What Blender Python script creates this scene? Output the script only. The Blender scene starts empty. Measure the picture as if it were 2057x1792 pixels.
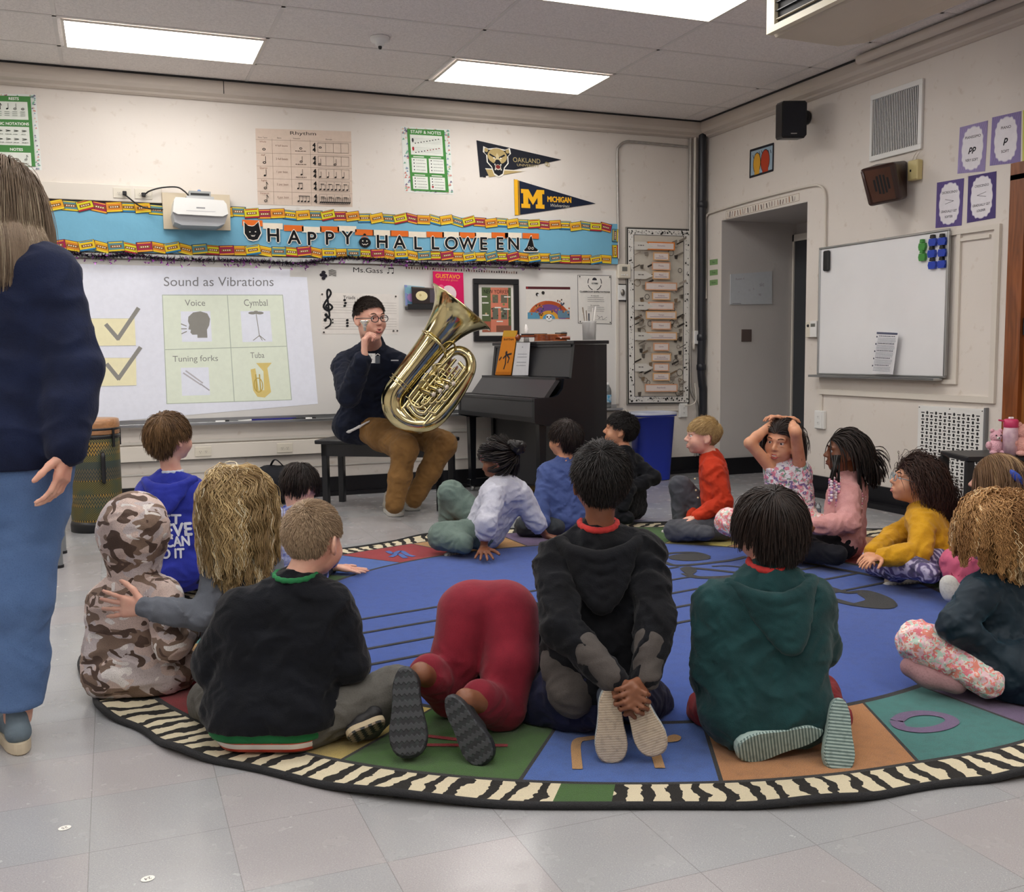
import bpy, math, random
import numpy as np
from mathutils import Vector, Matrix
from mathutils.bvhtree import BVHTree

random.seed(7); rng = np.random.default_rng(7)
SC = bpy.context.scene
COL = SC.collection

# ------------------------------------------------------------------ camera
W_, H_ = 2057, 1792
FPX, YAW, PITCH, ROLL = 2007.4, 0.3793, 0.0951, -0.0109
CAM = np.array([-5.059, -7.9277, 1.1396])
ZC = 3.152                      # ceiling height
def _basis():
    cy, sy, cp, sp = math.cos(YAW), math.sin(YAW), math.cos(PITCH), math.sin(PITCH)
    F = np.array([sy * cp, cy * cp, -sp]); R = np.array([cy, -sy, 0.0]); U = np.cross(R, F)
    c, s = math.cos(ROLL), math.sin(ROLL)
    return F, c * R + s * U, -s * R + c * U
CF, CR, CU = _basis()
cam_data = bpy.data.cameras.new('camera')
cam = bpy.data.objects.new('camera', cam_data); COL.objects.link(cam)
m = Matrix.Identity(4)
for i in range(3):
    m[i][0], m[i][1], m[i][2], m[i][3] = CR[i], CU[i], -CF[i], CAM[i]
cam.matrix_world = m
cam_data.sensor_fit = 'HORIZONTAL'; cam_data.sensor_width = 36.0
cam_data.lens = FPX / W_ * 36.0
cam_data.clip_start = 0.05; cam_data.clip_end = 100
SC.camera = cam

# ------------------------------------------------------------------ world, lamps, exposure
world = bpy.data.worlds.new('world'); SC.world = world; world.use_nodes = True
world.node_tree.nodes['Background'].inputs[0].default_value = (0.75, 0.85, 1.0, 1)
world.node_tree.nodes['Background'].inputs[1].default_value = 1.0
SC.view_settings.view_transform = 'Standard'; SC.view_settings.look = 'None'
SC.view_settings.gamma = 1.0; SC.view_settings.exposure = 0.2
SC.view_settings.use_curve_mapping = False
LAMP_STRENGTH = 9.7
SC.cycles.max_bounces = 7; SC.cycles.diffuse_bounces = 4; SC.cycles.glossy_bounces = 3; SC.cycles.transmission_bounces = 5
SC.cycles.caustics_reflective = False; SC.cycles.caustics_refractive = False

# ------------------------------------------------------------------ pixel -> place helpers
def ray(px, py):
    return CF + (px - W_ / 2) / FPX * CR + (H_ / 2 - py) / FPX * CU
def P(px, py, d): return CAM + ray(px, py) * d               # point at depth d
def G(px, py, z=0.0):
    r = ray(px, py); return CAM + r * ((z - CAM[2]) / r[2])  # on a level plane
def FW(px, py, y=0.0):
    r = ray(px, py); return CAM + r * ((y - CAM[1]) / r[1])  # on the front wall
def RW(px, py, x=0.0):
    r = ray(px, py); return CAM + r * ((x - CAM[0]) / r[0])  # on the right wall
def V(*a): return np.array(a, float)
def nrm(v):
    v = np.asarray(v, float); return v / max(1e-9, np.linalg.norm(v))

# ------------------------------------------------------------------ materials
def lin(c):
    if isinstance(c, str):
        c = c.lstrip('#'); c = c if len(c) == 6 else ''.join(q * 2 for q in c); c = [int(c[i:i + 2], 16) / 255 for i in (0, 2, 4)]
    return [x / 12.92 if x <= 0.04045 else ((x + 0.055) / 1.055) ** 2.4 for x in c]
_M = {}
def mat(name, color, rough=0.6, metal=0.0, bump=0.0, bscale=60.0, var=0.0, vscale=6.0, spec=0.5,
        sheen=0.0, color2=None, emit=0.0, trans=0.0, coat=0.0, alpha=1.0):
    if name in _M: return _M[name]
    mt = bpy.data.materials.new(name); mt.use_nodes = True
    nt = mt.node_tree; N = nt.nodes; L = nt.links; b = N['Principled BSDF']
    c = lin(color) + [1]
    b.inputs['Base Color'].default_value = c
    b.inputs['Roughness'].default_value = rough; b.inputs['Metallic'].default_value = metal
    b.inputs['Specular IOR Level'].default_value = spec
    if sheen:
        b.inputs['Sheen Weight'].default_value = sheen; b.inputs['Sheen Roughness'].default_value = 0.4
    if trans: b.inputs['Transmission Weight'].default_value = trans
    if coat: b.inputs['Coat Weight'].default_value = coat
    if alpha < 1: b.inputs['Alpha'].default_value = alpha
    if emit:
        b.inputs['Emission Color'].default_value = c; b.inputs['Emission Strength'].default_value = emit
    tc = N.new('ShaderNodeTexCoord')
    if var or color2:
        n = N.new('ShaderNodeTexNoise'); n.inputs['Scale'].default_value = vscale; n.inputs['Detail'].default_value = 4
        L.new(tc.outputs['Object'], n.inputs['Vector'])
        mx = N.new('ShaderNodeMix'); mx.data_type = 'RGBA'
        c2 = lin(color2) + [1] if color2 else [min(1, x * (1 - var)) for x in c[:3]] + [1]
        mx.inputs['A'].default_value = c; mx.inputs['B'].default_value = c2
        rp = N.new('ShaderNodeMapRange'); rp.inputs['From Min'].default_value = 0.35; rp.inputs['From Max'].default_value = 0.65
        L.new(n.outputs['Fac'], rp.inputs['Value']); L.new(rp.outputs['Result'], mx.inputs['Factor'])
        L.new(mx.outputs['Result'], b.inputs['Base Color'])
    if bump:
        n2 = N.new('ShaderNodeTexNoise'); n2.inputs['Scale'].default_value = bscale; n2.inputs['Detail'].default_value = 3
        L.new(tc.outputs['Object'], n2.inputs['Vector'])
        bp = N.new('ShaderNodeBump'); bp.inputs['Strength'].default_value = bump; bp.inputs['Distance'].default_value = 0.01
        L.new(n2.outputs['Fac'], bp.inputs['Height']); L.new(bp.outputs['Normal'], b.inputs['Normal'])
    _M[name] = mt; return mt
def ink(color, rough=0.7, emit=0.0):
    key = 'ink_' + (color if isinstance(color, str) else '%02x%02x%02x' % tuple(int(x * 255) for x in color)) + ('_e' if emit else '')
    return mat(key, color, rough, spec=0.2, emit=emit, var=0.04, vscale=30)
class Nodes:
    """small helper to wire custom materials"""
    def __init__(s, name):
        s.mt = bpy.data.materials.new(name); s.mt.use_nodes = True; s.nt = s.mt.node_tree
        s.b = s.nt.nodes['Principled BSDF']; s.tc = s.nt.nodes.new('ShaderNodeTexCoord'); _M[name] = s.mt
    def n(s, t, **kw):
        x = s.nt.nodes.new('ShaderNode' + t)
        for k, v in kw.items():
            if k in x.inputs.keys(): x.inputs[k].default_value = v
            else: setattr(x, k, v)
        return x
    def l(s, a, b): s.nt.links.new(a, b)
    def mix(s, fac, a, b):
        m_ = s.n('Mix', data_type='RGBA')
        if isinstance(fac, (int, float)): m_.inputs['Factor'].default_value = fac
        else: s.l(fac, m_.inputs['Factor'])
        for k, c in (('A', a), ('B', b)):
            if isinstance(c, (str, tuple, list)): m_.inputs[k].default_value = lin(c) + [1]
            else: s.l(c, m_.inputs[k])
        return m_.outputs['Result']
    def math(s, op, a, b=None, c=None):
        m_ = s.nt.nodes.new('ShaderNodeMath'); m_.operation = op
        for i, v in enumerate((a, b, c)):
            if v is None: continue
            if isinstance(v, (int, float)): m_.inputs[i].default_value = v
            else: s.l(v, m_.inputs[i])
        return m_.outputs[0]
    def noise(s, scale, detail=3, vec=None, **kw):
        x = s.n('TexNoise'); x.inputs['Scale'].default_value = scale; x.inputs['Detail'].default_value = detail
        s.l(vec if vec is not None else s.tc.outputs['Object'], x.inputs['Vector'])
        for k, v in kw.items(): x.inputs[k].default_value = v
        return x.outputs['Fac']
    def bump(s, h, strength=0.3, dist=0.01):
        x = s.n('Bump'); x.inputs['Strength'].default_value = strength; x.inputs['Distance'].default_value = dist
        s.l(h, x.inputs['Height']); s.l(x.outputs['Normal'], s.b.inputs['Normal'])
    def maprange(s, v, a, b, c=0.0, d=1.0):
        x = s.n('MapRange'); s.l(v, x.inputs['Value'])
        for k, q in zip(('From Min', 'From Max', 'To Min', 'To Max'), (a, b, c, d)): x.inputs[k].default_value = q
        return x.outputs['Result']

# ------------------------------------------------------------------ objects
def tag(o, label=None, cat=None, group=None, kind=None):
    if label: o['label'] = label
    if cat: o['category'] = cat
    if group: o['group'] = group
    if kind: o['kind'] = kind
    return o
def thing(name, label, cat, loc, group=None):
    o = bpy.data.objects.new(name, None); COL.objects.link(o); o.location = Vector([float(x) for x in loc])
    o.empty_display_size = 0.1
    return tag(o, label, cat, group)
def parent_to(o, par):
    if par is not None:
        o.parent = par
        mw = Matrix.Translation(par.location) if par.type == 'EMPTY' else par.matrix_basis.copy()
        if par.parent is not None and par.type != 'EMPTY': pass
        o.matrix_parent_inverse = _world(par).inverted()
    return o
def _world(o):
    mtx = o.matrix_basis.copy()
    if o.parent: return _world(o.parent) @ o.matrix_parent_inverse @ mtx
    return mtx
def link(name, me, par=None, mats=None, smooth=False):
    o = bpy.data.objects.new(name, me); COL.objects.link(o)
    if mats is not None:
        for m_ in (mats if isinstance(mats, (list, tuple)) else [mats]): me.materials.append(m_)
    if smooth:
        me.polygons.foreach_set('use_smooth', [True] * len(me.polygons))
    return parent_to(o, par)
def mesh_from(verts, faces, name='m'):
    me = bpy.data.meshes.new(name)
    verts = np.asarray(verts, dtype=np.float32).reshape(-1, 3)
    if isinstance(faces, np.ndarray) and faces.ndim == 2:
        k = faces.shape[1]; n = len(faces)
        me.vertices.add(len(verts)); me.vertices.foreach_set('co', verts.ravel())
        me.loops.add(n * k); me.loops.foreach_set('vertex_index', faces.astype(np.int32).ravel())
        me.polygons.add(n); me.polygons.foreach_set('loop_start', np.arange(0, n * k, k, dtype=np.int32))
        me.update(calc_edges=True)
    else:
        me.from_pydata([tuple(float(x) for x in v) for v in verts], [], [tuple(int(i) for i in f) for f in faces]); me.update()
    return me

class MB:
    """collects shapes into one mesh, several materials"""
    def __init__(s): s.v = []; s.f = []; s.mi = []; s.mats = []; s.sm = []
    def _m(s, m_):
        if m_ is None: return 0
        if m_ not in s.mats: s.mats.append(m_)
        return s.mats.index(m_)
    def add(s, verts, faces, m_=None, smooth=False):
        o = len(s.v); s.v.extend([tuple(float(x) for x in v) for v in verts]); i = s._m(m_)
        for f in faces: s.f.append(tuple(int(k) + o for k in f)); s.mi.append(i); s.sm.append(smooth)
    def box(s, lo, hi, m_=None, fr=None, bev=0.0):
        lo = np.minimum(lo, hi).astype(float) if True else lo; hi2 = np.maximum(lo, hi)
        x0, y0, z0 = lo; x1, y1, z1 = hi2
        if bev and min(x1 - x0, y1 - y0, z1 - z0) > 2.2 * bev:
            b = bev; vs = []; 
            for (ax) in range(3):
                pass
            xs = (x0, x1); ys = (y0, y1); zs = (z0, z1)
            vs = []; idx = {}
            for i in (0, 1):
                for j in (0, 1):
                    for k in (0, 1):
                        cx, cy, cz = xs[i], ys[j], zs[k]; sx, sy, sz = (1, -1)[i], (1, -1)[j], (1, -1)[k]
                        idx[i, j, k, 0] = len(vs); vs.append((cx, cy + sy * b, cz + sz * b))
                        idx[i, j, k, 1] = len(vs); vs.append((cx + sx * b, cy, cz + sz * b))
                        idx[i, j, k, 2] = len(vs); vs.append((cx + sx * b, cy + sy * b, cz))
            fs = []
            for i in (0, 1): fs.append([idx[i, 0, 0, 0], idx[i, 1, 0, 0], idx[i, 1, 1, 0], idx[i, 0, 1, 0]])
            for j in (0, 1): fs.append([idx[0, j, 0, 1], idx[1, j, 0, 1], idx[1, j, 1, 1], idx[0, j, 1, 1]])
            for k in (0, 1): fs.append([idx[0, 0, k, 2], idx[1, 0, k, 2], idx[1, 1, k, 2], idx[0, 1, k, 2]])
            for i in (0, 1):
                for j in (0, 1): fs.append([idx[i, j, 0, 0], idx[i, j, 0, 1], idx[i, j, 1, 1], idx[i, j, 1, 0]])
                for k in (0, 1): fs.append([idx[i, 0, k, 0], idx[i, 0, k, 2], idx[i, 1, k, 2], idx[i, 1, k, 0]])
            for j in (0, 1):
                for k in (0, 1): fs.append([idx[0, j, k, 1], idx[0, j, k, 2], idx[1, j, k, 2], idx[1, j, k, 1]])
            for c in ((i, j, k) for i in (0, 1) for j in (0, 1) for k in (0, 1)):
                fs.append([idx[c + (0,)], idx[c + (1,)], idx[c + (2,)]])
            cen = np.array([(x0 + x1) / 2, (y0 + y1) / 2, (z0 + z1) / 2]); out = []
            for f in fs:
                p = np.array([vs[q] for q in f]); nn = np.cross(p[1] - p[0], p[2] - p[0])
                out.append(f if nn @ (p.mean(0) - cen) > 0 else f[::-1])
            fs = out
        else:
            vs = [(x, y, z) for x in (x0, x1) for y in (y0, y1) for z in (z0, z1)]
            fs = [(0, 1, 3, 2), (4, 6, 7, 5), (0, 4, 5, 1), (2, 3, 7, 6), (0, 2, 6, 4), (1, 5, 7, 3)]
        if fr is not None:
            vs = [fr.p(*v) for v in vs]
            if fr.flip: fs = [f[::-1] for f in fs]
        s.add(vs, fs, m_)
    def prism(s, pts, w0, w1, m_=None, fr=None, smooth=False):
        """2-D outline extruded along w in frame fr"""
        n = len(pts); a = sum(pts[i][0] * pts[(i + 1) % n][1] - pts[(i + 1) % n][0] * pts[i][1] for i in range(n))
        if a < 0: pts = pts[::-1]
        if w0 > w1: w0, w1 = w1, w0
        vs = [fr.p(u, v, w0) for u, v in pts] + [fr.p(u, v, w1) for u, v in pts]
        fs = [tuple(range(n))[::-1], tuple(range(n, 2 * n))]
        for i in range(n): j = (i + 1) % n; fs.append((i, j, j + n, i + n))
        if fr.flip: fs = [f[::-1] for f in fs]
        s.add(vs, fs, m_, smooth)
    def tube(s, pts, r, m_=None, n=10, closed=False, caps=True, flat=1.0):
        pts = [np.asarray(p, float) for p in pts]; k = len(pts)
        rs = r if isinstance(r, (list, tuple, np.ndarray)) else [r] * k
        T = []
        for i in range(k):
            if closed: t = pts[(i + 1) % k] - pts[i - 1]
            else: t = pts[min(i + 1, k - 1)] - pts[max(i - 1, 0)]
            T.append(nrm(t))
        ref = V(0, 0, 1) if abs(T[0][2]) < 0.9 else V(1, 0, 0)
        nn = nrm(np.cross(T[0], ref)); vs = []
        for i in range(k):
            nn = nrm(nn - T[i] * (nn @ T[i])); bb = np.cross(T[i], nn)
            for j in range(n):
                a = 2 * math.pi * j / n; vs.append(pts[i] + rs[i] * (math.cos(a) * nn + flat * math.sin(a) * bb))
        fs = []
        for i in range(k if closed else k - 1):
            i2 = (i + 1) % k
            for j in range(n):
                j2 = (j + 1) % n; fs.append((i * n + j, i * n + j2, i2 * n + j2, i2 * n + j))
        s.add(vs, fs, m_, True)
        if caps and not closed:
            s.add(vs[:n], [tuple(range(n))[::-1]], m_); s.add(vs[-n:], [tuple(range(n))], m_)
    def lathe(s, prof, c, axis, m_=None, n=40, caps=False, smooth=True):
        """prof: (r, h) list along axis from c"""
        ax = nrm(axis); ref = V(0, 0, 1) if abs(ax[2]) < 0.9 else V(1, 0, 0)
        u = nrm(np.cross(ref, ax)); v = np.cross(ax, u); vs = []; fs = []
        for r, h in prof:
            for j in range(n):
                a = 2 * math.pi * j / n; vs.append(np.asarray(c) + ax * h + r * (math.cos(a) * u + math.sin(a) * v))
        for i in range(len(prof) - 1):
            for j in range(n):
                j2 = (j + 1) % n; fs.append((i * n + j, i * n + j2, (i + 1) * n + j2, (i + 1) * n + j))
        s.add(vs, fs, m_, smooth)
        if caps:
            s.add(vs[:n], [tuple(range(n))[::-1]], m_); s.add(vs[-n:], [tuple(range(n))], m_)
    def ball(s, c, r, m_=None, n=12, scale=(1, 1, 1), rot=None):
        vs = []; fs = []; k = n // 2
        for i in range(k + 1):
            th = math.pi * i / k
            for j in range(n):
                a = 2 * math.pi * j / n
                q = np.array([math.sin(th) * math.cos(a) * scale[0], math.sin(th) * math.sin(a) * scale[1], math.cos(th) * scale[2]]) * r
                if rot is not None: q = rot @ q
                vs.append(np.asarray(c) + q)
        for i in range(k):
            for j in range(n):
                j2 = (j + 1) % n; fs.append((i * n + j, (i + 1) * n + j, (i + 1) * n + j2, i * n + j2))
        s.add(vs, fs, m_, True)
    def build(s, name, par=None, m_=None):
        me = bpy.data.meshes.new(name); me.from_pydata(s.v, [], s.f); me.update()
        for x in (s.mats or [m_]): me.materials.append(x)
        if not s.mats and m_ is None: pass
        me.polygons.foreach_set('material_index', s.mi); me.polygons.foreach_set('use_smooth', s.sm)
        o = bpy.data.objects.new(name, me); COL.objects.link(o)
        return parent_to(o, par)

class Frame:
    """u to the right, v up, w out towards the room"""
    def __init__(s, o, u, v, w):
        s.o = np.asarray(o, float); s.u = nrm(u); s.v = nrm(v); s.w = nrm(w)
        s.flip = np.dot(np.cross(s.u, s.v), s.w) < 0
    def p(s, u, v, w=0.0): return s.o + s.u * u + s.v * v + s.w * w
FRONT = Frame((0, 0, 0), (1, 0, 0), (0, 0, 1), (0, -1, 0))
RIGHT = Frame((0, 0, 0), (0, -1, 0), (0, 0, 1), (-1, 0, 0))
FLOORF = Frame((0, 0, 0), (1, 0, 0), (0, 1, 0), (0, 0, 1))
def fuv(px, py, w=0.0):
    q = FW(px, py, -w); return (q[0], q[2])
def ruv(px, py, w=0.0):
    q = RW(px, py, -w); return (-q[1], q[2])

_TXT = {}
def text_geo(s):
    """glyph outlines as triangles, height 1 for a capital"""
    if s in _TXT: return _TXT[s]
    cu = bpy.data.curves.new('t', 'FONT'); cu.body = s; cu.size = 1.0; cu.align_x = 'CENTER'; cu.resolution_u = 4
    o = bpy.data.objects.new('t', cu); COL.objects.link(o)
    me = o.to_mesh(); vs = np.array([v.co[:] for v in me.vertices]).reshape(-1, 3); fs = [tuple(p.vertices) for p in me.polygons]
    o.to_mesh_clear(); bpy.data.objects.remove(o); bpy.data.curves.remove(cu)
    if len(vs):
        vs = vs[:, :2] / 0.70
    _TXT[s] = (vs, fs); return _TXT[s]
class Art:
    """flat printed sheet: paper plus printed layers, one mesh; local coordinates u,v in 0..1 over a pixel quad"""
    def __init__(s, fr, quad, w0=0.0, th=0.002, paper='#ffffff', uvf=None, paper_mat=None):
        s.fr = fr; s.mb = MB(); s.w = w0 + th; s.q = [np.array(q, float) for q in quad]   # tl,tr,br,bl in frame uv
        if paper is not None:
            s.mb.prism([tuple(q) for q in s.q[::-1]], w0, w0 + th, paper_mat or ink(paper), fr)
        s.W = (np.linalg.norm(s.q[1] - s.q[0]) + np.linalg.norm(s.q[2] - s.q[3])) / 2
        s.H = (np.linalg.norm(s.q[3] - s.q[0]) + np.linalg.norm(s.q[2] - s.q[1])) / 2
        s.k = 0
    def at(s, x, y):
        a = s.q[0] * (1 - x) + s.q[1] * x; b = s.q[3] * (1 - x) + s.q[2] * x
        return a * (1 - y) + b * y
    def _lay(s): s.k += 1; return s.w + 0.0004 + 0.00004 * s.k
    def poly(s, pts, color, emit=0.0, m_=None):
        w = s._lay(); vs = [s.fr.p(*s.at(x, y), w) for x, y in pts]
        n = nrm(np.cross(vs[1] - vs[0], vs[2] - vs[0])); f = tuple(range(len(vs)))
        a = sum(pts[i][0] * pts[(i + 1) % len(pts)][1] - pts[(i + 1) % len(pts)][0] * pts[i][1] for i in range(len(pts)))
        flip = (a > 0) != s.fr.flip
        s.mb.add(vs, [f[::-1] if flip else f], m_ or ink(color, emit=emit))
        return s
    def rect(s, x0, y0, x1, y1, color, **k): return s.poly([(x0, y0), (x1, y0), (x1, y1), (x0, y1)], color, **k)
    def disc(s, x, y, r, color, asp=None, n=20, ry=None, a0=0, a1=360, rot=0, **k):
        """r as share of the width; round in real size"""
        rr = ry if ry is not None else r; pts = []
        for i in range(n if a1 - a0 == 360 else n + 1):
            a = math.radians(a0 + (a1 - a0) * i / n); dx, dy = r * math.cos(a), rr * math.sin(a)
            c, q = math.cos(math.radians(rot)), math.sin(math.radians(rot))
            pts.append((x + dx * c - dy * q, y - (dx * q + dy * c) * s.W / s.H))
        return s.poly(pts, color, **k)
    def line(s, pts, t, color, **k):
        """polyline, thickness as share of width"""
        asp = s.W / s.H
        for (x0, y0), (x1, y1) in zip(pts[:-1], pts[1:]):
            dx, dy = x1 - x0, (y1 - y0) / asp; l = math.hypot(dx, dy) or 1e-6
            nx, ny = -dy / l * t / 2, dx / l * t / 2 * asp; ex, ey = dx / l * t * .3, dy / l * t * .3 * asp
            s.poly([(x0 + nx - ex, y0 + ny - ey), (x1 + nx + ex, y1 + ny + ey), (x1 - nx + ex, y1 - ny + ey), (x0 - nx - ex, y0 - ny - ey)], color, **k)
        return s
    def ring(s, x, y, r, t, color, a0=0, a1=360, n=24, ry=None, **k):
        rr = ry or r; asp = s.W / s.H
        pts = [(x + r * math.cos(math.radians(a0 + (a1 - a0) * i / n)), y - rr * asp * math.sin(math.radians(a0 + (a1 - a0) * i / n))) for i in range(n + 1)]
        return s.line(pts, t, color, **k)
    def text(s, t, x, y, h, color, wmax=None, align='c', shear=0.0, emit=0.0, bold=0.0, w=None, rot=0.0):
        """h: capital height as share of the sheet's height; (x,y) centre of the line"""
        vs, fs = text_geo(t)
        if not len(vs): return s
        x0, x1 = vs[:, 0].min(), vs[:, 0].max(); tw = (x1 - x0) or 1
        hh = h * s.H; sx = hh
        if w: sx = w * s.W / tw
        elif wmax and tw * hh > wmax * s.W: sx = wmax * s.W / tw
        c0 = (x0 + x1) / 2 if align == 'c' else x0 if align == 'l' else x1
        m_ = ink(color, emit=emit); ca, sa = math.cos(math.radians(rot)), math.sin(math.radians(rot))
        for off in ((0, 0),) if not bold else ((-bold, 0), (bold, 0), (0, bold), (0, -bold), (0, 0)):
            w_ = s._lay(); out = []
            for v in vs:
                X = (v[0] - c0) * sx + shear * v[1] * hh + off[0] * hh; Y = (v[1] - 0.5) * hh + off[1] * hh
                X, Y = X * ca - Y * sa, X * sa + Y * ca
                q = s.at(x + X / s.W, y - Y / s.H); out.append(s.fr.p(q[0], q[1], w_))
            f2 = fs
            if len(fs):
                a, b, c = (np.array(out[i]) for i in fs[0][:3])
                if np.dot(np.cross(b - a, c - a), s.fr.w) < 0: f2 = [f[::-1] for f in fs]
            s.mb.add(out, f2, m_)
        return s
    def scribble(s, x0, x1, y, h, color='#333333', n=None):
        """a line of unreadably small writing"""
        n = n or max(3, int((x1 - x0) * s.W / (h * s.H) / 0.8)); x = x0
        r_ = random.Random(int(x0 * 1000 + y * 7777))
        while x < x1:
            wl = r_.uniform(1.5, 5) * h * s.H / s.W * .7
            if x + wl > x1: break
            s.rect(x, y - h / 2, x + wl, y + h / 2, color); x += wl + h * s.H / s.W * .6
        return s
    def note(s, x, y, h, color='#222222', kind=0):
        """a small music note; h share of height"""
        r = h * s.H / s.W * .22
        if kind == 0: s.disc(x, y, r, color, n=10, ry=r * .7, rot=20)
        else: s.ring(x, y, r, r * .5, color, n=10, ry=r * .7)
        if kind != 2:
            s.line([(x + r * .9, y), (x + r * .9, y - h)], r * .35, color)
        if kind == 3: s.line([(x + r * .9, y - h), (x + 2 * r, y - h * .6)], r * .5, color)
        return s
    def build(s, name, par=None, label=None, cat=None, group=None):
        o = s.mb.build(name, par)
        if label: tag(o, label, cat, group)
        return o
def fq(a, b, c, d): return [fuv(*a), fuv(*b), fuv(*c), fuv(*d)]
def rq(a, b, c, d): return [ruv(*a), ruv(*b), ruv(*c), ruv(*d)]
def smooth_path(pts, k=8, closed=False):
    pts = [np.asarray(p, float) for p in pts]; n = len(pts); out = []
    for i in range(n if closed else n - 1):
        p1, p2 = pts[i], pts[(i + 1) % n]
        p0 = pts[i - 1] if (closed or i > 0) else 2 * p1 - p2
        p3 = pts[(i + 2) % n] if (closed or i + 2 < n) else 2 * p2 - p1
        for j in range(k):
            t = j / k
            out.append(0.5 * (2 * p1 + (p2 - p0) * t + (2 * p0 - 5 * p1 + 4 * p2 - p3) * t * t + (3 * p1 - p0 - 3 * p2 + p3) * t ** 3))
    if not closed: out.append(pts[-1])
    return out

# ================================================================== ROOM
XL, YB = -9.6, -10.6            # left wall, back wall
def wallmat():
    n = Nodes('wall_paint')
    a = n.noise(1.3, 5); b2 = n.noise(14, 4)
    c = n.mix(n.maprange(a, .35, .7), '#e4ddd5', '#ddd5cc')
    c = n.mix(n.maprange(b2, .62, .75), c, '#d3c8bc')
    n.l(c, n.b.inputs['Base Color']); n.b.inputs['Roughness'].default_value = .55
    n.bump(n.noise(45, 4), .12, .004); return n.mt
M_WALL = wallmat()
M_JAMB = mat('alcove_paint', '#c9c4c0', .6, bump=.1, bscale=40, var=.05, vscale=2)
M_TRIM = mat('trim_paint', '#dfd8cd', .45, var=.04, vscale=3)
def ceilmat():
    n = Nodes('ceiling_tile')
    v = n.noise(70, 6); v2 = n.noise(260, 2)
    c = n.mix(n.maprange(v, .4, .6), '#efe9e5', '#e4deda'); c = n.mix(n.maprange(v2, .62, .7), c, '#aca7a4')
    n.l(c, n.b.inputs['Base Color']); n.b.inputs['Roughness'].default_value = .9; n.bump(v2, .25, .004); return n.mt
M_CEIL = ceilmat(); M_TBAR = mat('ceiling_grid_bar', '#dcd7d3', .5, var=.04)
M_BASE = mat('black_baseboard', '#15151a', .35, bump=.05, var=.3, vscale=5)
M_BLACK = mat('black_plastic', '#17181c', .4, bump=.03, var=.1)
M_ALU = mat('aluminium', '#b9bbbc', .3, metal=.9, bump=.02, bscale=200)
M_GALV = mat('galvanised_conduit', '#b4b0aa', .4, metal=.55, var=.15, vscale=30)
M_CREAM = mat('cream_plastic', '#ddd6c6', .4, var=.04)
M_WHITEP = mat('white_plastic', '#e9e9e6', .35, var=.03)
M_SLOT = mat('dark_slot', '#17181a', .6, var=.05)
def floormat():
    n = Nodes('vinyl_floor_tile')
    x = n.n('Separate' 'XYZ'); n.l(n.tc.outputs['Object'], x.inputs[0])
    T = .3048 * 1.02
    fx = n.math('DIVIDE', n.math('ADD', x.outputs['X'], 20.08), T); fy = n.math('DIVIDE', n.math('ADD', x.outputs['Y'], 20.13), T)
    cx, cy = n.math('FLOOR', fx), n.math('FLOOR', fy)
    cmb = n.n('CombineXYZ'); n.l(cx, cmb.inputs[0]); n.l(cy, cmb.inputs[1])
    wn = n.n('TexWhiteNoise'); wn.noise_dimensions = '2D'; n.l(cmb.outputs[0], wn.inputs['Vector'])
    # a few tiles read warmer, others greyer
    base = n.mix(n.maprange(wn.outputs['Value'], .55, .75), '#a4a5a7', '#aaa6a7')
    # flecks stretched along one direction per tile
    mp = n.n('Mapping'); mp.inputs['Scale'].default_value = (1, 1.9, 1); mp.inputs['Rotation'].default_value = (0, 0, .5)
    n.l(n.tc.outputs['Object'], mp.inputs['Vector'])
    f1 = n.noise(230, 2, mp.outputs[0]); f2 = n.noise(280, 2, mp.outputs[0]); f3 = n.noise(3, 3)
    c = n.mix(n.maprange(f1, .58, .72), base, '#c2c2c2')
    c = n.mix(n.maprange(f2, .56, .70), c, '#8e8f93')
    c = n.mix(n.maprange(f3, .4, .75, 0, .25), c, '#9a979a')
    # seams
    ex = n.math('ABSOLUTE', n.math('SUBTRACT', n.math('FRACT', fx), .5)); ey = n.math('ABSOLUTE', n.math('SUBTRACT', n.math('FRACT', fy), .5))
    e = n.math('GREATER_THAN', n.math('MAXIMUM', ex, ey), .4962)
    c = n.mix(n.math('MULTIPLY', e, .38), c, '#55524f')
    n.l(c, n.b.inputs['Base Color'])
    r = n.maprange(n.noise(9, 5), .3, .7, .16, .3); n.l(r, n.b.inputs['Roughness'])
    n.b.inputs['Specular IOR Level'].default_value = .6
    hgt = n.math('SUBTRACT', n.math('MULTIPLY', n.noise(6, 2), .5), n.math('MULTIPLY', e, .4)); n.bump(hgt, .12, .003)
    return n.mt
M_FLOOR = floormat()

mb = MB(); mb.box((XL - .1, YB - .1, -.1), (1.0, .1, 0), M_FLOOR); tag(mb.build('floor'), kind='structure')
mb = MB(); mb.box((XL - .1, YB - .1, ZC), (.1, .1, ZC + .08), M_CEIL)
GX, GY, X0, Y0 = 1.249, .621, -1.535, -.59
k = 0
x = X0 + GX
while x > XL:
    if x < 0: mb.box((x - .012, YB, ZC - .003), (x + .012, 0, ZC + .001), M_TBAR)
    x -= GX
y = Y0
while y > YB: mb.box((XL, y - .012, ZC - .003), (0, y + .012, ZC + .001), M_TBAR); y -= GY
tag(mb.build('ceiling'), kind='structure')
mb = MB(); mb.box((XL - .1, 0, 0), (.0, .12, ZC), M_WALL); tag(mb.build('wall_front'), kind='structure')
mb = MB(); mb.box((XL - .12, YB, 0), (XL, 0, ZC), M_WALL); tag(mb.build('wall_left'), kind='structure')
mb = MB(); mb.box((XL - .1, YB - .12, 0), (.1, YB, ZC), M_WALL); tag(mb.build('wall_back'), kind='structure')
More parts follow.
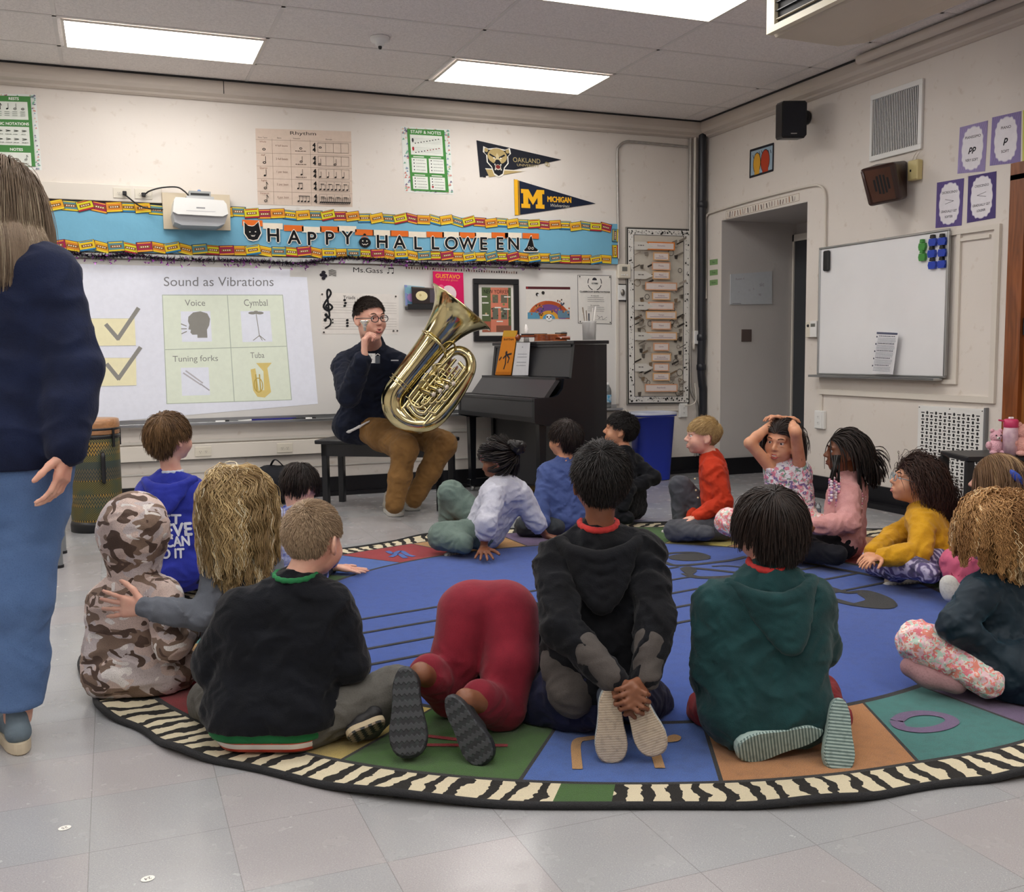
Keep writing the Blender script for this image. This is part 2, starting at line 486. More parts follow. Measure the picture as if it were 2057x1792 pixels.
# right wall with the alcove opening and the wooden door opening
A0, A1, AZ, AD = .29, 1.47, 2.265, .80
D0, D1, DZ = 3.46, 4.55, 2.15
mb = MB()
mb.box((0, 0, 0), (.02, .12, ZC), M_WALL)
mb.box((0, -A0, 0), (AD + .1, 0, ZC), M_WALL)
mb.box((0, -A1, AZ), (AD + .1, -A0, ZC), M_WALL)
mb.box((0, -D0, 0), (AD + .1, -A1, ZC), M_WALL)
mb.box((0, -D1, DZ), (.14, -D0, ZC), M_WALL)
mb.box((0, YB, 0), (.14, -D1, ZC), M_WALL)
tag(mb.build('wall_right'), kind='structure')
mb = MB()
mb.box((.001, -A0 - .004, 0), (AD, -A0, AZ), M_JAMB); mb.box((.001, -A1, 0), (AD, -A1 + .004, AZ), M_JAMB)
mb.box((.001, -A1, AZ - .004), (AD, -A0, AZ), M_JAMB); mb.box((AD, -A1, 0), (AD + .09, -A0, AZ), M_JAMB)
tag(mb.build('wall_alcove'), kind='structure')
# dark steel door at the back of the alcove, seen edge on past the corner
M_DGREY = mat('dark_grey_door', '#3f4246', .45, var=.08, vscale=4)
d = MB(); d.box((AD - .035, -A1 + .02, 0.005), (AD - .006, -A0 - .03, 2.1), M_DGREY, bev=.004); do = tag(d.build('door_1'), kind='structure')
d = MB(); d.box((AD - .045, -A0 - .028, 0.003), (AD - .002, -A0 - .008, 2.16), M_TRIM); d.box((AD - .045, -A1 + .01, 2.1), (AD - .002, -A0 - .008, 2.16), M_TRIM); tag(d.build('door_frame', do), kind='structure')
d = MB(); d.tube([(AD - .07, -A1 + .12, 1.0), (AD - .07, -A1 + .24, 1.0)], .01, M_ALU); d.tube([(AD - .036, -A1 + .12, 1.0), (AD - .07, -A1 + .12, 1.0)], .012, M_ALU); d.build('door_handle', do)
# soffits: boxed pipe runs under the ceiling
M_SOF = mat('soffit_paint', '#cfc5ba', .5, var=.08, vscale=2)
mb = MB(); prof = [(0, ZC - .004), (.10, ZC - .004), (.105, 3.075), (.09, 3.05), (.05, 3.035), (.045, 3.022), (.02, 3.012), (0, 3.012)]
mb.prism(prof, -XL, 0.0, M_SOF, Frame((0, 0, 0), (0, -1, 0), (0, 0, 1), (-1, 0, 0)))
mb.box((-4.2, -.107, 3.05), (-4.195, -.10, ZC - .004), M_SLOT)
tag(mb.build('trim_1'), kind='structure')
mb = MB(); mb.prism(prof, 0.106, -YB, M_SOF, Frame((0, 0, 0), (-1, 0, 0), (0, 0, 1), (0, -1, 0)))
tag(mb.build('trim_2'), kind='structure')
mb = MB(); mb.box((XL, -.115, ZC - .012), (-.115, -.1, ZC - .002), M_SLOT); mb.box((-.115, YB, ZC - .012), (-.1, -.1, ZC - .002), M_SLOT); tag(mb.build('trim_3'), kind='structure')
mb = MB(); mb.tube([(-.16, -2.2, 3.115), (-.16, -6.5, 3.115)], .032, M_SOF, n=14); o = mb.build('ceiling_pipe'); tag(o, 'painted round pipe running under the ceiling along the right wall', 'pipe')
# baseboards
mb = MB(); mb.box((XL, -.02, 0), (-.001, 0, .15), M_BASE); mb.box((XL, -.05, 0), (-.001, -.02, .03), M_BASE)
tag(mb.build('baseboard_front'), kind='structure')
mb = MB()
mb.box((-.02, -A0, 0), (0, -.02, .15), M_BASE)
mb.box((-.02, -D0 + .07, 0), (0, -A1, .15), M_BASE); mb.box((-.11, -D0 + .07, 0), (-.02, -A1 + .02, .035), M_BASE); mb.box((-.03, YB, 0), (0, -D1 - .07, .15), M_BASE)
mb.box((0, -A0 - .024, 0), (AD - .05, -A0 - .004, .15), M_BASE)
tag(mb.build('baseboard_right'), kind='structure')
# wooden door in the right wall
def woodmat(name, c1, c2, scale=3.0, rough=.35, axis=2, coat=.2):
    n = Nodes(name); mp = n.n('Mapping'); sc = [9, 9, 9]; sc[axis] = .8; mp.inputs['Scale'].default_value = sc; n.l(n.tc.outputs['Object'], mp.inputs['Vector'])
    w = n.noise(scale, 5, mp.outputs[0], Distortion=1.5); w2 = n.noise(scale * 6, 3, mp.outputs[0])
    c = n.mix(n.maprange(w, .35, .65), c1, c2); c = n.mix(n.maprange(w2, .5, .8, 0, .4), c, c2)
    n.l(c, n.b.inputs['Base Color']); n.b.inputs['Roughness'].default_value = rough; n.b.inputs['Coat Weight'].default_value = coat; n.bump(w2, .08, .003); return n.mt
M_DOOR = woodmat('honey_door_wood', '#b2733a', '#8e5426'); M_DFR = woodmat('brown_door_frame_wood', '#95552c', '#74401f')
d = MB(); d.box((.02, -D1 + .01, .005), (.065, -D0 - .01, DZ - .03), M_DOOR); do = tag(d.build('door_2'), kind='structure')
d = MB(); d.box((-.014, -D0 - .02, .0), (.13, -D0 + .09, DZ + .0), M_DFR); d.box((-.014, -D1 - .08, .0), (.13, -D1 + .02, DZ), M_DFR); d.box((-.014, -D1 - .08, DZ - .03), (.13, -D0 + .09, DZ + .07), M_DFR)
tag(d.build('door_frame', do), kind='structure')
for z in (.45, 1.25, 2.05):
    h = MB(); h.tube([(.008, -D0 - .03, z - .05), (.008, -D0 - .03, z + .05)], .008, M_BLACK); h.box((.012, -D0 - .075, z - .045), (.0195, -D0 - .012, z + .045), mat('bronze_hinge', '#5b4632', .4, metal=.7)); h.build('hinge', do)

# ------------------------------------------------------------------ ceiling lamps
M_GLOW = mat('lamp_diffuser', '#ffffff', .5, emit=LAMP_STRENGTH)
M_GLOW.node_tree.nodes['Principled BSDF'].inputs['Emission Color'].default_value = (1.0, .965, .925, 1)
def ceiling_light(x0, y1, label):
    t = thing('ceiling_light', label, 'ceiling light', (x0 + .6, y1 - .3, ZC - .02), 'ceiling light panels')
    f = MB()
    for a, b in (((x0 - .005, y1 - .595, ZC - .012), (x0 + 1.205, y1 - .575, ZC - .004)), ((x0 - .005, y1 - .025, ZC - .012), (x0 + 1.205, y1 - .005, ZC - .004)),
                 ((x0 - .005, y1 - .575, ZC - .012), (x0 + .012, y1 - .025, ZC - .004)), ((x0 + 1.188, y1 - .575, ZC - .012), (x0 + 1.205, y1 - .025, ZC - .004))):
        f.box(a, b, M_TRIM)
    f.build('frame', t)
    g = MB(); g.box((x0 + .012, y1 - .575, ZC - .009), (x0 + 1.188, y1 - .025, ZC - .004), M_GLOW); g.build('diffuser', t)
    return t
lab = {(1, 0): 'lit ceiling panel above the projector on the left', (0, 0): 'lit ceiling panel above the paper chart and pennants', (0, 1): 'large lit ceiling panel cut off by the top edge of the photo'}
for ci, x0 in enumerate((-2.745, -5.243, -7.741)):
    for ri, y1 in enumerate((-.59, -2.453, -4.316, -6.179, -8.042)):
        ceiling_light(x0, y1, lab.get((ci, ri), 'lit ceiling panel further back in the room, out of the picture'))
s = MB(); c = V(-3.363, -1.458, ZC)
s.lathe([(.0, -.055), (.022, -.055), (.028, -.045), (.03, -.03), (.055, -.028), (.062, -.018), (.062, 0)], c + V(0, 0, -.001), (0, 0, 1), M_WHITEP, 28)
o = thing('smoke_detector', 'small round smoke detector on the ceiling', 'smoke detector', c + V(0, 0, -.03)); s.build('housing', o)
s = MB(); s.lathe([(.0, -.075), (.008, -.074), (.012, -.066), (.012, -.05)], c, (0, 0, 1), M_SLOT, 14); s.build('sensor', o)
# ceiling-hung air unit
M_AC = mat('air_unit_paint', '#c9bea9', .45, var=.06, vscale=2)
o = thing('air_conditioner', 'beige ceiling-hung air unit with a dark side grille', 'air conditioner', (-1.2, -4.5, 2.87))
b = MB(); pr = [(-1.56, 2.90), (-1.53, 2.865), (-1.1, 2.86), (-.9, 2.90), (-.82, 2.97), (-.82, ZC - .014), (-1.56, ZC - .014)]
b.prism(pr, 3.12, 6.2, M_AC, Frame((0, 0, 0), (1, 0, 0), (0, 0, 1), (0, -1, 0))); b.build('casing', o)
b = MB(); b.box((-1.575, -6.1, 2.915), (-1.562, -3.2, 3.10), M_SLOT); b.build('grille', o)
for k in range(4):
    b = MB(); b.box((-1.592, -6.1, 2.93 + k * .045), (-1.57, -3.2, 2.934 + k * .045), M_AC if k in (0,) else M_BLACK); b.build('slat', o)
b = MB(); b.box((-1.60, -6.2, 2.87), (-1.56, -3.13, 2.905), mat('cream_edge', '#d9d0b4', .4)); b.box((-1.60, -6.2, 3.105), (-1.56, -3.13, 3.13), _M['cream_edge']); b.box((-1.60, -3.2, 2.905), (-1.565, -3.13, 3.105), _M['cream_edge']); b.build('bezel', o)

# ================================================================== RUG
RC = np.array([-3.248, -4.082]); RR = 1.885
def carpet(name, c, c2=None):
    n = Nodes(name); a = n.noise(420, 3); b2 = n.noise(30, 4)
    col = n.mix(n.maprange(a, .3, .7), c, c2 or [x * .72 for x in [int(c[i:i + 2], 16) / 255 for i in (1, 3, 5)]])
    col = n.mix(n.maprange(b2, .45, .8, 0, .22), col, '#1a1a22')
    n.l(col, n.b.inputs['Base Color']); n.b.inputs['Roughness'].default_value = .95; n.b.inputs['Specular IOR Level'].default_value = .1
    n.b.inputs['Sheen Weight'].default_value = .25; n.bump(a, .7, .006); return n.mt
CP = {k: carpet('carpet_' + k, c) for k, c in dict(blue='#3a60bb', sky='#4a74c8', red='#b01e2c', yellow='#d8bd66', green='#3f6f22', orange='#cf8f57', teal='#3f8a86', purple='#7d668f', tan='#dca86a', black='#141416').items()}
CP['yellow2'] = carpet('carpet_lemon', '#dccb62')
def zebra():
    n = Nodes('carpet_zebra'); x = n.n('SeparateXYZ'); mp = n.n('Mapping'); mp.inputs['Location'].default_value = (-RC[0], -RC[1], 0)
    n.l(n.tc.outputs['Object'], mp.inputs['Vector']); n.l(mp.outputs[0], x.inputs[0])
    ang = n.math('ARCTAN2', x.outputs['Y'], x.outputs['X'])
    r = n.math('SQRT', n.math('ADD', n.math('MULTIPLY', x.outputs['X'], x.outputs['X']), n.math('MULTIPLY', x.outputs['Y'], x.outputs['Y'])))
    d = n.noise(9, 3); d2 = n.noise(40, 2)
    ph = n.math('ADD', n.math('ADD', n.math('MULTIPLY', ang, 165), n.math('MULTIPLY', d, 9.0)), n.math('ADD', n.math('MULTIPLY', r, 14), n.math('MULTIPLY', d2, 1.6)))
    sn = n.math('SINE', ph); fac = n.math('GREATER_THAN', sn, -.2); a = n.noise(420, 3)
    col = n.mix(fac, '#121214', '#ded2b4'); col = n.mix(n.maprange(a, .4, .8, 0, .3), col, '#6d6555')
    n.l(col, n.b.inputs['Base Color']); n.b.inputs['Roughness'].default_value = .95
    n.bump(n.math('ADD', n.math('MULTIPLY', a, .5), fac), .7, .006); return n.mt
CP['zebra'] = zebra()
# boundaries of the coloured squares: (angle on the blue oval, angle on the outer oval, colour that follows)
SECT = [(-172, -170, 'red'), (-156.5, -156, 'yellow'), (-140, -139.7, 'green'), (-123.7, -125.4, 'sky'), (-107, -111.5, 'orange'), (-85.5, -97.5, 'teal'),
        (-74.8, -84, 'purple'), (-55, -64, 'red'), (-35, -42, 'sky'), (-15, -20, 'green'), (3, 1, 'red'), (20, 21, 'orange'), (40, 42, 'yellow2'),
        (54, 57, 'green'), (70, 74.5, 'purple'), (85, 92, 'tan'), (101.5, 107, 'red'), (116, 119.7, 'sky'), (131, 133, 'green'), (147, 148, 'purple'), (165, 166, 'teal'), (188, 190, None)]
EI, EO = (-3.0, -4.06, 1.51, 1.41), (-2.814, -4.072, 2.385, 1.978)
def oval(E, t): t = math.radians(t); return np.array([E[0] + E[2] * math.cos(t), E[1] + E[3] * math.sin(t)])
def rug():
    root = thing('rug', 'big oval blue music rug with coloured squares and zebra border', 'rug', (RC[0], RC[1], 0))
    r_ = np.random.default_rng(3); ph = r_.uniform(0, 6.28, 6)
    cols = []      # (t_in, t_out, colour of the strip that follows)
    for (a0, b0, c), (a1, b1, _) in zip(SECT[:-1], SECT[1:]):
        n = 44; gap = .011
        fr_ = [0, gap] + [gap + (1 - 2 * gap) * i / n for i in range(1, n)] + [1 - gap]
        for q, f in enumerate(fr_):
            cols.append((a0 + (a1 - a0) * f, b0 + (b1 - b0) * f, 'black' if q in (0, len(fr_) - 1) else c))
    NA = len(cols)
    rad = [-1, -.8, -.5, -.25, -.1, -.012, .012, .2, .4, .6, .745, .772, .82, .90, .965, 1.0]
    def edge(t): a = math.radians(t); return .5 + .5 * math.sin(a * 19 + ph[0] + 1.6 * math.sin(a * 5 + ph[1]))
    names = list(CP); order = {k: i for i, k in enumerate(names)}; vs = []; fs = []; mi = []
    def pt(sv, c):
        if sv < 0: p = oval(EI, c[0]) * (1 + sv) + np.array(EI[:2]) * (-sv)
        else: p = oval(EI, c[0]) * (1 - sv) + oval(EO, c[1]) * sv
        t = max(0, (sv - .7) / .3); e = edge(c[1]); d = nrm(p - np.array(EO[:2]))
        p = p + d * t * .03 * (e - .5)
        return (p[0], p[1], .012 + t * t * .016 * e ** 3)
    for sv in rad:
        for c in cols: vs.append(pt(sv, c))
    for i in range(len(rad) - 1):
        sm = (rad[i] + rad[i + 1]) / 2
        for j in range(NA):
            c = cols[j]
            if -.012 < sm < .012 or .745 < sm < .772: m_ = 'black'
            elif sm < 0: m_ = 'blue'
            elif sm < .76: m_ = c[2]
            else: m_ = 'green' if -122.6 < c[1] < -118.8 else 'zebra'
            j2 = (j + 1) % NA; fs.append((i * NA + j, (i + 1) * NA + j, (i + 1) * NA + j2, i * NA + j2)); mi.append(order[m_])
    me = mesh_from(vs, np.array(fs), 'pile')
    for k in names: me.materials.append(CP[k])
    me.polygons.foreach_set('material_index', np.array(mi, dtype=np.int32)); link('pile', me, root, None, True)
    mb = MB(); pts = []
    for j in range(0, NA, 2):
        p = pt(1.0, cols[j]); pts.append((p[0], p[1], max(.010, p[2] - .004)))
    mb.tube(pts, .0105, mat('black_binding', '#1a1b1e', .75, bump=.4, bscale=300), n=8, closed=True); mb.build('binding', root)
    # printed figures
    F = Frame((0, 0, .0145), (1, 0, 0), (0, 1, 0), (0, 0, 1))
    def fig(strokes, col, name):
        mb = MB(); k = 0
        for kind, pts, w in strokes:
            q = [np.array(G(*p)[:2]) if not isinstance(p, np.ndarray) else p for p in pts]; k += 1
            if kind == 'fill':
                q = smooth_path(q, 6, True); a = sum(q[i][0] * q[(i + 1) % len(q)][1] - q[(i + 1) % len(q)][0] * q[i][1] for i in range(len(q)))
                if a < 0: q = q[::-1]
                mb.add([F.p(x[0], x[1], k * .00004) for x in q], [tuple(range(len(q)))], col)
            else:
                if kind == 'curve': q = smooth_path(q, 7)
                L_, R_ = [], []
                for i in range(len(q)):
                    t = nrm(q[min(i + 1, len(q) - 1)] - q[max(i - 1, 0)]); nn = np.array([-t[1], t[0]]); L_.append(q[i] + nn * w / 2); R_.append(q[i] - nn * w / 2)
                o_ = L_ + R_; n_ = len(q)
                mb.add([F.p(x[0], x[1], k * .00004) for x in o_], [(i, n_ + i, n_ + i + 1, i + 1) for i in range(n_ - 1)], col)
        return mb.build(name, root)
    fig([('line', q, .021) for q in ([(590, 1273), (1363, 1144)], [(580, 1304), (1398, 1162)], [(600, 1336), (1657, 1141)], [(640, 1362), (1723, 1157)], [(690, 1390), (1802, 1171)])], CP['black'], 'staff_lines')
    fig([('fill', [(1345, 1122), (1384, 1116), (1422, 1122), (1424, 1128), (1390, 1132), (1350, 1129)], 0),
        ('curve', [(1322, 1121), (1350, 1116), (1395, 1115), (1424, 1123)], .035), ('curve', [(1328, 1132), (1363, 1141), (1458, 1132), (1500, 1123)], .035),
        ('fill', [(1366, 1148), (1385, 1143), (1400, 1152), (1385, 1160)], 0), ('curve', [(1385, 1146), (1430, 1150), (1480, 1156)], .035), ('curve', [(1375, 1157), (1400, 1165), (1450, 1165), (1500, 1160)], .05),
        ('curve', [(1430, 1143), (1460, 1142), (1500, 1146)], .02), ('line', [(1600, 1133), (1802, 1171)], .035),
        ('curve', [(1610, 1176), (1660, 1185), (1700, 1196), (1740, 1194), (1780, 1208), (1794, 1221)], .04), ('curve', [(1794, 1221), (1775, 1227), (1711, 1220), (1660, 1206), (1610, 1196)], .045),
        ('fill', [(1722, 1198), (1750, 1198), (1790, 1214), (1794, 1222), (1770, 1228), (1715, 1220), (1738, 1211)], 0)], CP['black'], 'clef_figure')
    fig([('curve', [(1160, 1555), (1158, 1502), (1180, 1493), (1210, 1490)], .028), ('fill', [(1340, 1490), (1355, 1485), (1368, 1490), (1362, 1498), (1340, 1500)], 0), ('line', [(1316, 1520), (1326, 1553)], .028)], CP['tan'], 'note_figure')
    fig([('curve', [(1800, 1457), (1820, 1445), (1860, 1441), (1900, 1448), (1912, 1460), (1885, 1472), (1845, 1476), (1810, 1470), (1800, 1457)], .04)], CP['purple'], 'note_figure')
    fig([('line', [(852, 1487), (920, 1495)], .02), ('line', [(852, 1506), (1020, 1507)], .02)], CP['red'], 'note_figure')
    fig([('curve', [(778, 1112), (790, 1117), (805, 1112), (820, 1120), (832, 1123)], .03), ('curve', [(785, 1124), (800, 1118), (815, 1126)], .03)], CP['sky'], 'note_figure')
    fig([('curve', [(1980, 1400), (1990, 1402), (2000, 1401)], .02)], CP['red'], 'note_figure')
    return root
RUG = rug()
for (px, py, tx) in ((130, 1664, '25'), (297, 1766, '24')):
    c = G(px, py); F = Frame(c + V(0, 0, .0006), (-.95, -.3, 0), (.3, -.95, 0), (0, 0, 1)); a = Art(F, [(-.015, .012), (.015, .012), (.015, -.012), (-.015, -.012)], 0, .0003, None)
    a.disc(.5, .5, .5, '#f4f1ea', ry=.42); a.text(tx, .5, .5, .45, '#1a1a1a'); a.build('floor_sticker', None, 'small white oval floor sticker with the number ' + tx, 'sticker', 'number stickers on the floor')

# ================================================================== FRONT WALL
M_WB = mat('whiteboard_enamel', '#e6e4e0', .22, var=.04, vscale=1.5, coat=.2)
# raceways, outlets, conduits ------------------------------------------------
def outlet(fr, u, v, w0, label, horiz=True, color=None, group=None, sc=1.0):
    M = color or M_CREAM; hw, hh = (.06, .036) if horiz else (.036, .06)
    t = thing('wall_outlet', label, 'outlet', fr.p(u, v, w0), group)
    b = MB(); b.box((u - hw * sc, v - hh * sc, w0), (u + hw * sc, v + hh * sc, w0 + .006), M, fr, bev=.002); b.build('faceplate', t)
    for s in (-1, 1):
        cu, cv = (u + s * .021 * sc, v) if horiz else (u, v + s * .021 * sc)
        q = MB(); q.prism([(cu + .0165 * sc * math.cos(a * .524), cv + .0155 * sc * math.sin(a * .524)) for a in range(12)], w0 + .0062, w0 + .0085, M, fr)
        for k in (-1, 1): q.box((cu + k * .006 - .001, cv - .002, w0 + .0086), (cu + k * .006 + .001, cv + .006, w0 + .0092), M_SLOT, fr)
        q.prism([(cu + .0025 * math.cos(a), cv - .008 + .0025 * math.sin(a)) for a in range(6)], w0 + .0086, w0 + .0092, M_SLOT, fr)
        q.build('socket', t)
    return t
def raceway(fr, u0, u1, v, h, d, label, name='raceway', m_=None):
    b = MB(); b.box((u0, v - h / 2, 0.001), (u1, v + h / 2, d), m_ or M_TRIM, fr, bev=.004)
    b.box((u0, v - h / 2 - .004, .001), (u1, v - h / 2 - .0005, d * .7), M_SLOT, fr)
    return tag(b.build(name), label, 'raceway')
z = fuv(228, 914)[1]
raceway(FRONT, XL + .1, fuv(905, 884)[0], z, .115, .05, 'long white raceway low on the front wall beneath the board')
outlet(FRONT, fuv(407, 908)[0], z, .05, 'outlet in the low raceway beside the blue-hooded boy’s head'.replace('’', "'"))
outlet(FRONT, fuv(570, 900)[0], z, .05, 'outlet in the low raceway just left of the piano bench')
outlet(FRONT, fuv(1236, 880)[0], z + .05, .002, 'outlet low on the front wall behind the blue bin')
b = MB(); u1 = fuv(325, 400)[0]; v0 = fuv(200, 388)[1]
b.box((XL + .2, v0 - .06, .001), (u1, v0 + .06, .045), M_TRIM, FRONT, bev=.004); tag(b.build('raceway'), 'cream raceway above the bulletin board left of the projector', 'raceway')
b = MB(); b.box((XL + .2, v0 - .10, .001), (u1, v0 - .064, .03), M_SLOT, FRONT); tag(b.build('raceway'), 'thin dark strip put in as the shade beneath the upper cream raceway', 'raceway')  # no second raceway: a dark strip added as the shade below it
outlet(FRONT, fuv(245, 391)[0], v0, .045, 'left outlet of the two in the upper raceway')
outlet(FRONT, fuv(288, 394)[0], v0, .045, 'right outlet of the two in the upper raceway, nearest the projector')
def tubeobj(name, pts, r, m_, label, cat, n=10, flat=1.0, grp=None):
    b = MB(); b.tube(smooth_path(pts, 6), r, m_, n=n); return tag(b.build(name), label, cat, grp)
M_CABLE = mat('black_cable', '#121214', .5, var=.1)
tubeobj('power_cable', [FW(250, 391, -.055), FW(257, 396, -.09), FW(278, 412, -.06), FW(300, 419, -.07), FW(327, 421, -.12)], .0055, M_CABLE, 'lower black cable plugged in left of the projector', 'cable')
tubeobj('power_cable', [FW(288, 394, -.055), FW(300, 384, -.09), FW(325, 377, -.08), FW(355, 376, -.10), FW(370, 384, -.16), FW(378, 392, -.2)], .0055, M_CABLE, 'upper black cable arching over to the projector top', 'cable')
def plug(px, py):
    b = MB(); c = fuv(px, py); b.box((c[0] - .014, c[1] - .014, .054), (c[0] + .014, c[1] + .014, .085), M_CABLE, FRONT, bev=.003); return b
tag(plug(250, 391).build('plug'), 'black plug in the left upper outlet', 'plug'); tag(plug(288, 394).build('plug'), 'black plug in the right upper outlet', 'plug')

# conduits at the right-hand corner ------------------------------------------
tubeobj('conduit', [FW(1243, 520, -.035), FW(1241, 400, -.02), FW(1240, 310, -.02), FW(1244, 294, -.02), FW(1256, 285, -.02), FW(1275, 285, -.02), FW(1330, 290, -.02), FW(1381, 295, -.02)], .011, M_GALV, 'metal conduit bending above the tall paper chart', 'conduit')
tubeobj('conduit', [(-.155, -.02, ZC - .12), (-.155, -.02, 2.2), (-.155, -.02, 1.55), FW(1387, 760, -.02), FW(1390, 790, -.02), FW(1400, 812, -.02), FW(1401, 850, -.02), (-.085, -.02, .15)], .0115, M_GALV, 'left thin metal conduit dropping down the corner', 'conduit')
tubeobj('conduit', [(-.115, -.03, ZC - .12), (-.115, -.03, 2.3), FW(1394, 690, -.03), FW(1394, 668, -.03)], .013, M_TRIM, 'white conduit down the corner ending in a white box', 'conduit')
b = MB(); c = fuv(1398, 678); b.box((c[0] - .045, c[1] - .06, .001), (c[0] + .03, c[1] + .06, .05), M_WHITEP, FRONT, bev=.004); tag(b.build('junction_box'), 'white square junction box at the corner conduits', 'junction box')
pts = [(-.055, -.06, ZC - .02), (-.055, -.06, 2.6), (-.057, -.06, 2.42), (-.055, -.06, 2.2), (-.05, -.06, 1.8), (-.052, -.06, 1.5), (-.05, -.065, 1.25), (-.055, -.06, .98), (-.045, -.065, .82), (-.03, -.06, .74), (-.028, -.06, .4), (-.028, -.06, .16)]
b = MB(); b.tube(smooth_path(pts, 6), .036, mat('black_pipe', '#22242c', .38, var=.2, vscale=8, bump=.08, bscale=12), n=14)
for z_ in (2.43, 1.24, .97): b.lathe([(.037, -.03), (.043, -.02), (.043, .02), (.037, .03)], (-.053, -.061, z_), (0, 0, 1), _M['black_pipe'], 14)
tag(b.build('corner_pipe'), 'thick black pipe running down the room corner', 'pipe')
outlet(FRONT, fuv(1370, 824)[0], fuv(1370, 824)[1], .03, 'small white outlet box beneath the tall paper chart', horiz=False, color=M_WHITEP)
b = MB(); c = fuv(1370, 824); b.box((c[0] - .042, c[1] - .065, .001), (c[0] + .042, c[1] + .065, .03), M_WHITEP, FRONT, bev=.004); tag(b.build('outlet_box'), 'white box behind the outlet under the tall chart', 'outlet box')
b = MB(); b.box((fuv(1215, 820)[0], c[1] - .006, .001), (c[0] - .045, c[1] + .014, .016), M_TRIM, FRONT, bev=.003); tag(b.build('cable_channel'), 'thin white cable channel above the blue bin', 'cable channel')
tubeobj('cable', [FW(1377, 815, -.045), FW(1390, 813, -.05), FW(1398, 803, -.05), FW(1396, 770, -.05)], .005, M_TRIM, 'thin cream cable looping from the outlet under the chart', 'cable')

# whiteboard ------------------------------------------------------------------
wl, wr = XL + .5, fuv(1236, 600)[0]; wt, wbm = 1.80, fuv(640, 832)[1]
t = thing('whiteboard', 'wide wall whiteboard behind the tuba player', 'whiteboard', (-4, 0, wbm))
b = MB(); b.box((wl, wbm, .001), (wr, wt + .03, .012), M_WB, FRONT); b.build('panel', t)
b = MB(); b.box((wl, wbm - .035, .001), (wr, wbm, .022), M_ALU, FRONT); b.box((wr - .0, wbm, .001), (wr + .022, wt + .03, .02), M_TRIM, FRONT); b.build('frame', t)
b = MB(); b.box((wl, wbm - .05, .001), (wr + .03, wbm - .038, .085), M_ALU, FRONT, bev=.003); b.box((wl, wbm - .044, .08), (wr + .03, wbm - .028, .088), M_ALU, FRONT, bev=.002); b.build('tray', t)
# panelled dado under the board
M_DADO = mat('panel_paint', '#dcd8d0', .5, var=.04, vscale=3)
b = MB(); b.box((wl, .60, .001), (wr, .612, .02), M_DADO, FRONT); b.box((wl, .47, .001), (wr, .49, .014), M_DADO, FRONT); b.box((wl, .24, .001), (wr, .25, .01), M_DADO, FRONT); tag(b.build('trim_4'), kind='structure')
# markers and pointer on the tray
def marker(px, py, L, col, cap, label):
    c = fuv(px, py, .05); zt = wbm - .028; th = thing('marker', label, 'marker', FRONT.p(c[0], zt + .008, .06), 'markers on the board tray')
    b = MB(); b.tube([FRONT.p(c[0] - L / 2, zt + .0, .06), FRONT.p(c[0] + L / 2 - .03, zt + .0, .06)], .008, ink(col)); b.build('barrel', th)
    b = MB(); b.tube([FRONT.p(c[0] + L / 2 - .03, zt + .0, .06), FRONT.p(c[0] + L / 2, zt + .0, .06)], .009, ink(cap)); b.build('cap', th)
marker(446, 837, .1, '#f2f2f0', '#1a1a1c', 'black-capped marker left of the blue pointer on the tray')
marker(600, 833, .1, '#202124', '#17181a', 'black marker right of the blue pointer on the tray')
marker(622, 832, .09, '#f2f2f0', '#202020', 'white marker at the tray end nearest the tuba player')
b = MB(); c = fuv(550, 834, .05); b.tube([FRONT.p(c[0] - .17, wbm - .026, .055), FRONT.p(c[0] + .17, wbm - .026, .055)], .010, ink('#2c2b78')); b.tube([FRONT.p(c[0] - .27, wbm - .026, .055), FRONT.p(c[0] - .17, wbm - .026, .055)], [.003, .008], M_WHITEP); tag(b.build('pointer'), 'long dark blue pointer lying on the board tray', 'pointer')

# projected slide ----------------------------------------------------------------
SLQ = fq((60, 527), (580, 541), (640, 811), (60, 861))
E_ = .16  # projector light is put into the slide colours as a faint glow
a = Art(FRONT, fq((60, 528), (582, 541), (582, 557), (60, 557)), .0125, .0006, None)
a.rect(0, 0, 1, 1, '#dcdde6', emit=E_)
q = fq((60, 545), (616, 557), (638, 811), (60, 861)); a.q = [np.array(x, float) for x in q]; a.W = np.linalg.norm(a.q[1] - a.q[0]); a.H = np.linalg.norm(a.q[3] - a.q[0])
a.rect(0, 0, 1, 1, '#dcdee8', emit=E_)
def setq(*c): a.q = [np.array(x, float) for x in fq(*c)]; a.W = (np.linalg.norm(a.q[1] - a.q[0]) + np.linalg.norm(a.q[2] - a.q[3])) / 2; a.H = (np.linalg.norm(a.q[3] - a.q[0]) + np.linalg.norm(a.q[2] - a.q[1])) / 2
GRY = '#8b8983'
setq((329, 553), (549, 553), (549, 581), (329, 581)); a.text('Sound as Vibrations', .5, .45, .66, '#7d7d80', w=1, emit=E_)
setq((326, 593), (567, 593), (585, 803), (335, 811))
a.rect(0, 0, 1, 1, '#d9e0cf', emit=E_)
L_ = '#a8b1a2'
for l in ([(0, 0), (1, 0), (1, 1), (0, 1), (0, 0)], [(.53, 0), (.53, 1)], [(0, .5), (1, .485)]): a.line(l, .006, L_, emit=E_)
a.text('Voice', .26, .07, .058, '#84867e', w=.165, emit=E_); a.text('Cymbal', .765, .07, .062, '#84867e', w=.2, emit=E_)
a.text('Tuning forks', .24, .585, .055, '#84867e', w=.36, emit=E_); a.text('Tuba', .745, .565, .055, '#84867e', w=.115, emit=E_)
for r in ((.14, .15, .38, .43), (.63, .15, .88, .44), (.12, .67, .34, .93)): a.rect(*r, '#dde0ea', emit=E_)
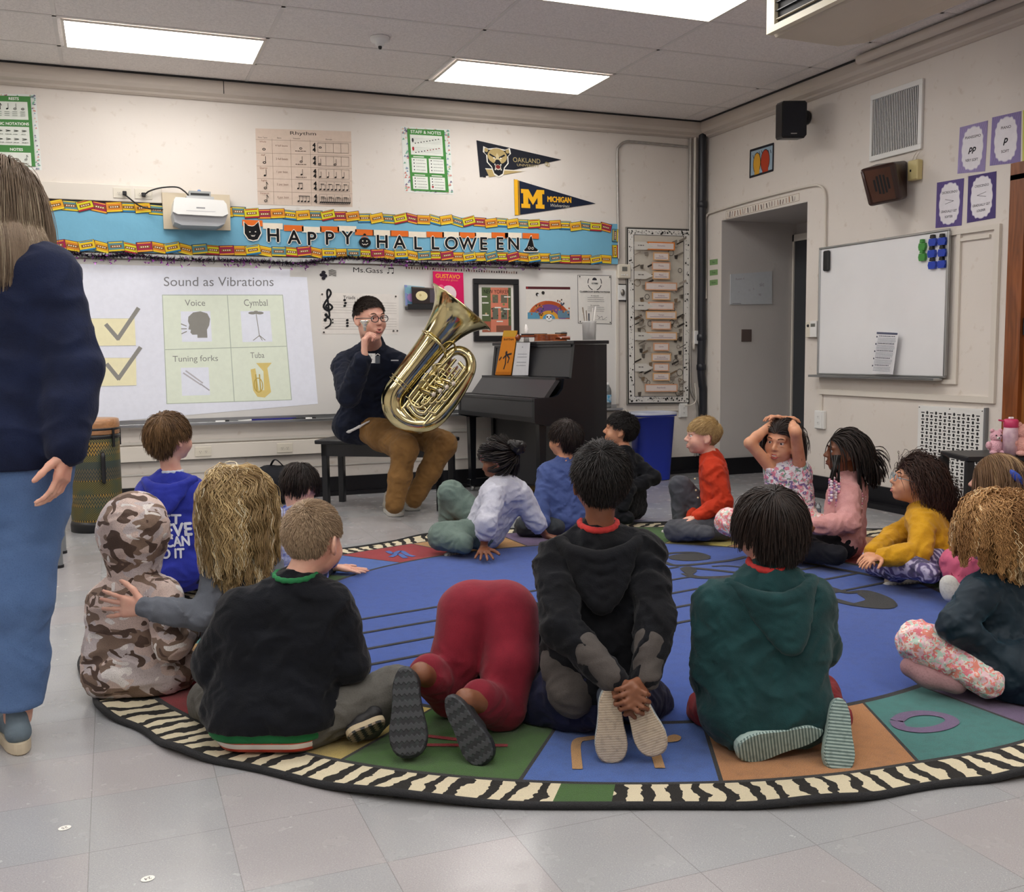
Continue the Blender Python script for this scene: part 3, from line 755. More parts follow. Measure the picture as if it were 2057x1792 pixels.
# head profile, mouth, sound lines
a.poly([(.20, .20), (.24, .16), (.30, .15), (.355, .17), (.375, .22), (.365, .28), (.345, .32), (.345, .395), (.265, .395), (.265, .365), (.225, .365), (.21, .345), (.215, .32), (.195, .315), (.205, .275), (.195, .24)], GRY, emit=E_)
for yy in (.285, .31, .335): a.line([(.14, .31 + (yy - .31) * 1.8), (.18, yy)], .008, GRY, emit=E_)
a.disc(.73, .168, .035, GRY, ry=.012, emit=E_); a.disc(.79, .168, .035, GRY, ry=.012, emit=E_); a.disc(.76, .158, .02, GRY, ry=.01, emit=E_)
a.line([(.76, .17), (.775, .39)], .006, GRY, emit=E_)
for dx in (-.055, .045, .02): a.line([(.775, .38), (.775 + dx, .425)], .006, GRY, emit=E_)
a.line([(.14, .72), (.27, .83)], .012, '#b3b0b5', emit=E_); a.line([(.16, .70), (.285, .815)], .012, '#b3b0b5', emit=E_); a.line([(.27, .825), (.335, .885)], .01, '#a3a1a8', emit=E_)
a.poly([(.73, .64), (.86, .64), (.82, .69), (.835, .92), (.78, .97), (.72, .96), (.69, .9), (.68, .7), (.72, .69), (.735, .9), (.78, .9), (.785, .72)], '#d4bf78', emit=E_)
a.ring(.735, .85, .035, .008, '#b79f52', ry=.06, emit=E_); a.line([(.72, .75), (.72, .9)], .01, '#b79f52', emit=E_); a.line([(.75, .75), (.75, .9)], .01, '#b79f52', emit=E_)
for q in (((100, 640), (270, 640), (273, 694), (100, 696)), ((100, 719), (273, 719), (274, 774), (100, 778))):
    setq(*q); a.rect(0, 0, 1, 1, '#e6dfba', emit=E_); a.line([(0, 0), (1, 0)], .004, '#b9b6a8', emit=E_); a.line([(0, 1), (1, 1)], .004, '#b9b6a8', emit=E_)
    a.line([(.66, .24), (.79, .74)], .05, GRY, emit=E_); a.line([(.79, .74), (1.05, -.36)], .05, GRY, emit=E_)
    a.text('e', .49, .3, .14, GRY, emit=E_); a.text('n', .49, .62, .14, GRY, emit=E_)
a.build('projected_slide', None, 'projected slide headed Sound as Vibrations on the whiteboard', 'projection')

# things on the whiteboard --------------------------------------------------------
def sheet(name, q, w0=.0125, paper='#ece8e2', fr=FRONT, th=.001):
    qq = fq(*q) if fr is FRONT else rq(*q); return Art(fr, qq, w0, th, paper)
a = Art(FRONT, fq((708, 534), (792, 537), (792, 553), (708, 550)), .0122, .0001, None)
a.text('Ms.Gass', .36, .5, .62, '#2b2b2b', w=.70, emit=0); a.note(.84, .75, .6, '#2b2b2b'); a.note(.95, .75, .6, '#2b2b2b'); a.line([(.855, .15), (.97, .15)], .03, '#2b2b2b')
a.build('board_writing', None, 'handwritten name in black marker high on the whiteboard', 'writing')
a = Art(FRONT, fq((640, 538), (676, 540), (676, 566), (640, 564)), .0125, .004, None)
for x, y, r in ((.25, .35, .12), (.15, .55, .12), (.33, .6, .13), (.25, .8, .11)): a.disc(x, y, r, '#26242e', ry=r * .8)
for k in range(4): a.line([(.55, .2 + k * .12), (.72, .12 + k * .12), (.95, .2 + k * .12)], .04, '#5c5b57')
a.build('magnet', None, 'small dark note-shaped magnets left of the handwritten name', 'magnet')
a = sheet('x', ((643, 588), (800, 592), (800, 671), (645, 671)), paper='#e9e4de')
for base in (.22, .62):
    for k in range(5): a.line([(.02, base + k * .065), (.97, base + k * .065)], .004, '#b9b3ad')
a.text('Triads', .36, .10, .085, '#2b2b2b')
def treble(a, x, y, s, c='#1f1f22'):
    pts = [(.0, .5), (.02, .72), (-.1, .72), (-.08, .62)]; a.line([(x + p[0] * s, y + p[1] * s * 1.5) for p in smooth_path([np.array(q) for q in [(-.12, .66), (-.04, .74), (.06, .68), (-.03, -.62), (.06, -.85), (.14, -.6), (-.12, -.1), (-.2, .2), (0, .4), (.2, .2), (.04, .0), (-.1, .16), (.0, .28)]], 4)], s * .09, c)
    a.disc(x - .1 * s, y + .66 * s * 1.5, s * .08, c)
treble(a, .09, .27, .27)
a.line([(x, y) for x, y in smooth_path([np.array(q) for q in [(.045, .66), (.08, .60), (.12, .66), (.11, .78), (.05, .86)]], 4)], .02, '#1f1f22'); a.disc(.05, .66, .02, '#1f1f22'); a.disc(.145, .65, .01, '#1f1f22'); a.disc(.145, .72, .01, '#1f1f22')
for x, y in ((.30, .17), (.31, .24), (.30, .31), (.33, .66), (.33, .73), (.33, .80)): a.disc(x, y, .018, '#1f1f22', ry=.014, rot=15)
for x, y in ((.02, .04), (.96, .05), (.93, .92), (.98, .92), (.03, .96)): a.disc(x, y, .012, '#55534f')
a.build('music_chart', None, 'white staff chart with clefs headed Triads behind the tuba player', 'chart')
a = sheet('x', ((812, 534), (1040, 545), (1040, 551), (812, 541)), paper='#ded9d4')
r_ = random.Random(4)
for k in range(44): x = .01 + k * .0225; a.rect(x, .1 + .3 * r_.random(), x + .010, .9, r_.choice(['#6a4a47', '#41363a', '#a38a7c', '#7a2f36']))
a.build('paper_strip', None, 'narrow strip of little instrument pictures under the garland', 'paper strip')
def book(q, cover, label, draw, w0=.05, th=.012):
    a = Art(FRONT, fq(*q), w0, th, cover); draw(a); return a.build('picture_book', None, label, 'book', 'books on the small wall shelf')
b = MB(); l, r = fuv(812, 618, .06)[0], fuv(872, 618, .06)[0]; zz = fuv(812, 616, .06)[1]
b.box((l + .02, zz - .022, .013), (r + .06, zz - .0, .095), M_BLACK, FRONT); b.box((l + .02, zz, .088), (r + .06, zz + .02, .095), M_BLACK, FRONT); tag(b.build('ledge_shelf'), 'short black picture ledge on the whiteboard behind the tuba', 'shelf')
def d1(a):
    a.rect(0, 0, .12, 1, '#8a93c9'); a.rect(.02, .1, .4, .4, '#7fb0c4'); a.rect(.1, .45, .9, .9, '#5d86a8'); a.disc(.3, .6, .2, '#b08ac0')
book(((810, 573), (850, 577), (851, 616), (812, 614)), '#9cc0cf', 'pale blue picture book leftmost on the wall ledge', d1, .03)
def d2(a):
    a.disc(.42, .45, .26, '#efe3b0', ry=.2); a.disc(.36, .42, .05, '#cdbb83'); a.rect(0, .86, 1, 1, '#1c201e'); a.scribble(.1, .9, .93, .05, '#d7d7cf'); a.rect(.78, .08, .98, .8, '#57505a'); a.rect(.02, .02, .98, .06, '#6a6159')
book(((822, 577), (868, 580), (868, 616), (824, 616)), '#38302f', 'dark picture book with a round moon on the wall ledge', d2, .062)
def d3(a):
    a.text('GUSTAVO', .48, .12, .11, '#f4a03a', w=.8, bold=.04); a.text('the shy ghost', .52, .22, .05, '#f08a6a', w=.6); a.disc(.5, .6, .25, '#f0d8dd'); a.disc(.25, .45, .1, '#f05a8a')
book(((866, 546), (926, 549), (928, 620), (868, 617)), '#d81e62', 'bright pink book lettered GUSTAVO behind the tuba bell', d3, .045)
# framed magazine cover
t = thing('framed_poster', 'black-framed magazine cover poster behind the piano', 'framed poster', FW(994, 685))
q = fq((948, 560), (1039, 560), (1040, 685), (951, 687)); (l, tp), (r, _) = q[0], q[1]; bt = q[2][1]
b = MB(); bw = .045
for bx in ((l, bt, r, bt + bw), (l, tp - bw, r, tp), (l, bt + bw, l + bw, tp - bw), (r - bw, bt + bw, r, tp - bw)): b.box((bx[0], bx[1], .014), (bx[2], bx[3], .04), M_BLACK, FRONT, bev=.003)
b.build('frame', t)
a = Art(FRONT, [(l + bw, tp - bw), (r - bw, tp - bw), (r - bw, bt + bw), (l + bw, bt + bw)], .015, .006, '#e8e4dc')
a.rect(.10, .06, .93, .93, '#5d6b4a'); a.rect(.35, .06, .85, .93, '#d9836a')
for x0, x1 in ((.40, .56), (.64, .82)):
    a.rect(x0, .20, x1, .36, '#6f6a5a'); a.rect(x0, .45, x1, .68, '#6a6f62')
a.rect(.10, .72, .35, .93, '#a9624c'); a.rect(.5, .8, .93, .93, '#8a5a48')
for k in range(24):
    x, y = r_.uniform(.12, .9), r_.uniform(.2, .9); a.disc(x, y, r_.uniform(.01, .035), r_.choice(['#3c4a34', '#7e8d5c', '#553a35', '#c9b08a']))
a.text('NEW YORKER', .52, .14, .075, '#1c1c1c', w=.72)
for x, y in ((.16, .24), (.82, .24), (.2, .36), (.55, .45), (.8, .48), (.2, .60), (.6, .72)): a.rect(x - .09, y - .012, x + .09, y + .012, '#e9e7df')
a.build('print', t)
# rainbow poster
a = sheet('x', ((1055, 577), (1144, 578), (1146, 642), (1056, 642)), paper='#e7e3dc')
a.rect(0, -.02, 1, .06, '#5c2f33'); a.disc(.03, .02, .02, '#a5343a')
for r, c in ((.47, '#b9562f'), (.38, '#77508f'), (.27, '#7d4f90'), (.2, '#e0a63a'), (.13, '#5ba3c9')): a.disc(.5, .98, r, c, a0=0, a1=180, n=24, ry=r * .78)
a.disc(.5, .98, .47, '#c8643a', a0=95, a1=180, ry=.37); a.disc(.5, .98, .36, '#7a528f', a0=0, a1=180, ry=.28); a.disc(.5, .98, .22, '#dfa43c', a0=0, a1=180, ry=.17); a.disc(.5, .98, .14, '#57a0c8', a0=0, a1=180, ry=.1)
a.rect(.03, .78, .3, .98, '#5f9cbb'); a.rect(.7, .72, .97, .95, '#6a8ba0')
for k in range(46): x = r_.choice([r_.uniform(.2, .36), r_.uniform(.66, .97), r_.uniform(.05, .95)]); y = r_.uniform(.35, .85) if x > .6 else r_.uniform(.55, .9); a.disc(x, y, .016, r_.choice(['#8a4a33', '#59463c', '#b0663f', '#3c4f66', '#c98f5a']), ry=.02)
a.disc(.5, .94, .07, '#f4f4f2'); a.disc(.46, .92, .018, '#202020'); a.disc(.54, .92, .018, '#202020'); a.disc(.5, .97, .012, '#202020')
a.disc(.25, .22, .035, '#33302f'); a.disc(.38, .17, .035, '#33302f'); a.disc(.27, .24, .02, '#eee')
a.build('rainbow_poster', None, 'small poster of a crowd forming a rainbow above the piano', 'poster')
# expectations poster
a = sheet('x', ((1159, 553), (1226, 554), (1227, 651), (1160, 649)), paper='#e8e5df')
a.line([(.0, .0), (1, 0), (1, 1), (0, 1), (0, 0)], .012, '#3a3a40'); 
a.disc(.5, .10, .07, '#33333a', a0=0, a1=180); a.ring(.5, .15, .2, .02, '#33333a', a0=200, a1=250); a.ring(.5, .15, .2, .02, '#33333a', a0=290, a1=340); a.ring(.5, .15, .2, .02, '#33333a', a0=150, a1=185); a.ring(.5, .15, .2, .02, '#33333a', a0=-5, a1=30)
a.text('OTTERS', .5, .165, .03, '#33333a', bold=.05); a.text('CLASSROOM EXPECTATIONS', .5, .34, .028, '#26262c', w=.9, bold=.06)
a.text('Be respectful', .5, .42, .024, '#26262c'); a.text('Be responsible', .5, .62, .024, '#26262c')
for y in (.46, .50, .54, .66, .70, .74): a.scribble(.28, .78, y, .008, '#77757a')
a.line([(.55, .83), (.62, .86), (.6, .9), (.7, .84), (.72, .92), (.85, .86)], .008, '#55535a'); a.line([(.45, .92), (.85, .92)], .006, '#88868a')
for x in (.05, .95):
    for y in (.03, .97): a.disc(x, y, .02, '#4a4a4a')
a.build('expectations_poster', None, 'white poster headed CLASSROOM EXPECTATIONS right of the rainbow', 'poster')
# controls right of the whiteboard
t = thing('thermostat', 'cream wall control box with a display above the light switch', 'thermostat', FW(1250, 548))
c = fuv(1250, 546); b = MB(); b.box((c[0] - .062, c[1] - .06, .0122), (c[0] + .062, c[1] + .062, .045), M_CREAM, FRONT, bev=.006); b.build('casing', t)
b = MB(); b.box((c[0] - .025, c[1] + .002, .0452), (c[0] + .025, c[1] + .04, .047), mat('lcd_grey', '#6c6d66', .3), FRONT); b.build('display', t)
for k in range(3):
    b = MB(); b.box((c[0] - .035 + k * .025, c[1] - .035, .0452), (c[0] - .02 + k * .025, c[1] - .025, .048), M_WHITEP, FRONT); b.build('button', t)
t = thing('light_switch', 'black-rimmed white switch plate beneath the wall control box', 'light switch', FW(1246, 588))
c = fuv(1247, 588); b = MB(); b.box((c[0] - .048, c[1] - .075, .0122), (c[0] + .048, c[1] + .075, .018), M_BLACK, FRONT); b.build('back_plate', t)
b = MB(); b.box((c[0] - .04, c[1] - .066, .0182), (c[0] + .04, c[1] + .066, .023), M_WHITEP, FRONT, bev=.002); b.build('faceplate', t)
b = MB(); b.ball(FRONT.p(c[0] + .005, c[1], .028), .02, mat('steel_knob', '#8d8983', .3, metal=.8), scale=(1, .6, 1.5)); b.build('switch', t)

# posters on the painted wall -----------------------------------------------------
def confetti_border(a, bw=.1, seed=1, n=70, cols=('#7fb59b', '#d58f86', '#8fa6b8', '#7a6a8a', '#e0c0b0')):
    r_ = random.Random(seed); by = bw * a.W / a.H
    for k in range(n):
        s = r_.choice('lrtb'); 
        x, y = {'l': (r_.uniform(.01, bw), r_.random()), 'r': (r_.uniform(1 - bw, .99), r_.random()), 't': (r_.random(), r_.uniform(.01, by)), 'b': (r_.random(), r_.uniform(1 - by, .99))}[s]
        e = bw * .28; ey = e * a.W / a.H
        x = min(max(x, e), 1 - e); y = min(max(y, ey), 1 - ey)
        a.poly([(x - e * .8, y + ey * .5), (x + e * .8, y + ey * .2), (x, y - ey * .8)], r_.choice(cols))
a = sheet('x', ((-70, 186), (72, 190), (84, 342), (-70, 338)), .001, '#e9ede9'); confetti_border(a, .07, 5, 150)
a.rect(.05, .03, .92, .955, '#4f8a4c')
for (y0, y1, tt) in ((.10, .34, 'RESTS'), (.43, .68, 'MUSIC NOTATIONS'), (.77, .95, 'NOTES')):
    a.rect(.08, y0 + .005, .87, y1, '#e6ebe2'); a.text(tt, .87 if len(tt) > 6 else .68, y0 - .035, .035, '#eef3ea', align='r' if len(tt) > 6 else 'c', bold=.05)
for k in range(7): a.note(.14 + k * .11, .20, .07, '#2a2f2a', kind=k % 4); a.rect(.10 + k * .11, .235, .17 + k * .11, .243, '#9aa39a'); a.rect(.10 + k * .11, .26, .17 + k * .11, .268, '#9aa39a'); a.rect(.10 + k * .11, .285, .17 + k * .11, .293, '#9aa39a')
for rr in (.49, .60):
    for k in range(7): x = .14 + k * .11; a.line([(x - .03, rr - .01), (x + .03, rr), (x - .03, rr + .01)], .008, '#2f342f'); a.scribble(x - .04, x + .05, rr + .045, .009, '#8d958d')
for k in range(7): a.note(.14 + k * .11, .87, .06, '#2a2f2a', kind=(k + 1) % 4); a.scribble(.10 + k * .11, .19 + k * .11, .92, .008, '#8d958d')
a.build('music_poster', None, 'green poster of rests and notes cut off by the left edge of the photo', 'poster')
a = sheet('x', ((513, 258), (705, 264), (708, 416), (518, 411)), .001, '#d9c6b6')
a.text('Rhythm', .49, .045, .045, '#33302e', w=.27)
for x, tt in ((.07, 'Note Types'), (.24, 'Beats'), (.42, 'Notation'), (.76, 'Example')): a.text(tt, x, .115, .018, '#5d544e')
rows = [.145, .32, .49, .655, .825, .99]
for y in rows[:5]: a.line([(0, y), (1, y)], .003, '#9c8a7c')
for x in (.165, .355, .56): a.line([(x, .13), (x, .99)], .003, '#9c8a7c')
for i, (nm, bt_) in enumerate((('Whole', '4 full beats'), ('Half', '2 full beats'), ('Quarter', '1 per beat'), ('Eighth', '2 per beat'), ('Sixteenth', '4 per beat'))):
    y = rows[i]; h = .1
    a.text(nm, .07, y + .025, .022, '#8d5f4d'); a.text(bt_, .26, y + .07, .026, '#8a6f62', wmax=.17)
    a.note(.08, y + .125, .08, '#2d2927', kind=(2, 1, 0, 3, 3)[i]); 
    if i < 3: a.note(.46, y + .10, .07, '#2d2927', kind=(2, 1, 0)[i]); a.scribble(.40, .53, y + .135, .01, '#7a6a60')
    else:
        n_ = (0, 0, 0, 2, 4)[i]; 
        for k in range(n_): a.note(.42 + k * .035, y + .12, .07, '#2d2927')
        a.line([(.425, y + .05), (.43 + (n_ - 1) * .036, y + .05)], .008, '#2d2927')
    a.text('4', .60, y + .05, .055, '#1d1b1a', bold=.08); a.text('4', .60, y + .11, .055, '#1d1b1a', bold=.08)
    for k in range(5): a.line([(.64 + k * .082, y + .02), (.64 + k * .082, y + .145)], .003, '#6e625a')
    a.line([(.64, y + .02), (.97, y + .02)], .003, '#6e625a'); a.line([(.64, y + .145), (.97, y + .145)], .003, '#6e625a')
    m_ = (1, 2, 4, 8, 16)[i]
    for k in range(m_):
        x = .655 + k * .33 / m_; 
        if i == 0: a.note(x + .01, y + .08, .07, '#2d2927', kind=2)
        else: a.note(x, y + .125, .07, '#2d2927', kind=1 if i == 1 else 0)
    if i >= 3:
        for k in range(4): a.line([(.66 + k * .082, y + .055), (.695 + k * .082, y + .055)], .008, '#2d2927')
        if i == 4:
            for k in range(4): a.line([(.66 + k * .082, y + .07), (.71 + k * .082, y + .07)], .005, '#2d2927')
a.build('rhythm_chart', None, 'large tan handwritten chart headed Rhythm above the banner', 'chart')
a = sheet('x', ((805, 254), (903, 260), (911, 391), (813, 386)), .001, '#e8ece6'); confetti_border(a, .12, 9, 110)
a.poly([(.12, .03), (.88, .02), (.90, .97), (.13, .97)], '#4d9048')
a.rect(.17, .115, .83, .42, '#e9ede4'); a.text('STAFF & NOTES', .5, .07, .045, '#edf3ea', w=.62, bold=.03)
for b_ in (.17, .31):
    for k in range(4): a.line([(.2, b_ + k * .022), (.8, b_ + k * .022)], .003, '#8a8f88')
    for k in range(9): a.disc(.27 + k * .06, b_ + .075 - k * .010, .013, '#26262a' if b_ < .2 or k < 4 else '#8d3036', ry=.010)
a.disc(.22, .33, .02, '#b03038', ry=.04); a.disc(.22, .2, .02, '#3a3a3e', ry=.04)
for x0 in (.17, .52):
    for y0, y1 in ((.47, .69), (.75, .945)):
        a.rect(x0, y0, x0 + .31, y1, '#e9ede4'); a.rect(x0 + .04, y0 - .03, x0 + .26, y0 - .012, '#cfe0c9')
        for k in range(4): yy = y0 + .03 + k * (y1 - y0) / 4.4; a.disc(x0 + .05, yy, .012, '#2c2c30'); a.scribble(x0 + .09, x0 + .29, yy, .008, '#8b9089')
a.disc(.57, .90, .02, '#b03038')
a.build('music_poster', None, 'green staff and notes poster with confetti edge above the banner', 'poster')
# pennants
def pennant(pts, base, label, draw):
    q = [fuv(*p) for p in pts]; a = Art(FRONT, [q[0], (q[0][0] + (q[1][0] - q[0][0]), q[0][1]), (q[1][0], q[2][1]), q[2]], .001, .0, None)
    a.mb.prism([q[0], q[2], q[1]], .001, .005, ink(base), FRONT); a.w = .0052; draw(a); return a.build('pennant', None, label, 'pennant', 'felt college pennants')
def p1(a):
    a.poly([(.0, .0), (.035, .02), (.07, 1.0), (.035, 1.0)], '#20222c')
    a.poly([(.075, .775), (.52, .775), (.11, .985)], '#b6a06c'); a.poly([(.07, .75), (.56, .75), (.52, .775), (.072, .775)], '#e8e4d6')
    def face(s, c, dx=0, dy=0):
        P_ = [(-.10, -.30), (-.155, -.36), (-.165, -.20), (-.13, -.12), (-.13, .08), (-.08, .22), (-.055, .42), (.0, .50), (.055, .42), (.08, .22), (.13, .08), (.13, -.12), (.165, -.20), (.155, -.36), (.10, -.30), (.0, -.34)]
        a.poly([(.225 + x * s + dx, .50 + y * s * .98 + dy) for x, y in P_], c)
    face(1.0, '#e9e6dc'); face(.90, '#1b1d24'); 
    a.disc(.225, .40, .115, '#b6a06c', ry=.085); a.disc(.10 + .0, .25, .022, '#b6a06c'); a.disc(.35, .25, .022, '#b6a06c')
    a.poly([(.225, .30), (.27, .52), (.225, .60), (.18, .52)], '#cdbd92')
    a.line([(.14, .36), (.20, .44)], .018, '#1b1d24'); a.line([(.31, .36), (.25, .44)], .018, '#1b1d24'); a.disc(.185, .45, .012, '#f0ede0', ry=.007); a.disc(.265, .45, .012, '#f0ede0', ry=.007)
    a.disc(.225, .545, .03, '#1b1d24', ry=.022); a.disc(.225, .68, .055, '#1b1d24', ry=.06); a.disc(.225, .70, .035, '#d9d3c0', ry=.03); a.disc(.225, .69, .028, '#7d2f2c', ry=.022)
    for x in (.19, .26): a.poly([(x - .008, .61), (x + .008, .61), (x, .67)], '#f4f1e6'); a.poly([(x - .008, .78), (x + .008, .78), (x, .72)], '#f4f1e6')
    a.text('OAKLAND', .575, .46, .13, '#b6a678', w=.33); a.text('UNIVERSITY', .59, .60, .07, '#b6a678', w=.27); a.ring(.815, .52, .018, .006, '#b6a678'); a.ring(.835, .54, .018, .006, '#b6a678')
pennant(((957, 282), (1127, 321), (964, 356)), '#20222c', 'black pennant with a snarling bear lettered OAKLAND UNIVERSITY', p1)
def p2(a):
    Y = '#f0b323'
    a.rect(.0, .01, .045, .99, Y); a.rect(.055, .03, .06, .98, Y)
    M_ = [(0, 0), (.32, 0), (.5, .42), (.68, 0), (1, 0), (1, .22), (.91, .22), (.91, .78), (1, .78), (1, 1), (.62, 1), (.62, .78), (.70, .78), (.70, .42), (.5, .82), (.30, .42), (.30, .78), (.38, .78), (.38, 1), (0, 1), (0, .78), (.09, .78), (.09, .22), (0, .22)]
    w_ = a._lay(); vs = [a.fr.p(*a.at(.08 + x * .28, .26 + y * .52), w_) for x, y in M_]
    tris = [(0, 1, 22, 23), (22, 1, 14, 21)] if False else None
    import mathutils.geometry as mg
    tri = mg.tessellate_polygon([[Vector((x, -y, 0)) for x, y in M_]])
    out = []
    for t_ in tri:
        p_ = [vs[i] for i in t_]; nn = np.cross(p_[1] - p_[0], p_[2] - p_[0]); out.append(t_ if nn @ a.fr.w > 0 else tuple(t_)[::-1])
    a.mb.add(vs, out, ink(Y))
    a.text('MICHIGAN', .545, .50, .15, Y, w=.29, bold=.05); a.text('Wolverines', .545, .67, .09, '#c9c6b8', w=.24, shear=.3)
pennant(((1032, 360), (1196, 409), (1034, 433)), '#1b2338', 'navy pennant with a yellow M lettered MICHIGAN', p2)

# bulletin board ---------------------------------------------------------------
t = thing('bulletin_board', 'long blue paper bulletin board with cassette-tape edging', 'bulletin board', FW(650, 515))
bl, br_ = fuv(-120, 450)[0], fuv(1238, 490)[0]; bt, bb = fuv(650, 428)[1] - .0, fuv(650, 518)[1]
bt, bb = 2.232, 1.885
M_BLUEP = mat('blue_backing_paper', '#74b3d0', .7, bump=.6, bscale=9, var=.06, vscale=4)
b = MB(); b.box((bl, bb, .012), (br_, bt, .03), M_BLUEP, FRONT); b.build('backing', t)
b = MB(); b.box((bl, bb - .045, .012), (fuv(1203, 530)[0], bb - .012, .04), M_ALU, FRONT); b.build('rail', t)
TAPE = ['#e8c62c', '#e3a72e', '#5a8a93', '#d9d12f', '#a02850', '#d98a35']; SUB = ['#2f7fb0', '#e9d23c', '#e0c530', '#b03038', '#e9a33a', '#e9c52e']
def cassette(u, v, w, h, ang, k, wz):
    M1, M2, MD = ink(TAPE[k % 6]), ink(SUB[k % 6]), ink('#8a5a2c'); F = Frame(FRONT.p(u, v, wz), (math.cos(ang), 0, math.sin(ang)), (-math.sin(ang), 0, math.cos(ang)), (0, -1, 0))
    b = MB(); b.box((-w / 2, -h / 2, 0), (w / 2, h / 2, .002), ink('#3c2f38'), F)
    b.box((-w / 2 + .003, -h / 2 + .003, .002), (w / 2 - .003, h / 2 - .003, .0024), M1, F); b.box((-w / 2 + .003, -h / 2 + .003, .0024), (w / 2 - .003, -h / 2 + .014, .0026), M2, F); b.box((-w / 2 + .01, h / 2 - .013, .0024), (w / 2 - .01, h / 2 - .006, .0026), M2, F)
    b.box((-w * .34, -.010, .0024), (w * .34, .010, .0028), MD, F)
    for x in (-.2, -.07, .07, .2): b.box((x * w - .004, -.004, .0028), (x * w + .004, .004, .0031), ink('#f3ead2'), F)
    return b
u = bl + .05; k = 0; r_ = random.Random(11)
while u < br_ - .03:
    for vv, z_ in ((bt - .03, 0), (bb + .035, 3)):
        b = cassette(u, vv + r_.uniform(-.006, .006), .112, .074, r_.uniform(-.16, .16) + (.13 if k % 2 else -.1), k + z_, .031 + (k % 2) * .0032); b.build('border_tape', t)
    u += .097; k += 1
for i, vv in enumerate((bt - .10, bb + .11)): cassette(br_ - .03, vv, .11, .06, 1.57 + .08 * (i - .5), i + 2, .035).build('border_tape', t)

# HAPPY HALLOWEEN banner -----------------------------------------------------------
t = thing('letter_banner', 'black letter banner spelling HAPPY HALLOWEEN on the blue board', 'banner', FW(780, 485, -.04))
seq = [('cat', 508, 466), ('H', 549, 472), ('A', 591, 476), ('P', 627, 479), ('P', 663, 478), ('Y', 698, 477), ('pumpkin', 733, 484), ('H', 768, 485), ('A', 803, 486), ('L', 840, 488), ('L', 875, 488), ('O', 907, 488), ('W', 940, 489), ('E', 972, 489), ('E', 1005, 489), ('N', 1032, 489), ('hat', 1067, 490)]
for i, (g, px, py) in enumerate(seq):
    c = fuv(px, py, .045); pz = c[1] + .068; a = Art(FRONT, [(c[0] - .075, c[1] + .09), (c[0] + .075, c[1] + .09), (c[0] + .075, c[1] + .045), (c[0] - .075, c[1] + .045)], .036, .0015, '#e2702a' if i % 2 == 0 else '#eee3cf')
    a.build('strip', t)
    Q = [(c[0] - .055, c[1] + .06), (c[0] + .055, c[1] + .06), (c[0] + .055, c[1] - .06), (c[0] - .055, c[1] - .06)]
    a = Art(FRONT, Q, .042, .0, None); K = '#151517'; Wt = '#f1ebdf'
    if len(g) == 1:
        a.text(g, .5, .5, .86, Wt, bold=.085); a.k += 8; a.text(g, .5, .5, .84, K, bold=.03)
    elif g == 'cat':
        for s, c_ in ((1.12, Wt), (1.0, K)):
            a.poly([(.5 + (x - .5) * s, .5 + (y - .5) * s) for x, y in [(-.05, -.1), (.2, .12), (.45, .15), (.6, .12), (.9, -.15), (.98, .3), (1.05, .55), (.8, .95), (.5, 1.02), (.2, .95), (-.05, .6)]], c_)
        a.disc(.3, .5, .05, Wt, ry=.035); a.disc(.68, .48, .05, Wt, ry=.035); a.line([(.38, .7), (.46, .78), (.5, .7), (.56, .78), (.64, .68)], .03, Wt)
    elif g == 'pumpkin':
        a.disc(.5, .6, .44, K, ry=.36); a.disc(.5, .1, .1, K); a.line([(.25, .3), (.5, .18), (.75, .3)], .05, '#e2702a'); a.disc(.35, .5, .05, Wt); a.disc(.65, .5, .05, Wt); a.line([(.3, .68), (.42, .76), (.5, .7), (.58, .76), (.72, .66)], .04, Wt)
    else:
        for s, c_ in ((1.12, Wt), (1.0, K)): a.poly([(.5 + (x - .5) * s, .5 + (y - .5) * s) for x, y in [(-.1, .95), (.15, .72), (.45, .0), (.55, -.05), (.75, .68), (1.08, .9), (1.0, 1.0), (.0, 1.02)]], c_)
        a.ring(.35, .78, .09, .03, Wt); a.ring(.62, .8, .08, .03, Wt)
    a.build('letter' if len(g) == 1 else {'cat': 'cat_cutout', 'pumpkin': 'pumpkin_cutout', 'hat': 'hat_cutout'}[g], t)

# garland ---------------------------------------------------------------------------
M_TIN = mat('black_tinsel', '#17131f', .25, metal=.6); M_TINP = mat('purple_tinsel', '#7a2f86', .2, metal=.8)
path = smooth_path([FW(x, y, -.06) for x, y in ((60, 497), (130, 507), (200, 515), (260, 512), (330, 519), (430, 522), (520, 524), (590, 530), (640, 524), (700, 517), (760, 522), (820, 526), (880, 531), (950, 530), (1010, 529), (1060, 532), (1083, 532))], 14)
r_ = np.random.default_rng(5); L = len(path); V_, F_, MI = [], [], []
for k in range(5200):
    c = path[r_.integers(L)] + r_.normal(0, .004, 3); d = nrm(r_.normal(0, 1, 3)); l = r_.uniform(.012, .034); s = nrm(np.cross(d, r_.normal(0, 1, 3))) * r_.uniform(.0015, .003)
    o = len(V_); V_ += [c - s, c + s, c + d * l + s * .4, c + d * l - s * .4]; F_.append((o, o + 1, o + 2, o + 3)); MI.append(1 if r_.random() < .16 else 0)
for k in range(90):
    c = path[r_.integers(L)] + V(0, -.01, -r_.uniform(.02, .05)); 
    for q in range(3):
        d = nrm(r_.normal(0, 1, 3) * V(1, .4, 1)); s = nrm(np.cross(d, V(0, 1, 0))) * .003; o = len(V_); V_ += [c - s, c + s, c + d * .014 + s * .7, c + d * .014 - s * .7]; F_.append((o, o + 1, o + 2, o + 3)); MI.append(1)
me = mesh_from(V_, np.array(F_), 'tinsel'); me.materials.append(M_TIN); me.materials.append(M_TINP); me.polygons.foreach_set('material_index', np.array(MI, dtype=np.int32))
o = link('tinsel_garland', me); tag(o, 'black and purple tinsel garland along the bottom of the blue board', 'garland')

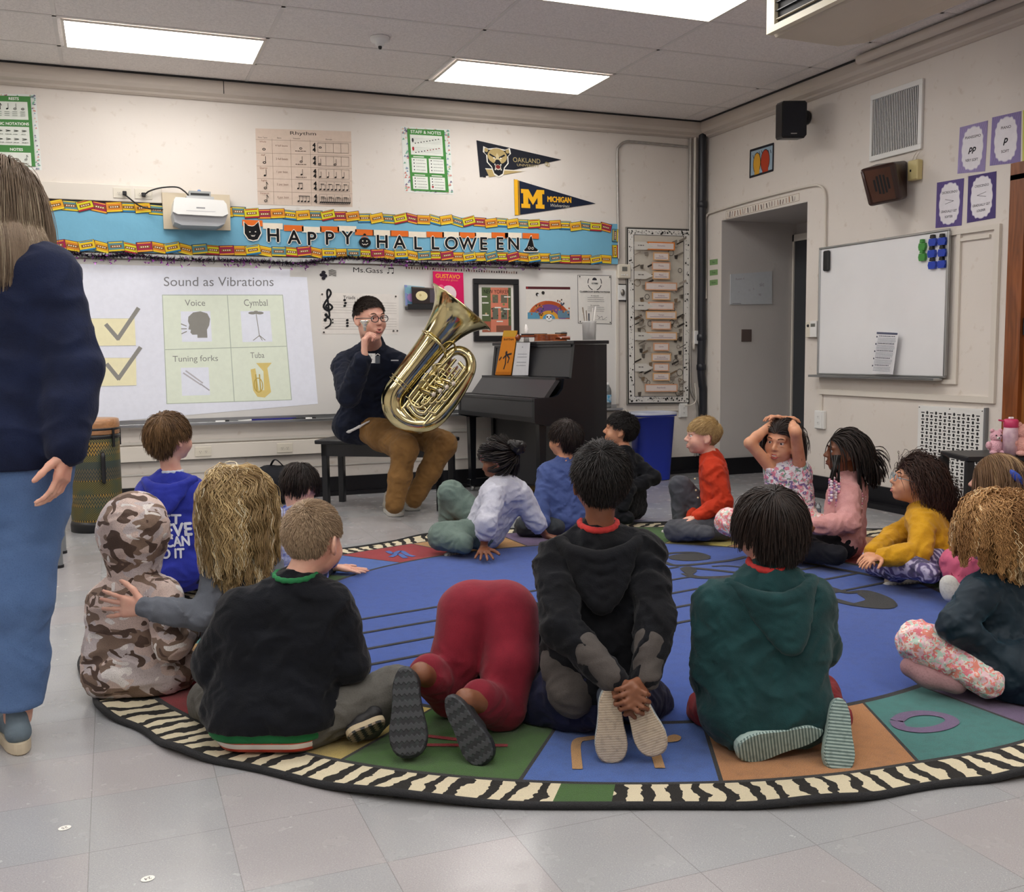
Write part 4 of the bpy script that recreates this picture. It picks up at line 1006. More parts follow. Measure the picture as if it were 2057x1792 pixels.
# projector -----------------------------------------------------------------------------
t = thing('projector', 'white short-throw projector on a wall plate over the blue board', 'projector', FW(395, 440))
b = MB(); q = [fuv(*p, .05) for p in ((325, 387), (461, 392), (463, 463), (329, 460))]; b.prism(q[::-1], .032, .062, mat('cream_plate', '#cdbfa6', .5), FRONT); b.build('wall_plate', t)
y0, y1 = .062, .34; (ul, vt), (ur, vb) = fuv(347, 401, .2), fuv(452, 440, .2)
pr = [(ul, vt - .02), (ul + .012, vt), (ur - .02, vt - .01), (ur, vt - .035), (ur + .01, vb + .02), (ur - .03, vb), (ul + .02, vb + .005), (ul - .01, vb + .02)]
b = MB(); b.prism(pr[::-1], y0, y1, M_WHITEP, FRONT); b.build('body', t)
lo = fuv(400, 457, .2)[1]
b = MB(); b.prism([(ul - .012, vb + .02), (ul + .02, vb + .004), (ur - .03, vb), (ur + .01, vb + .02), (ur - .015, lo + .02), (ur - .06, lo), (ul + .05, lo), (ul + .0, lo + .02)][::-1], y0, y1 - .03, mat('grey_projector_underside', '#b4b6ba', .35, var=.05), FRONT); b.build('lens_housing', t)
b = MB(); b.box(((ul + ur) / 2 - .03, vt - .075, y1), ((ul + ur) / 2 + .03, vt - .065, y1 + .001), ink('#9a9a9c'), FRONT); b.box((ul + .08, vb + .03, y1), (ur - .08, vb + .034, y1 + .001), ink('#c5c5c7'), FRONT); b.build('badge', t)
b = MB(); b.box((ul + .09, vt + .0, .1), (ur - .08, vt + .022, .27), M_ALU, FRONT); b.box((ul + .11, vt + .022, .12), (ur - .10, vt + .06, .26), mat('mount_grey', '#9fa2a2', .4, metal=.5), FRONT); b.box((ul + .12, vt + .03, .2601), (ur - .11, vt + .045, .262), M_SLOT, FRONT); b.ball(FRONT.p(ul + .185, vt + .066, .2), .014, ink('#6d8cc0')); b.build('mount_arm', t)

# tall tempo chart -------------------------------------------------------------------------
t = thing('tall_chart', 'tall narrow chart with a music-note border and peach word cards', 'chart', FW(1320, 805))
q = fq((1258, 459), (1383, 463), (1381, 809), (1260, 810)); b = MB(); b.prism([(q[3][0] - .012, q[3][1] - .012), (q[2][0] + .012, q[2][1] - .012), (q[1][0] + .012, q[1][1] + .012), (q[0][0] - .012, q[0][1] + .012)], .001, .022, mat('grey_frame', '#97948d', .4, metal=.3), FRONT); b.build('frame', t)
a = Art(FRONT, q, .0222, .001, '#cdc5b8')
a.rect(0, 0, 1, 1, '#ece9e3'); a.rect(.095, .034, .905, .962, '#17171a'); a.rect(.105, .037, .895, .959, '#cfc8bb')
a.line([(0, 0), (1, 0), (1, 1), (0, 1), (0, 0)], .014, '#17171a')
r_ = random.Random(21)
for k in range(260):
    s = k % 4; x, y = ((r_.uniform(.02, .08), r_.random()), (r_.uniform(.92, .98), r_.random()), (r_.random(), r_.uniform(.008, .028)), (r_.random(), r_.uniform(.968, .99)))[s]
    if r_.random() < .7: dx, dy = r_.uniform(-.02, .02), r_.uniform(-.008, .008); a.line([(x, y), (x + dx, y + dy)], .006, '#33302e')
    else: a.disc(x, y, r_.uniform(.008, .016), '#2a2826', n=8)
for k in range(120):
    x, y = r_.choice([r_.uniform(.13, .36), r_.uniform(.66, .87)]), r_.uniform(.05, .95); c = r_.choice(['#5f5850', '#8a8176', '#3c3733', '#a99e92', '#7d6a55'])
    w = r_.random()
    if w < .4: a.line([(x - .05, y + .01), (x + .05, y - .008)], r_.uniform(.008, .03), c)
    elif w < .7: a.ring(x, y, r_.uniform(.02, .05), .008, c, n=12)
    else: a.poly([(x - .03, y - .01), (x + .03, y - .014), (x + .02, y + .012), (x - .02, y + .01)], c)
rws = [(.096, .2, 'Dynamics', '#e8873c'), (.155, .11, 'Forte', 0), (.21, .13, 'Presto', 0), (.262, .12, 'Piano', 0), (.325, .24, 'Allegro', 0), (.38, .13, 'Andante', 0), (.437, .19, 'Adagio', 0), (.49, .23, 'Tempo', 0), (.55, .14, 'Vivace', 0), (.61, .24, 'Largo', 0), (.672, .11, 'Lento', 0), (.733, .14, 'Crescendo', 0), (.79, .11, 'Coda', 0), (.845, .12, 'Fermata', 0), (.91, .25, 'Ritardando', 0)]
for i, (y, hw, tx, c) in enumerate(rws):
    a.rect(.51 - hw - .02, y - .022, .51 + hw + .02, y + .024, c or ('#e3b483' if i % 2 else '#dfa985')); a.rect(.51 - hw, y - .015, .51 + hw, y + .018, '#e9dcd6'); a.text(tx, .51, y - .001, .009, '#84617d', wmax=hw * 1.6)
    if i and i % 2: a.rect(.51 - hw * .8, y + .009, .51 + hw * .8, y + .012, '#9c8a96')
    if i % 3 == 0: a.poly([(.08, y - .02), (.26, y - .02), (.38, y + .005), (.26, y + .025), (.08, y + .025)], '#dcd8d0'); a.scribble(.14, .24, y, .006, '#77726c')
a.build('print', t)

# ================================================================== RIGHT WALL
M_WB2 = mat('whiteboard_enamel_right', '#eeeeef', .25, var=.05, vscale=2.2, coat=.15)
# old blackboard surround painted white: raised trim
b = MB(); l, tpz = ruv(1655, 500)[0], 1.90; r = ruv(2008, 450)[0]; tz_ = ruv(2008, 450)[1]; bz = ruv(1652, 789)[1]
l = ruv(1652, 700)[0]
for bx in ((l - .02, bz - .01, r - .02, bz + .03), (l - .02, tz_ - .03, r - .02, tz_), (r - .0199, bz - .01, r + .02, tz_)): b.box((bx[0], bx[1], .001), (bx[2], bx[3], .022), M_TRIM, RIGHT)
x1 = ruv(1922, 600)[0]; b.box((x1, bz + .13, .001), (x1 + .03, tz_ - .03, .018), M_TRIM, RIGHT); b.box((l, bz + .10, .001), (x1 + .03, bz + .13, .018), M_TRIM, RIGHT); b.box((x1 + .03, 1.80, .001), (r - .06, 1.82, .016), M_TRIM, RIGHT)
tag(b.build('trim_5'), kind='structure')
t = thing('whiteboard', 'aluminium-framed whiteboard on the right wall with blue clips', 'whiteboard', RW(1780, 750))
L_, R_ = ruv(1655, 620)[0], ruv(1908, 620)[0]; T_, B_ = 1.875, .945
b = MB(); b.box((L_, B_, .024), (R_, T_, .036), M_WB2, RIGHT); b.build('panel', t)
b = MB()
for bx in ((L_ - .015, B_ - .012, R_ + .015, B_), (L_ - .015, T_, R_ + .015, T_ + .014), (L_ - .015, B_, L_, T_), (R_, B_, R_ + .018, T_)): b.box((bx[0], bx[1], .023), (bx[2], bx[3], .046), M_ALU, RIGHT, bev=.003)
b.build('frame', t)
b = MB(); b.box((L_ - .05, B_ - .03, .023), (R_ - .02, B_ - .013, .10), M_ALU, RIGHT, bev=.003); b.build('tray', t)
a = Art(RIGHT, [(L_ + .05, T_ - .03), (R_ - .02, T_ - .03), (R_ - .02, B_ + .02), (L_ + .05, B_ + .02)], .036, .0, None)
def wmat(name, c, d): return mat(name, c, d, var=.02)
b = MB(); c = ruv(1661, 524, .05); b.box((c[0] - .032, c[1] - .075, .0365), (c[0] + .028, c[1] + .075, .065), M_BLACK, RIGHT, bev=.008); tag(b.build('board_eraser'), 'black eraser stuck to the top left of the right whiteboard', 'eraser')
M_CB, M_CG = mat('blue_clip_plastic', '#1d3fb0', .35), mat('green_clip_plastic', '#3f8f3a', .4)
for i, (px, py, g) in enumerate(((1854, 494, 1), (1854, 515, 1), (1875, 485, 0), (1894, 483, 0), (1873, 508, 0), (1894, 506, 0), (1874, 531, 0), (1893, 529, 0))):
    c = ruv(px, py, .045); w = .033 if not g else .03; n_ = ['upper', 'lower'][i] if g else ['top left', 'top right', 'middle left', 'middle right', 'bottom left', 'bottom right'][i - 2]
    t = thing('magnet_clip', ('green' if g else 'blue') + ' magnetic clip, ' + n_ + (' of the green pair' if g else ' of the blue six') + ' on the right whiteboard', 'magnet clip', RIGHT.p(c[0], c[1], .04), 'magnetic clips on the right whiteboard')
    b = MB(); M = M_CG if g else M_CB
    b.prism([(c[0] - w * .8, c[1] + .018), (c[0] + w * .8, c[1] + .018), (c[0] + w, c[1] - .005), (c[0] + w * .75, c[1] - .03), (c[0] - w * .75, c[1] - .03), (c[0] - w, c[1] - .005)], .0365, .058, M, RIGHT); b.build('body', t)
    b = MB(); b.prism([(c[0] - w * .5, c[1] + .02), (c[0] + w * .5, c[1] + .02), (c[0] + w * .35, c[1] + .043), (c[0] - w * .35, c[1] + .043)], .04, .062, M_BLACK if not g else M_CG, RIGHT); b.build('lever', t)
a = sheet('x', ((1777, 665), (1823, 667), (1811, 752), (1769, 750)), .075, '#e9e9ec', RIGHT)
a.rect(.04, .02, .96, .07, '#5d6276')
for k in range(5):
    y = .11 + k * .17; a.disc(.07, y + .02, .03, '#4a4d5c'); a.scribble(.15, .9, y, .018, '#4c4f5e'); a.rect(.1, y + .03, .95, y + .032, '#b2b4bd')
    for q in range(4): a.scribble(.12, .95, y + .05 + q * .028, .010, '#8f929e')
a.build('lyric_sheet', None, 'printed sheet standing on the tray of the right whiteboard', 'paper sheet')
# raceway and outlet under it
b = MB(); z0 = ruv(1652, 793)[1]; ul = ruv(1652, 793)[0]; oc = ruv(1651, 843)
b.box((oc[0] - .011, oc[1] + .05, .001), (oc[0] + .011, z0, .016), M_TRIM, RIGHT, bev=.003); tag(b.build('cable_channel'), 'short white cable channel above the right-wall outlet', 'cable channel')
for dz in (.0,): outlet(RIGHT, oc[0], oc[1], .03, 'white double outlet on the right wall beside the braided girl', horiz=False, color=M_WHITEP, sc=1.1)
b = MB(); b.box((oc[0] - .055, oc[1] - .07, .001), (oc[0] + .055, oc[1] + .07, .03), M_WHITEP, RIGHT, bev=.004); tag(b.build('outlet_box'), 'white surface box behind the right-wall outlet', 'outlet box')
# perforated radiator grille
t = thing('vent_grille', 'white perforated metal radiator grille low on the right wall', 'vent grille', RW(1914, 1000))
g0, g1 = ruv(1849, 818), ruv(1979, 822); gb = .02 + ruv(1849, 1040)[1] if False else .16
u0, u1 = g0[0], g1[0] + .01; zt = ruv(1849, 814)[1]
b = MB(); b.box((u0, gb, .001), (u1, zt, .02), M_WHITEP, RIGHT, bev=.002); b.box((u1 + .006, gb, .001), (u1 + .02, zt + .01, .028), mat('grey_edge', '#77787a', .4), RIGHT); b.build('panel', t)
b = MB(); p_ = .0375; rows_ = int((zt - gb - .06) / p_ * 1.0); 
u_lo, u_hi, z_hi = u0 + .035, u1 - .035, zt - .045; cw = (u_hi - u_lo) / 12.5
k = 0; z_ = z_hi
while z_ > gb + .03:
    for j in range(13):
        uu = u_lo + (j + .25) * cw
        if (j + k) % 2: b.prism([(uu + .0095 * math.cos(q), z_ + .0115 * math.sin(q)) for q in np.arange(0, 6.28, .785)], .0202, .0206, M_SLOT, RIGHT)
        else: b.box((uu - cw * .38, z_ - .0035, .0202), (uu + cw * .38, z_ + .0035, .0206), M_SLOT, RIGHT)
    k += 1; z_ -= .0225
o = b.build('perforations', t); tag(o, kind='stuff')
for (du, dz) in ((.012, -.012), ((u1 - u0) / 2, -.012), (u1 - u0 - .012, -.012)):
    b = MB(); b.ball(RIGHT.p(u0 + du, zt + dz, .021), .004, M_SLOT, 8); b.build('screw', t)
# louvred vent
t = thing('vent_grille', 'louvred white vent high on the right wall with dark slots', 'vent grille', RW(1805, 320))
q = [ruv(1753, 190), ruv(1858, 160), ruv(1856, 302), ruv(1752, 322)]; u0, u1 = q[0][0], q[1][0]; z1, z0 = (q[0][1] + q[1][1]) / 2, (q[2][1] + q[3][1]) / 2
b = MB(); fw = .035
for bx in ((u0, z0, u1, z0 + fw), (u0, z1 - fw, u1, z1), (u0, z0 + fw, u0 + fw * .6, z1 - fw), (u1 - fw, z0 + fw, u1, z1 - fw)): b.box((bx[0], bx[1], .001), (bx[2], bx[3], .02), M_WHITEP, RIGHT, bev=.002)
b.build('frame', t)
b = MB(); b.box((u0 + fw * .6, z0 + fw, .001), (u1 - fw, z1 - fw, .004), M_SLOT, RIGHT); b.build('backing', t)
n_ = 27
for k in range(n_):
    uu = u0 + fw * .6 + (k + .5) * (u1 - u0 - 1.6 * fw) / n_; b = MB(); b.box((uu - .0032, z0 + fw, .004), (uu + .0032, z1 - fw, .0065), M_WHITEP, RIGHT); b.build('slat', t)
# speakers
t = thing('wall_speaker', 'black loudspeaker on a swivel bracket high on the right wall', 'loudspeaker', RW(1600, 240))
c = RW(1622, 237); sc_ = P(1591, 242, ((c - CAM) @ CF) - .22)
F = Frame(sc_, nrm(V(.93, -.36, 0)), V(0, 0, 1), nrm(V(-.36, -.93, -.12)))
b = MB(); b.prism([(-.085, -.135), (.07, -.135), (.09, -.11), (.09, .12), (.075, .135), (-.085, .135), (-.095, .12), (-.095, -.12)], -.10, .07, M_BLACK, F); b.build('cabinet', t)
b = MB(); b.prism([(-.085, -.12), (.075, -.12), (.082, -.1), (.082, .11), (.07, .125), (-.08, .125), (-.088, .11), (-.088, -.11)], .0705, .08, mat('speaker_cloth', '#1e1f26', .9, bump=.5, bscale=400), F); b.box((-.03, -.105, .081), (.015, -.098, .083), M_ALU, F); b.build('speaker_grille', t)
b = MB(); b.tube([sc_ + V(.02, .02, -.0), c + V(-.01, 0, 0)], .018, M_BLACK); b.lathe([(.0, 0), (.05, 0), (.055, .015), (.05, .03), (0, .03)], c, (-1, 0, 0), M_BLACK, 20); b.ball(c + V(-.05, 0, 0), .032, M_BLACK); b.build('bracket', t)
t = thing('intercom_speaker', 'old brown wooden intercom speaker tilted on the right wall', 'loudspeaker', RW(1790, 370))
c0 = RW(1790, 368); M_BRW = mat('brown_bakelite', '#55301f', .35, var=.25, vscale=6, coat=.3); M_BRD = mat('dark_brown_bakelite', '#3a2019', .4, var=.2, coat=.2)
dd = (c0 - CAM) @ CF - .26
f = [P(x, y, dd) for x, y in ((1726, 339), (1795, 320), (1822, 398), (1744, 416))]
f = [P(1726, 341, dd - .02), P(1797, 324, dd - .16 + .1), P(1812, 402, dd + .0), P(1745, 416, dd - .02)]
bk = [RW(1757, 330), RW(1823, 322), RW(1823, 398), RW(1765, 405)]
b = MB(); b.add(f + bk, [(0, 3, 2, 1), (4, 5, 6, 7), (0, 1, 5, 4), (1, 2, 6, 5), (2, 3, 7, 6), (3, 0, 4, 7)], M_BRD)
o = b.build('cabinet', t); bv = o.modifiers.new('b', 'BEVEL'); bv.width = .02; bv.segments = 3
uu, vv = nrm(f[1] - f[0] + f[2] - f[3]), nrm(f[0] - f[3] + f[1] - f[2]); ww = nrm(np.cross(uu, vv)); ww = ww if ww @ CF < 0 else -ww; fc = sum(f) / 4
F = Frame(fc, uu, vv, ww); FWd, FHt = np.linalg.norm(f[1] - f[0]) / 2, np.linalg.norm(f[3] - f[0]) / 2
b = MB(); b.prism([(-FWd * .72, -FHt * .82), (FWd * .62, -FHt * .86), (FWd * .68, FHt * .8), (-FWd * .8, FHt * .84)], -.002, .012, M_BRW, F); b.build('front_panel', t)
b = MB()
for k in range(5):
    hgt = FHt * (.3, .46, .5, .46, .3)[k]; x = (k - 2) * .022; b.box((x - .0065, -hgt, .012), (x + .0065, hgt, .0135), M_SLOT, F)
b.build('sound_slots', t)
t = thing('wall_socket_box', 'small yellowed box with thin wires beside the brown speaker', 'junction box', RW(1837, 342)); c = ruv(1837, 342, .03)
b = MB(); b.box((c[0] - .045, c[1] - .065, .001), (c[0] + .045, c[1] + .065, .05), mat('yellowed_plastic', '#d8c98f', .45), RIGHT, bev=.006); b.box((c[0] - .02, c[1] - .01, .0502), (c[0] - .008, c[1] + .005, .052), M_SLOT, RIGHT); b.build('casing', t)
b = MB()
for dx, x2 in ((0, 1848), (6, 1853)): b.tube(smooth_path([RW(1832 + dx, 326, -.02), RW(1836 + dx, 314, -.03), RW(1843 + dx, 304, -.04), RW(x2, 300, -.03)], 5), .003, M_TRIM, n=6)
b.build('wire', t)
# little art print (generic abstract figures-free stand-in)
a = sheet('x', ((1508, 303), (1554, 289), (1553, 342), (1507, 356)), .001, '#9fb6c6', RIGHT)
a.line([(0, 0), (1, 0), (1, 1), (0, 1), (0, 0)], .06, '#2b2a30')
for k in range(9): x = .12 + k * .095; a.line([(x, .12 + abs(k - 4) * .02), (x + .03, .24 + abs(k - 4) * .02)], .02, '#2b2a30')
a.disc(.30, .55, .17, '#2b2a30', ry=.28); a.disc(.30, .55, .15, '#dca63a', ry=.26); a.disc(.66, .55, .2, '#2b2a30', ry=.3); a.disc(.66, .55, .18, '#b8452a', ry=.28); a.rect(.2, .75, .42, .97, '#dca63a'); a.rect(.55, .75, .8, .97, '#b8452a')
a.build('art_print', None, 'small colourful art print in orange and red above the alcove', 'art print')
# dynamics posters
def dyn(q, c, lines, label):
    a = sheet('x', q, .001, c, RIGHT)
    r_ = random.Random(len(label))
    for k in range(14): x = k / 13.; a.line([(x, 0), (max(0, x - .35), 1)], .012, [min(1, v * 1.12) for v in [int(c[i:i + 2], 16) / 255 for i in (1, 3, 5)]])
    n = 96
    for s, cc in ((1.04, '#cfc8dc'), (1.0, '#eeebf0')):
        a.poly([(.5 + s * (.37 + .012 * math.cos(16 * t_)) * math.copysign(abs(math.cos(t_)) ** .7, math.cos(t_)), .5 - s * (.43 + .012 * math.cos(16 * t_)) * math.copysign(abs(math.sin(t_)) ** .75, math.sin(t_))) for t_ in [2 * math.pi * k / n for k in range(n)]], cc)
    for (tx, y, h, w, kind) in lines:
        if kind == 't': a.text(tx, .5, y, h, '#3b3842', w=w, bold=.02)
        elif kind == 'p': a.text(tx, .5, y, h, '#26242b', shear=.28, bold=.05)
        else: 
            sg = -1 if kind == '<' else 1; a.line([(.5 - .16 * sg, y - .05), (.5 + .16 * sg, y), (.5 - .16 * sg, y + .05)], .012, '#3b3842')
    return a.build('dynamics_poster', None, label, 'poster', 'purple music-term posters by the wooden door')
dyn(((1929, 256), (1985, 242), (1979, 344), (1924, 349)), '#9c8fbb', [('PIANISSIMO', .26, .055, .56, 't'), ('pp', .50, .13, 0, 'p'), ('VERY SOFT', .74, .055, .46, 't')], 'lilac poster lettered PIANISSIMO pp VERY SOFT')
dyn(((1994, 236), (2052, 223), (2050, 326), (1989, 333)), '#8e81b0', [('PIANO', .26, .055, .34, 't'), ('p', .50, .14, 0, 'p'), ('SOFT', .74, .055, .26, 't')], 'lilac poster lettered PIANO p SOFT at the right edge')
dyn(((1883, 367), (1937, 358), (1932, 453), (1880, 458)), '#66588f', [('DECRESCENDO', .25, .05, .58, 't'), ('', .45, 0, 0, '>'), ('GRADUALLY GET', .66, .05, .6, 't'), ('SOFTER', .78, .05, .3, 't')], 'purple poster lettered DECRESCENDO GRADUALLY GET SOFTER')
dyn(((1946, 354), (2002, 344), (2000, 438), (1943, 448)), '#55497c', [('CRESCENDO', .25, .05, .5, 't'), ('', .45, 0, 0, '<'), ('GRADUALLY GET', .66, .05, .62, 't'), ('LOUDER', .78, .05, .3, 't')], 'dark purple poster lettered CRESCENDO GRADUALLY GET LOUDER')
a = sheet('x', ((2055, 222), (2100, 212), (2098, 318), (2054, 326)), .001, '#cfd070', RIGHT); a.rect(.1, .1, .9, .9, '#eeeede'); a.build('dynamics_poster', None, 'pale yellow poster cut off by the right edge of the photo', 'poster')
# conduit around the alcove, instrument strip, green labels
pts = [RW(x, y, -.018) for x, y in ((1418, 600), (1417, 500), (1417, 448), (1420, 433), (1432, 426), (1500, 405), (1580, 384), (1630, 373), (1648, 374), (1657, 388), (1658, 420), (1657, 500))]
tubeobj('conduit', pts, .009, M_TRIM, 'white painted conduit arching over the alcove opening', 'conduit')
a = sheet('x', ((1459, 425), (1606, 388), (1606, 403), (1459, 440)), .001, '#e4ddd2', RIGHT)
a.line([(0, 0), (1, 0), (1, 1), (0, 1), (0, 0)], .003, '#a8927c')
r_ = random.Random(8)
for k in range(26): x = .025 + k * .037; a.line([(x, .15 + .2 * r_.random()), (x + r_.uniform(-.01, .01), .85)], r_.uniform(.004, .012), r_.choice(['#8a5a3c', '#4a3d38', '#a3714c', '#6a5048']))
a.build('paper_strip', None, 'strip of little instrument pictures over the alcove opening', 'paper strip')
for (y, h, tx, n_) in ((527, 11, 'Bass', 'top'), (548, 11, 'Treble', 'middle'), (568, 10, 'Rhythm', 'bottom')):
    a = sheet('x', ((1426, y - 5), (1442, y - 7), (1442, y + 4), (1426, y + 6)), .001, '#7fa06c', RIGHT); a.text(tx, .5, .5, .3, '#3e4a38', wmax=.8); a.build('wall_label', None, 'small green label on the right wall, %s of three' % n_, 'label', 'small green labels left of the alcove')
# alcove things
JF = Frame((0, -A0 - .005, 0), (1, 0, 0), (0, 0, 1), (0, -1, 0))
def juv(px, py): q = FW(px, py, -A0 - .006); return (q[0], q[2])
t = Art(JF, [juv(1467, 551), juv(1550, 545), juv(1550, 611), juv(1466, 612)], .001, .008, '#c6cace')
for x, y, h, s in ((.22, .17, .05, 'Room 4'), (.2, .58, .04, 'x'), (.45, .55, .04, '32'), (.55, .5, .06, 's'), (.75, .38, .09, 'sic'), (.7, .7, .05, '98')): t.text(s, x, y, h * 1.4, '#9a8f9c')
t.line([(.05, .97), (.25, .97)], .008, '#55565a')
t.build('small_whiteboard', None, 'small frosted whiteboard hanging inside the alcove', 'whiteboard')
c = juv(1499, 674); b = MB(); b.box((c[0] - .055, c[1] - .055, .0012), (c[0] + .055, c[1] + .055, .008), mat('brown_plate', '#6e5f5a', .35, metal=.3), JF, bev=.003); tag(b.build('wall_plate'), 'brown square blank plate low inside the alcove', 'wall plate')
t = thing('thermostat', 'white thermostat pair at the alcove edge beside the right whiteboard', 'thermostat', RW(1632, 662)); c = ruv(1632, 662, .02)
b = MB(); b.box((c[0] - .075, c[1] - .06, .001), (c[0] - .01, c[1] + .06, .03), M_CREAM, RIGHT, bev=.004); b.box((c[0] - .008, c[1] - .06, .001), (c[0] + .07, c[1] + .065, .04), M_WHITEP, RIGHT, bev=.004); b.build('casing', t)
b = MB(); b.box((c[0] + .005, c[1] + .02, .0402), (c[0] + .055, c[1] + .045, .042), _M['lcd_grey'], RIGHT); b.build('display', t)
b = MB(); b.ball(RIGHT.p(c[0] - .04, c[1] + .03, .03), .012, M_BLACK, 8); b.build('dial', t)

# ================================================================== FURNITURE AND INSTRUMENTS
M_PNO = mat('black_lacquer', '#0e1118', .28, var=.12, vscale=5, coat=.15); M_PNO2 = mat('satin_black_panel', '#38383b', .38, var=.06, vscale=3)
th_ = math.radians(97.5); pu = V(math.cos(th_), math.sin(th_), 0); pv = V(math.sin(th_), -math.cos(th_), 0)
PF = Frame((-2.29, -1.42, 0), pu, pv, (0, 0, 1)); PL = 1.22
t = thing('piano', 'black upright piano standing end-on beside the tuba player', 'piano', PF.p(PL / 2, .3, 0))
SIDE = Frame(PF.o, pv, (0, 0, 1), pu)       # u: depth, v: height, w: along the length
chk = [(0, .625), (0, .80), (.16, .805), (.20, .82), (.235, .86), (.245, .90), (.25, .935), (.31, .935), (.34, 1.18), (.62, 1.18), (.62, .0), (.30, .0), (.30, .60), (.10, .60)]
for nm, w0 in (('side_panel', 0), ('side_panel', PL - .035)):
    b = MB(); b.prism(chk, w0, w0 + .035, M_PNO, SIDE); b.build(nm, t)
b = MB(); b.box((-.012, 1.18, -.01), (.0, 1.18, 0)) if False else None
b = MB(); b.box((.325, 1.182, -.012), (.635, 1.207, PL + .012), M_PNO, SIDE, bev=.004); b.build('lid', t)
b = MB(); b.prism([(.315, .945), (.335, .945), (.36, 1.178), (.345, 1.178)], .036, PL - .036, M_PNO2, SIDE); b.box((.33, 1.165, .036), (.35, 1.18, PL - .036), M_PNO, SIDE); b.build('music_desk', t)
b = MB(); b.prism([(.20, .925), (.33, .925), (.33, .942), (.20, .942)], .036, PL - .036, M_PNO, SIDE); b.build('shelf', t)
b = MB(); b.prism([(.10, .80), (.13, .79), (.235, .92), (.20, .925)], .036, PL - .036, M_PNO2, SIDE); b.build('fallboard', t)
b = MB(); b.box((.0, .63, .036), (.30, .665, PL - .036), M_PNO, SIDE); b.box((.004, .665, .036), (.03, .775, PL - .036), M_PNO2, SIDE); b.box((-.004, .775, .02), (.1, .797, PL - .02), M_PNO, SIDE, bev=.003); b.box((.03, .665, .036), (.14, .78, PL - .036), M_PNO, SIDE); b.build('keybed', t)
b = MB(); b.box((.32, .10, .036), (.335, .63, PL - .036), M_PNO2, SIDE); b.box((.31, .02, .036), (.34, .10, PL - .036), M_PNO, SIDE); b.build('lower_panel', t)
b = MB(); b.box((.60, .02, .036), (.618, 1.18, PL - .036), M_PNO, SIDE); b.build('back_panel', t)
for w in (.03, PL - .09):
    b = MB(); b.prism([(.055, .61), (.065, .10), (.105, .10), (.115, .61)], w, w + .055, M_PNO, SIDE); b.box((.05, .05, w - .003), (.33, .10, w + .058), M_PNO, SIDE, bev=.004); b.build('leg', t)
    b = MB(); b.lathe([(.0, -.012), (.022, -.012), (.022, .012), (.0, .012)], SIDE.p(.085, .026, w + .028), pv, M_ALU, 16); b.build('caster', t)
b = MB()
for k in range(3): b.tube([SIDE.p(.16, .05, PL / 2 - .08 + k * .08), SIDE.p(.33, .06, PL / 2 - .08 + k * .08)], .009, mat('brass_plain', '#b08a3a', .25, metal=1))
b.build('pedals', t)
def on_desk(px, py, d=.30):
    o = SIDE.p(d, 0, 0); r = ray(px, py); n = pv; return CAM + r * (((o - CAM) @ n) / (r @ n))
def desk_frame(d): return Frame(SIDE.p(d, 0, 0), -pu, (0, 0, 1), -pv)
def duv(px, py, d=.30): q = on_desk(px, py, d) - SIDE.p(d, 0, 0); return (q @ -pu, q[2])
a = Art(desk_frame(.30), [duv(1013, 664), duv(1040, 664), duv(1027, 753), duv(996, 753)], .0, .006, '#e8912c')
a.rect(.02, .0, .98, .14, '#d9a83a'); a.text('RHYTHM', .5, .20, .04, '#6b3f1c', w=.7, bold=.1)
for p_ in ([(.35, .62), (.5, .55), (.85, .52)], [(.5, .55), (.55, .75), (.5, .86)], [(.6, .56), (.75, .62), (.7, .72)], [(.1, .66), (.2, .6)]): a.line(p_, .07, '#3a2f33')
a.disc(.5, .5, .07, '#3a2f33'); a.rect(.02, .93, .98, .99, '#d27c22')
a.build('music_book', None, 'orange music book standing open on the piano desk', 'book')
a = Art(desk_frame(.295), [duv(1038, 688, .295), duv(1065, 688, .295), duv(1061, 754, .295), duv(1029, 754, .295)], .0, .001, '#e7e8ec')
a.disc(.48, .14, .03, '#a7a9ae')
for y in (.35, .44, .6, .7): a.scribble(.2, .85, y, .014, '#777a88')
a.build('sheet_music', None, 'white sheet standing beside the orange book on the piano', 'paper sheet')
LZ = 1.2075
# violin lying on the lid
M_VIO = woodmat('violin_varnish', '#9a4a20', '#6d2d12', 4, .25, 0, .5); M_VIT = mat('violin_top', '#b5652b', .25, var=.2, vscale=20, coat=.5)
c = PF.p(.52, .46, LZ + .003); VF = Frame(c, CR * V(1, 1, 0), np.cross(V(0, 0, 1), nrm(CR * V(1, 1, 0))), (0, 0, 1))
t = thing('violin', 'small reddish brown violin lying on top of the piano', 'violin', c, None)
ol = [(-.13, 0), (-.125, .05), (-.10, .078), (-.06, .08), (-.035, .06), (-.01, .048), (.02, .052), (.04, .062), (.075, .065), (.105, .05), (.12, .02), (.122, 0)]
ol = [tuple(p_) for p_ in smooth_path([V(x, y) for x, y in ol] + [V(x, -y) for x, y in ol[::-1][1:-1]], 4, True)]
b = MB(); b.prism(ol, .004, .046, M_VIO, VF); b.prism([(x * 1.02, y * 1.03) for x, y in ol], .046, .052, M_VIT, VF); b.prism([(x * 1.02, y * 1.03) for x, y in ol], .0, .004, M_VIT, VF); b.build('body', t)
b = MB(); b.box((-.24, -.012, .03), (-.10, .012, .05), M_VIO, VF, bev=.004); b.box((-.23, -.013, .05), (-.03, .013, .058), M_BLACK, VF); b.build('neck', t)
b = MB(); b.ball(VF.p(-.255, 0, .03), .024, M_VIO, 12, (1, .6, 1)); [b.tube([VF.p(-.235 + .0 * k, -.04, .035 + k * .008), VF.p(-.235, .04, .035 + k * .008)], .004, M_BLACK, 8) for k in (0, 1)]; b.build('scroll', t)
